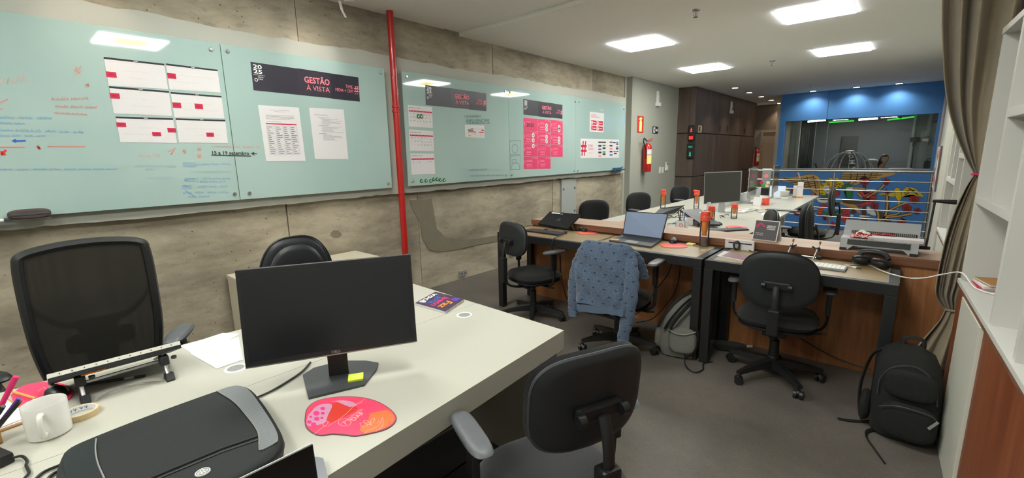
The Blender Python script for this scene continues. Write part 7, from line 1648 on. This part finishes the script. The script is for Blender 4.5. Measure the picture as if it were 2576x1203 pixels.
# laptops on the bench
def tilt_laptop(quad, th, lab, mat='black_metal', sticker=None, h=(0, 0)):
    P = [at(x, y, 'z', z) for x, y, z in quad]; c = sum(P, Vector()) / 4; t = thing('laptop', lab, 'laptop', (c.x, c.y, ZB), 0, 'laptops on the bench')
    n = (P[1] - P[0]).cross(P[3] - P[0]).normalized(); n = n if n.z > 0 else -n
    obj('lid', prism(bm_new(), P, n * .008), M(mat), t, world=True); obj('base', prism(bm_new(), [p - n * .013 for p in P], n * .011), M('black_plastic'), t, world=True)
    f = quad_uv(*[p + n * .0085 for p in P])
    if sticker: obj('label', prism(bm_new(), [f(*sticker[0]), f(sticker[1][0], sticker[0][1]), f(*sticker[1]), f(sticker[0][0], sticker[1][1])], n * .0004), M('white'), t, world=True)
    return t, P
t, P = tilt_laptop([(1765, 566, .80), (1812, 566, .80), (1760, 527, .90), (1712, 530, .90)], .01, 'dark laptop propped on a stand with white label behind the pen cup', 'grey_dark', ((.62, .62), (.82, .78)))
t2, P2 = tilt_laptop([(1635, 548, .79), (1700, 535, .79), (1722, 517, .86), (1660, 525, .86)], .01, 'black laptop raised on a stand on the wall side of bench')
for tt, PP, lab in ((t, P, 'folding stand under the dark labelled laptop'), (t2, P2, 'folding stand under the raised black laptop')):
    s = thing('laptop_stand', lab, 'stand', (tt.location.x, tt.location.y, ZB), 0, 'folding stands on the bench')
    for i, j in ((3, 0), (2, 1)):
        q0, q1 = PP[i].lerp(PP[j], .12), PP[i].lerp(PP[j], .85)
        obj('leg', T([q0 + Vector((0, 0, -.018)), Vector((q0.x, q0.y + .04, ZB + .004))], .006, 8), M('black_plastic'), s, world=True); obj('leg', T([q1 + Vector((0, 0, -.018)), Vector((q1.x, q1.y, ZB + .002))], .006, 8), M('black_plastic'), s, world=True)
        obj('rail', T([q0 + Vector((0, 0, -.016)), q1 + Vector((0, 0, -.016))], .006, 8), M('black_plastic'), s, world=True)
# pen cup with pink flower emblem
a, b_ = at(1701, 572, 'y', 4.45), at(1724, 572, 'y', 4.45)
pc = thing('pen_cup', 'white square pen cup with pink petal emblem at the bench end', 'pen cup', ((a.x + b_.x) / 2, 4.48, ZB)); w_ = (b_.x - a.x) / 2
bm = bm_new()
for q_ in ((-w_, w_, -w_, -w_ + .003), (-w_, w_, w_ - .003, w_), (-w_, -w_ + .003, -w_, w_), (w_ - .003, w_, -w_, w_)): box(bm, *q_, 0, .095)
box(bm, -w_, w_, -w_, w_, 0, .003); obj('box', bm, M('white_plastic'), pc)
for k in range(8):
    a_ = k * PI / 4; d = Vector((math.cos(a_), 0, math.sin(a_))); s = Vector((-d.z, 0, d.x)); c = Vector((.008, -w_ - .0005, .05))
    obj('petal', prism(bm_new(), [c + d * .008, c + d * .017 + s * .004, c + d * .026, c + d * .017 - s * .004], (0, -.0006, 0)), M('crimson'), pc)
for k, (dx, dy, mt, L_) in enumerate(((-.03, .02, 'black_plastic', .2), (-.012, .0, 'black_plastic', .19), (.012, .01, 'blue', .17), (.0, .025, 'white_plastic', .17), (-.02, -.01, 'grey_dark', .18))):
    p0 = pc.location + Vector((dx * .4, dy * .4, .006)); t = thing('pen', ['thick dark marker in the white pen cup, leaning far left', 'black pen upright in the middle of the white pen cup', 'blue pen in the white pen cup, leaning right', 'white pen at the back of the white pen cup', 'grey pencil in the white pen cup, leaning left'][k], 'pen', p0, 0, 'pens in the white cup'); obj('barrel', T([p0, p0 + Vector((dx * 1.5, dy, L_))], .0045, 7), M(mt), t, world=True)
p = Bn(1737, 566); t = thing('note_box', 'small pale pink note box right of the white pen cup', 'box', (p.x, p.y, ZB)); obj('box', B(-.035, .035, -.03, .03, 0, .075, .002), M('paper'), t); obj('slips', B(-.03, .03, -.025, .025, .0751, .079), M('ink_pink'), t)
p = Bn(1828, 580); keyboard((p.x, p.y, ZB), R_(52), .40, .13, 'black keyboard at the counter end of the bench', 'black_plastic', 'grey_dark', 5, 15)
round_pad(1850, 572, .10, 'red mouse pad on the bench under the black keyboard', 'red mouse pads on the bench', ZB); p = Bn(1812, 566); mouse((p.x - .02, p.y, ZB), R_(60), 'black mouse near the propped laptop on the bench', 'computer mice on the bench')
round_pad(1690, 527, .10, 'red mouse pad on the wall side of the bench', 'red mouse pads on the bench', ZB)
round_pad(1577, 560, .09, 'red mouse pad at the bench end nearest the wall', 'red mouse pads on the bench', ZB); 
for px, py, w_, rz, lab in ((1982, 491, .34, 0, 'grey keyboard near the far right bench corner'), (1966, 530, .36, -2, 'dark flat keyboard at the right bench edge')):
    p = Bn(px, py); keyboard((p.x, p.y, ZB), R_(rz), w_, .12, lab, 'grey_dark', 'grey_mid', 4, 12)
for px, py, lab in ((1963, 498, 'white sheet beside the far grey keyboard'), (1940, 540, 'white sheet beside the dark flat keyboard')):
    p = Bn(px, py); t = thing('paper_sheet', lab, 'paper', (p.x, p.y, ZB), R_(10), 'papers on the bench'); obj('sheet', B(-.10, .10, -.12, .12, 0, .001), M('paper'), t); qq = [(-.08, .08, -.1 + .03 * k, -.098 + .03 * k) for k in range(7)]
    bm = bm_new(); [box(bm, a_, b2, c_, d_, .0011, .0013) for a_, b2, c_, d_ in qq]; o = obj('text_lines', bm, M('ink_soft'), t); o['kind'] = 'stuff'
p = Bn(1926, 516); t = thing('mug', 'bright red mug on the bench before the far computers', 'mug', (p.x, p.y, ZB), R_(180)); obj('cup', lathe(bm_new(), [(0, 0), (.042, 0), (.045, .004), (.045, .095), (.041, .095), (.040, .008), (0, .006)], n=24), M('coral'), t, smooth=True); obj('handle', T(spline([(.043, 0, .075), (.068, 0, .072), (.070, 0, .035), (.043, 0, .022)], 5), .006, 8), M('coral'), t, smooth=True)
for px, py, h_, lab in ((2001, 497, .19, 'left white card box with printed face on the far bench end'), (2011, 498, .25, 'right taller white card box with orange foot on far bench end')):
    p = Bn(px, py); t = thing('card_box', lab, 'box', (p.x, p.y, ZB), R_(5), 'white card boxes on far bench end'); obj('box', B(-.04, .04, -.03, .03, .0, h_, .003), M('paper'), t); obj('fold_line', B(-.041, .041, -.0315, -.030, h_ * .72, h_ * .73), M('grey_mid'), t); obj('foot_band', B(-.042, .042, -.032, .032, 0, .025), M('orange' if h_ > .2 else 'grey_mid'), t)
p = Bn(1973, 494); t = thing('cup', 'white bowl-shaped cup on far bench end near yellow mural flower', 'cup', (p.x, p.y, ZB)); obj('bowl', lathe(bm_new(), [(0, 0), (.04, 0), (.065, .03), (.075, .09), (.070, .09), (.06, .03), (0, .01)], n=20), M('ceramic'), t, smooth=True)
p = Bn(1950, 492); t = thing('note_stand', 'pale blue sheet stack leaning beside the farther computer', 'papers', (p.x, p.y, ZB)); obj('sheet', prism(bm_new(), [(-.1, 0, 0), (.14, 0, 0), (.14, .05, .16), (-.1, .05, .16)], (0, .004, 0)), mk('pale_blue', 'b9c8dc', .6), t); obj('prop', B(-.02, .02, .01, .04, 0, .06), M('white_plastic'), t)
p = Bn(1946, 476); 
p = Bn(1905, 517); t = thing('tent_card', 'white tent card beside the red mug', 'card', (p.x, p.y, ZB)); obj('front_leaf', prism(bm_new(), [(-.05, -.04, 0), (.05, -.04, 0), (.05, 0, .12), (-.05, 0, .12)], (0, .002, 0)), M('paper'), t); obj('rear_leaf', prism(bm_new(), [(-.05, .04, 0), (.05, .04, 0), (.05, 0.002, .12), (-.05, .002, .12)], (0, .002, 0)), M('paper'), t)
p = Bn(1870, 540); t = thing('cable_tray', 'low white tray holding a cable and pink notes near the divider', 'tray', (p.x - .1, p.y + .2, ZB)); obj('tray', B(-.08, .08, -.1, .1, 0, .02, .004), M('white_plastic'), t); obj('pink_note', B(-.03, .03, -.03, .03, .0205, .0225), M('ink_pink'), t)
# cables on the bench
rd = random.Random(21)
def loop_cable(px, py, s, lab, n=7, mat='black_plastic', r=.0035):
    c = Bn(px, py); pts = [Vector((c.x + s * rd.uniform(-1, 1), c.y + s * 2.2 * rd.uniform(-1, 1), ZB + .005 + (.02 if k % 3 == 1 else 0))) for k in range(n)]
    return top('cable', T(spline(pts, 6), r, 6), M(mat), lab, 'cable', 'tangled cables on the bench', smooth=True)
loop_cable(1685, 548, .10, 'tangle of black cables left of the dark labelled laptop', 9); loop_cable(1725, 545, .10, 'black cable loops behind the pen cup', 8); loop_cable(1745, 535, .12, 'cable loops under the flip-spout bottle', 8)
loop_cable(1700, 563, .06, 'blue network cable curling around the pen cup', 6, 'blue'); loop_cable(1880, 530, .12, 'white cable loops at the foot of the nearer computer', 8, 'white_plastic'); loop_cable(1930, 502, .12, 'white cables between the two computers', 8, 'white_plastic'); loop_cable(1925, 497, .08, 'dark cable heap between the two computers', 7); loop_cable(1900, 535, .12, 'thin grey cable sweeping along the bench', 6, 'grey_mid'); loop_cable(1815, 545, .08, 'black cable dropping behind the bench monitor', 6)
# papers on the floor area beyond / small toolbox seen under the bench
t = thing('storage_box', 'blue storage box with red and white item under the bench end', 'box', (-.98, 6.1, 0)); obj('box', B(-.14, .14, -.12, .12, 0, .22, .01), M('teal_blue'), t); obj('red_item', B(-.12, -.02, -.09, .05, .22, .30, .01), M('red'), t); obj('white_item', B(.0, .10, -.09, .05, .22, .26, .006), M('white_plastic'), t)

# ================================================================== STUDIO BEHIND THE GLASS
YS = 14.35
# softbox lantern: ribbed translucent dome
c = at(2133, 425, 'y', YS); topz = at(2133, 381, 'y', YS).z; rx = (at(2188, 425, 'y', YS).x - at(2078, 425, 'y', YS).x) / 2
zb_ = at(2133, 440, 'y', YS).z
sb = thing('softbox', 'translucent ribbed umbrella softbox dome with white lettering behind the glass', 'softbox', (c.x, YS, .0)); Hd = topz - zb_
prof = [(rx * 1.12 * math.sin(t_ * PI / 2 / 10), zb_ + Hd * math.cos(t_ * PI / 2 / 10) ** .9) for t_ in range(11)]
obj('dome', lathe(bm_new(), [(max(r, 0), z) for r, z in prof], n=32), M('veil'), sb, smooth=True)
for k in range(16):
    a = k * PI / 8 + .1; obj('rib', T([(r * math.cos(a) * 1.005, r * math.sin(a) * 1.005, z) for r, z in prof[1:]], .007, 5), M('white_plastic'), sb)
obj('hub', lathe(bm_new(), [(0, 0), (.10, 0), (.10, .03), (0, .04)], (0, 0, topz - .01), 16), M('white_plastic'), sb)
obj('stand_pole', T([(0, 0, 0), (0, 0, topz)], .015, 8), M('black_metal'), sb)
for k in range(3): a = k * 2.1; obj('tripod_leg', T([(0, 0, .5), (.4 * math.cos(a), .4 * math.sin(a), .01)], .01, 6), M('black_metal'), sb)
for k, s_ in enumerate('AMON'):
    i0 = 9 - 2 * k if k < 4 else 2; r, z = prof[max(2, i0)]; r2, z2 = prof[max(1, i0 - 1)]
    a = -PI / 2 + .42; d = Vector((math.cos(a), math.sin(a), 0)); o_ = Vector((0, 0, 0)) + d * (r + .02) + Vector((0, 0, z)); up = (d * (r2 - r) + Vector((0, 0, z2 - z))).normalized(); side = Vector((-d.y, d.x, 0))
    lettering(s_, M('white'), o_ - side * .05 * .6, up, -side if 0 else side * -1, h=.11, parent=sb, world=False, bold=True)
# tv on the far wall
a, b_ = at(2111, 402, 'y', 17.9), at(2160, 342, 'y', 17.9)
t = thing('television', 'black upright screen on the dark studio wall above the softbox', 'television', ((a.x + b_.x) / 2, 17.95, a.z - .15)); obj('screen', B(-(b_.x - a.x) / 2, (b_.x - a.x) / 2, 0, .05, 0, b_.z - a.z + .15, .005), M('black_plastic'), t); obj('wall_mount', B(-.1, .1, .05, .10, .2, .5), M('black_metal'), t)
# flash head on stand
p = at(2305, 352, 'y', 14.9); t = thing('studio_light', 'black flash head with silver reflector on a stand by the light wall', 'studio light', (p.x, 14.9, 0))
bz_ = p.z; obj('pole', T([(0, 0, 0), (-.03 + .0, 0, bz_)], .012, 8), M('black_metal'), t, smooth=True)
for k in range(3): a = .4 + k * 2.1; obj('tripod_leg', T([(0, 0, .45), (.35 * math.cos(a), .35 * math.sin(a), .01)], .01, 6), M('black_metal'), t)
obj('head', B(-.12, .10, -.06, .06, bz_ - .05, bz_ + .06, .015), M('black_plastic'), t); obj('reflector', T([(.10, 0, bz_ + .01), (.15, 0, bz_ + .01), (.22, 0, bz_ + .01)], [.05, .065, .085], 14), M('chrome'), t, smooth=True); obj('bracket', B(-.06, .0, -.03, .03, bz_ - .16, bz_ - .05, .008), M('black_metal'), t)
# curtains inside the left of the opening
t = thing('studio_curtain', 'grey vertical studio curtain left of the dark opening behind glass', 'curtain', (ol + .15, 15.5, 0))
bm = bm_new(); g = [[bm.verts.new((-.14 + .36 * i / 40, .05 * math.sin(i * 1.1), z)) for i in range(41)] for z in (0.02, 1.3, 2.58)]
for A, Bq in zip(g, g[1:]):
    for k in range(40): bm.faces.new((A[k], A[k + 1], Bq[k + 1], Bq[k]))
o = obj('drape', bm, mk('studio_curtain_grey', '55575a', .9, .2, 20), t, smooth=True); m_ = o.modifiers.new('thickness', 'SOLIDIFY'); m_.thickness = .006
obj('hem', B(-.14, .22, -.06, .06, .0, .03), mk('hem_grey', '44464a', .9), t)
px_ = at(2039, 360, 'y', 16.2).x; t = thing('studio_post', 'slim white post beside the grey studio curtain', 'post', (px_, 16.2, 0)); obj('post', B(-.035, .035, -.03, .03, 0, 2.6, .003), M('white_plastic'), t); obj('base', B(-.06, .06, -.05, .05, 0, .02), M('grey_mid'), t)
# ceiling tubes and green strips
for x0, y0, x1, y1, lab in ((2032, 306, 2077, 302, 'white light tube at the top of the studio window, left'), (2160, 301, 2208, 298, 'white light tube at the top of the studio window, right')):
    a, b_ = at(x0, y0, 'y', 15.05), at(x1, y1, 'y', 15.05); t = thing('light_tube', lab, 'light', ((a.x + b_.x) / 2, 15.05, a.z), 0, 'studio light tubes'); obj('tube', T([a, b_], .025, 10), emis('tube_white', 'f6fbff', 6), t, world=True, smooth=True); obj('batten', B(min(a.x, b_.x) - t.location.x, max(a.x, b_.x) - t.location.x, -.02, .02, .03, 2.6 - a.z), M('grey_dark'), t)
for x0, y0, x1, y1, lab in ((2085, 308, 2148, 304, 'green light strip under the studio ceiling, middle'), (2232, 302, 2300, 294, 'green light strip under the studio ceiling, right')):
    a, b_ = at(x0, y0, 'y', 15.2), at(x1, y1, 'y', 15.2); t = thing('light_strip', lab, 'light', ((a.x + b_.x) / 2, 15.2, a.z), 0, 'green studio light strips'); obj('strip', T([a, b_], .018, 8), emis('strip_green', '2fbf3a', 1.6), t, world=True, smooth=True); obj('holder', B(-.02, .02, -.02, .02, .02, 2.6 - a.z), M('grey_dark'), t)
t = thing('wall_vent', 'grey square panel high on the light studio wall', 'vent', (at(2361, 300, 'y', 15.28).x, 15.29, at(2361, 310, 'y', 15.28).z)); obj('panel', B(-.08, .08, -.02, .0, 0, .28, .004), M('grey_mid'), t); obj('slot', B(-.06, .06, -.023, -.02, .04, .06), M('grey_dark'), t)
# black mic, speaker and box silhouettes, table
tb = thing('studio_table', 'dark studio table with black clutter behind the glass, left', 'table', (at(2035, 420, 'y', 15.9).x, 15.9, 0)); obj('tabletop', B(-.35, .55, -.3, .3, .80, .84, .004), M('black_metal'), tb)
for x in (-.32, .48):
    for y in (-.27, .23): obj('leg', B(x, x + .04, y, y + .04, 0, .80), M('black_metal'), tb)
p = at(2047, 415, 'y', 15.9); t = thing('camera_gear', 'black camera gear heap on the studio table', 'camera', (p.x, 15.9, .8405)); obj('body', B(-.12, .12, -.08, .08, 0, .16, .03), M('black_plastic'), t); obj('lens', T([(.0, -.08, .10), (-.04, -.2, .14)], .045, 12), M('black_metal'), t, smooth=True); obj('grip', T([(.08, 0, .15), (.03, .0, .28)], .03, 8), M('black_plastic'), t)
p = at(2337, 422, 'y', 14.5); t = thing('black_case', 'small black equipment case on a box at the window corner', 'case', (p.x, 14.5, 0)); obj('stack', B(-.13, .13, -.12, .12, 0, .98, .01), M('grey_dark'), t); obj('case', B(-.10, .10, -.10, .10, .98, 1.22, .02), M('black_plastic'), t); obj('handle', T(spline([(-.05, 0, 1.22), (-.04, 0, 1.26), (.04, 0, 1.26), (.05, 0, 1.22)], 4), .01, 8), M('black_plastic'), t)
# seated woman
YP = 15.0; hp_ = at(2226, 401, 'y', YP)
pe = thing('person', 'smiling long-haired person in pale sleeveless top seated behind the studio window', 'person', (hp_.x - .08, YP, 0), R_(15))
def skin_body(verts, edges, radii, name, mat, parent, sub=2):
    me = D.meshes.new(name); me.from_pydata(verts, edges, []); o = D.objects.new(name, me); COL.objects.link(o); o.parent = parent
    m = o.modifiers.new('skin', 'SKIN'); m.use_smooth_shade = True
    for i, r in enumerate(radii): sv = me.skin_vertices[0].data[i]; sv.radius = r if isinstance(r, tuple) else (r, r); sv.use_root = (i == 0)
    s = o.modifiers.new('sub', 'SUBSURF'); s.levels = sub; s.render_levels = sub; me.materials.append(mat); return o
def me_skin(o):
    if not o.data.skin_vertices: pass
V_ = [(0, .02, .50), (0, .02, .72), (0, .0, .92), (0, -.01, .99), (.01, -.03, 1.06), (.02, -.05, 1.14),
      (-.15, .0, .93), (-.21, -.02, .72), (-.12, -.22, .68), (.15, 0, .93), (.22, -.04, .73), (.14, -.24, .70), (-.09, .0, .48), (-.10, -.38, .47), (-.10, -.42, .10), (-.10, -.52, .04), (.09, .0, .48), (.10, -.38, .47), (.10, -.42, .10), (.10, -.52, .04)]
E_ = [(0, 1), (1, 2), (2, 3), (3, 4), (4, 5), (2, 6), (6, 7), (7, 8), (2, 9), (9, 10), (10, 11), (0, 12), (12, 13), (13, 14), (14, 15), (0, 16), (16, 17), (17, 18), (18, 19)]
Rr = [(.13, .10), (.12, .09), (.12, .08), (.05, .05), (.045, .045), (.04, .04), .05, .038, .026, .05, .038, .026, .09, .065, .04, .035, .09, .065, .04, .035]
me = D.meshes.new('body'); me.from_pydata(V_, E_, []); bo = D.objects.new('body', me); COL.objects.link(bo); bo.parent = pe
md = bo.modifiers.new('skin', 'SKIN'); md.use_smooth_shade = True
if not me.skin_vertices:
    bm = bmesh.new(); bm.from_mesh(me); bm.verts.layers.skin.verify(); bm.to_mesh(me); bm.free()
for i, r in enumerate(Rr):
    sv = me.skin_vertices[0].data[i]; sv.radius = r if isinstance(r, tuple) else (r, r); sv.use_root = (i == 0)
s_ = bo.modifiers.new('sub', 'SUBSURF'); s_.levels = 2; s_.render_levels = 2; me.materials.append(M('skin'))
hz = hp_.z - .0
hc = Vector((.06, -.08, hz))
bm = bm_new(); ball(bm, tuple(hc), .095, .82, .95, 1.12, 20, 14)
for v in bm.verts:
    d = v.co - hc
    if d.z < -.02: v.co.x = hc.x + d.x * (1 + d.z * 2.2); v.co.y = hc.y + d.y * (1 + d.z * 1.2)
obj('head', bm, M('skin'), pe, smooth=True)
obj('neck', T([(.03, -.02, .96), (.05, -.06, hz - .06)], .042, 12), M('skin'), pe, smooth=True)
fr = Vector((.35, -.94, 0)); sd_ = Vector((.94, .35, 0))
obj('nose', ball(bm_new(), tuple(hc + fr * .09 + Vector((0, 0, -.012))), .014, .8, 1, 1.3, 8, 6), M('skin'), pe, smooth=True)
for s in (-1, 1):
    obj('eye', ball(bm_new(), tuple(hc + fr * .079 + sd_ * s * .032 + Vector((0, 0, .008))), .010, 1.2, .6, .6, 8, 6), M('ink'), pe, smooth=True)
    obj('ear', ball(bm_new(), tuple(hc + sd_ * s * .078 + Vector((0, 0, -.005))), .018, .5, 1, 1.4, 8, 6), M('skin'), pe, smooth=True)
obj('mouth', T(spline([hc + fr * .080 + sd_ * -.026 + Vector((0, 0, -.045)), hc + fr * .088 + Vector((0, 0, -.055)), hc + fr * .080 + sd_ * .026 + Vector((0, 0, -.045))], 4), .005, 6), M('crimson'), pe, smooth=True)
bm = bm_new(); ball(bm, tuple(hc - fr * .018 + Vector((0, 0, .018))), .105, .88, .98, 1.12, 20, 14)
bmesh.ops.delete(bm, geom=[v for v in bm.verts if (v.co - hc).dot(fr) > .035 and v.co.z < hc.z + .055], context='VERTS')
obj('hair', bm, M('hair'), pe, smooth=True)
obj('hair_length', loft(bm_new(), [(hc.x - .04, hc.y + .05, hz - .28, .10, .05, 2.2), (hc.x - .04, hc.y + .06, hz - .15, .16, .07, 2.2), (hc.x - .03, hc.y + .05, hz, .16, .09, 2.2), (hc.x - .02, hc.y + .03, hz + .05, .12, .09, 2.2)], 20), M('hair'), pe, smooth=True)
obj('top', loft(bm_new(), [(0, .02, .50, .27, .21, 2.6), (0, .02, .70, .27, .20, 2.6), (0, 0, .86, .30, .19, 2.6), (0, 0, .92, .24, .17, 2.4)], 24), M('white'), pe, smooth=True)
for s, hx in ((-1, (-.12, -.22, .68)), (1, (.14, -.24, .70))):
    for k in range(5):
        a = (k - 2) * .016; obj('finger', T(spline([(hx[0] + a, hx[1] - .01, hx[2]), (hx[0] + a * 1.2, hx[1] - .05, hx[2] - .004), (hx[0] + a * 1.2, hx[1] - .08 + abs(k - 2) * .006, hx[2] - .02)], 3), .008, 6), M('skin'), pe, smooth=True)
ch = thing('studio_chair', 'pale rounded chair beside the seated person behind glass', 'chair', (hp_.x - .28, YP + .42, 0)); 
obj('backrest', mv(cushion(.42, .5, .12, 2.6, .4), 0, .1, 1.0), M('grey_mid'), ch, smooth=True); obj('seat', mv(rot(cushion(.45, .45, .1, 3), 'X', PI / 2), .0, -.1, .40), M('grey_mid'), ch, smooth=True)
for x, y in ((-.18, -.28), (.18, -.28), (-.18, .1), (.18, .1)): obj('leg', T([(x, y, .36), (x * 1.1, y * 1.1, 0)], .015, 8), M('steel'), ch)
st_ = thing('stool', 'grey stool under the seated person, hidden below the window', 'stool', (pe.location.x, YP + .02, 0)); obj('seat', lathe(bm_new(), [(0, .35), (.18, .35), (.18, .395), (0, .40)], n=20), M('grey_mid'), st_)
for k in range(4): a = k * PI / 2 + .4; obj('leg', T([(.12 * math.cos(a), .12 * math.sin(a), .35), (.17 * math.cos(a), .17 * math.sin(a), 0)], .012, 6), M('steel'), st_)
p = at(2262, 421, 'y', 14.6); t = thing('studio_counter', 'white tabletop with rounded front before the seated person', 'table', (p.x, 14.55, 0)); obj('tabletop', B(-.2, .25, -.22, .22, p.z - .05, p.z - .02, .01), M('white_plastic'), t); obj('pedestal', T([(0, 0, 0), (0, 0, p.z - .05)], .04, 12), M('steel'), t)
ld = D.lights.new('studio_fill_light', 'AREA'); ld.energy = 55; ld.size = 1.0; lo2 = D.objects.new('studio_fill_light', ld); COL.objects.link(lo2); lo2.location = (-.9, 16.3, 2.55)  # added area light without a fitting, brightens the studio walls
# mark joined flat print / tiny repeated bits as stuff
for o in D.objects:
    n0 = o.name.split('.')[0]
    if o.type == 'MESH' and o.parent and n0 in ('shaded_cells', 'chart_lines', 'entries', 'grid_lines', 'text_lines', 'table_grid', 'table_text', 'stripe_text', 'text', 'heading_text', 'rules', 'chart_boxes', 'yellow_bars', 'red_bars', 'green_bars', 'core_lettering', 'badge_emblem', 'line_art', 'handwriting', 'mural_line', 'mural_branch', 'box_text'): o['kind'] = 'stuff'
# ---- pieces that belong to a part go one level deeper
SUBS = {'office_chair': {'caster': 'base_leg', 'edge_trim': 'backrest', 'bracket_knob': 'back_bracket', 'arm_sleeve': 'arm_bracket'}, 'mesh_chair': {'caster': 'base_leg', 'back_mesh': 'back_frame', 'lumbar_pad': 'spine'},
        'leather_chair': {'caster': 'base_leg', 'piping': 'backrest'}, 'laptop': {'key': 'base', 'touchpad': 'base', 'keyboard': 'base', 'screen': 'lid', 'label': 'lid', 'round_logo': 'lid', 'lid_edge': 'lid', 'orange_emblem': 'base', 'vent_marks': 'lid'},
        'keyboard': {'key': 'body'}, 'fire_extinguisher': {'paper_label': 'cylinder', 'handle': 'valve'}, 'water_bottle': {'printed_label': 'clear_body', 'lid': 'cap', 'spout': 'cap'},
        'computer_mouse': {'wheel': 'body', 'button_panel': 'body'}, 'sweatshirt': {'cuff': 'sleeve', 'hem_band': 'body'}, 'wall_cabinet': {'handle': 'door'}, 'binding_machine': {'comb_tooth': 'comb_bar', 'key_tab': 'key_strip', 'lever_grip': 'lever_rod'},
        'pedestrian_signal': {'figure': 'housing', 'lettering': 'housing', 'lamp_field': 'housing'}, 'monitor': {'screen': 'bezel', 'chin_strip': 'bezel', 'lettering': 'bezel'}, 'laptop_case': {'badge_emblem': 'badge', 'stitching': 'upper_shell', 'pocket_zip': 'upper_shell'},
        'headphones': {'outer_shell': 'ear_cup'}, 'railing': {'post_base': 'post'}, 'backpack': {'pocket_rim': 'front_pocket', 'strap_pull': 'front_pocket'}, 'light_switch': {'rocker': 'plate'}, 'sprinkler': {'deflector': 'frame_arm'}, 'planning_sheet': {'heading_text': 'heading_bar', 'lettering': 'pink_tag'},
        'pink_card': {'check_mark': 'check_sticker'}, 'person': {'eye': 'head', 'nose': 'head', 'mouth': 'head', 'ear': 'head'}, 'wall_plate': {'bolt': 'plate'}, 'white_desk': {'grommet_well': 'grommet'}, 'pen_cup': {'petal': 'box'}, 'notebook': {'spiral_ring': 'pages'}}
for o in list(D.objects):
    tb_ = SUBS.get(o.name.split('.')[0]) if o.parent is None else None
    if not tb_: continue
    kids = list(o.children)
    for c in kids:
        want = tb_.get(c.name.split('.')[0])
        if not want: continue
        cand = [k for k in kids if k.name.split('.')[0] == want and k.parent is o]
        if not cand: continue
        b_ = min(cand, key=lambda k: (k.location - c.location).length); loc = c.location - b_.location; c.parent = b_; c.location = loc
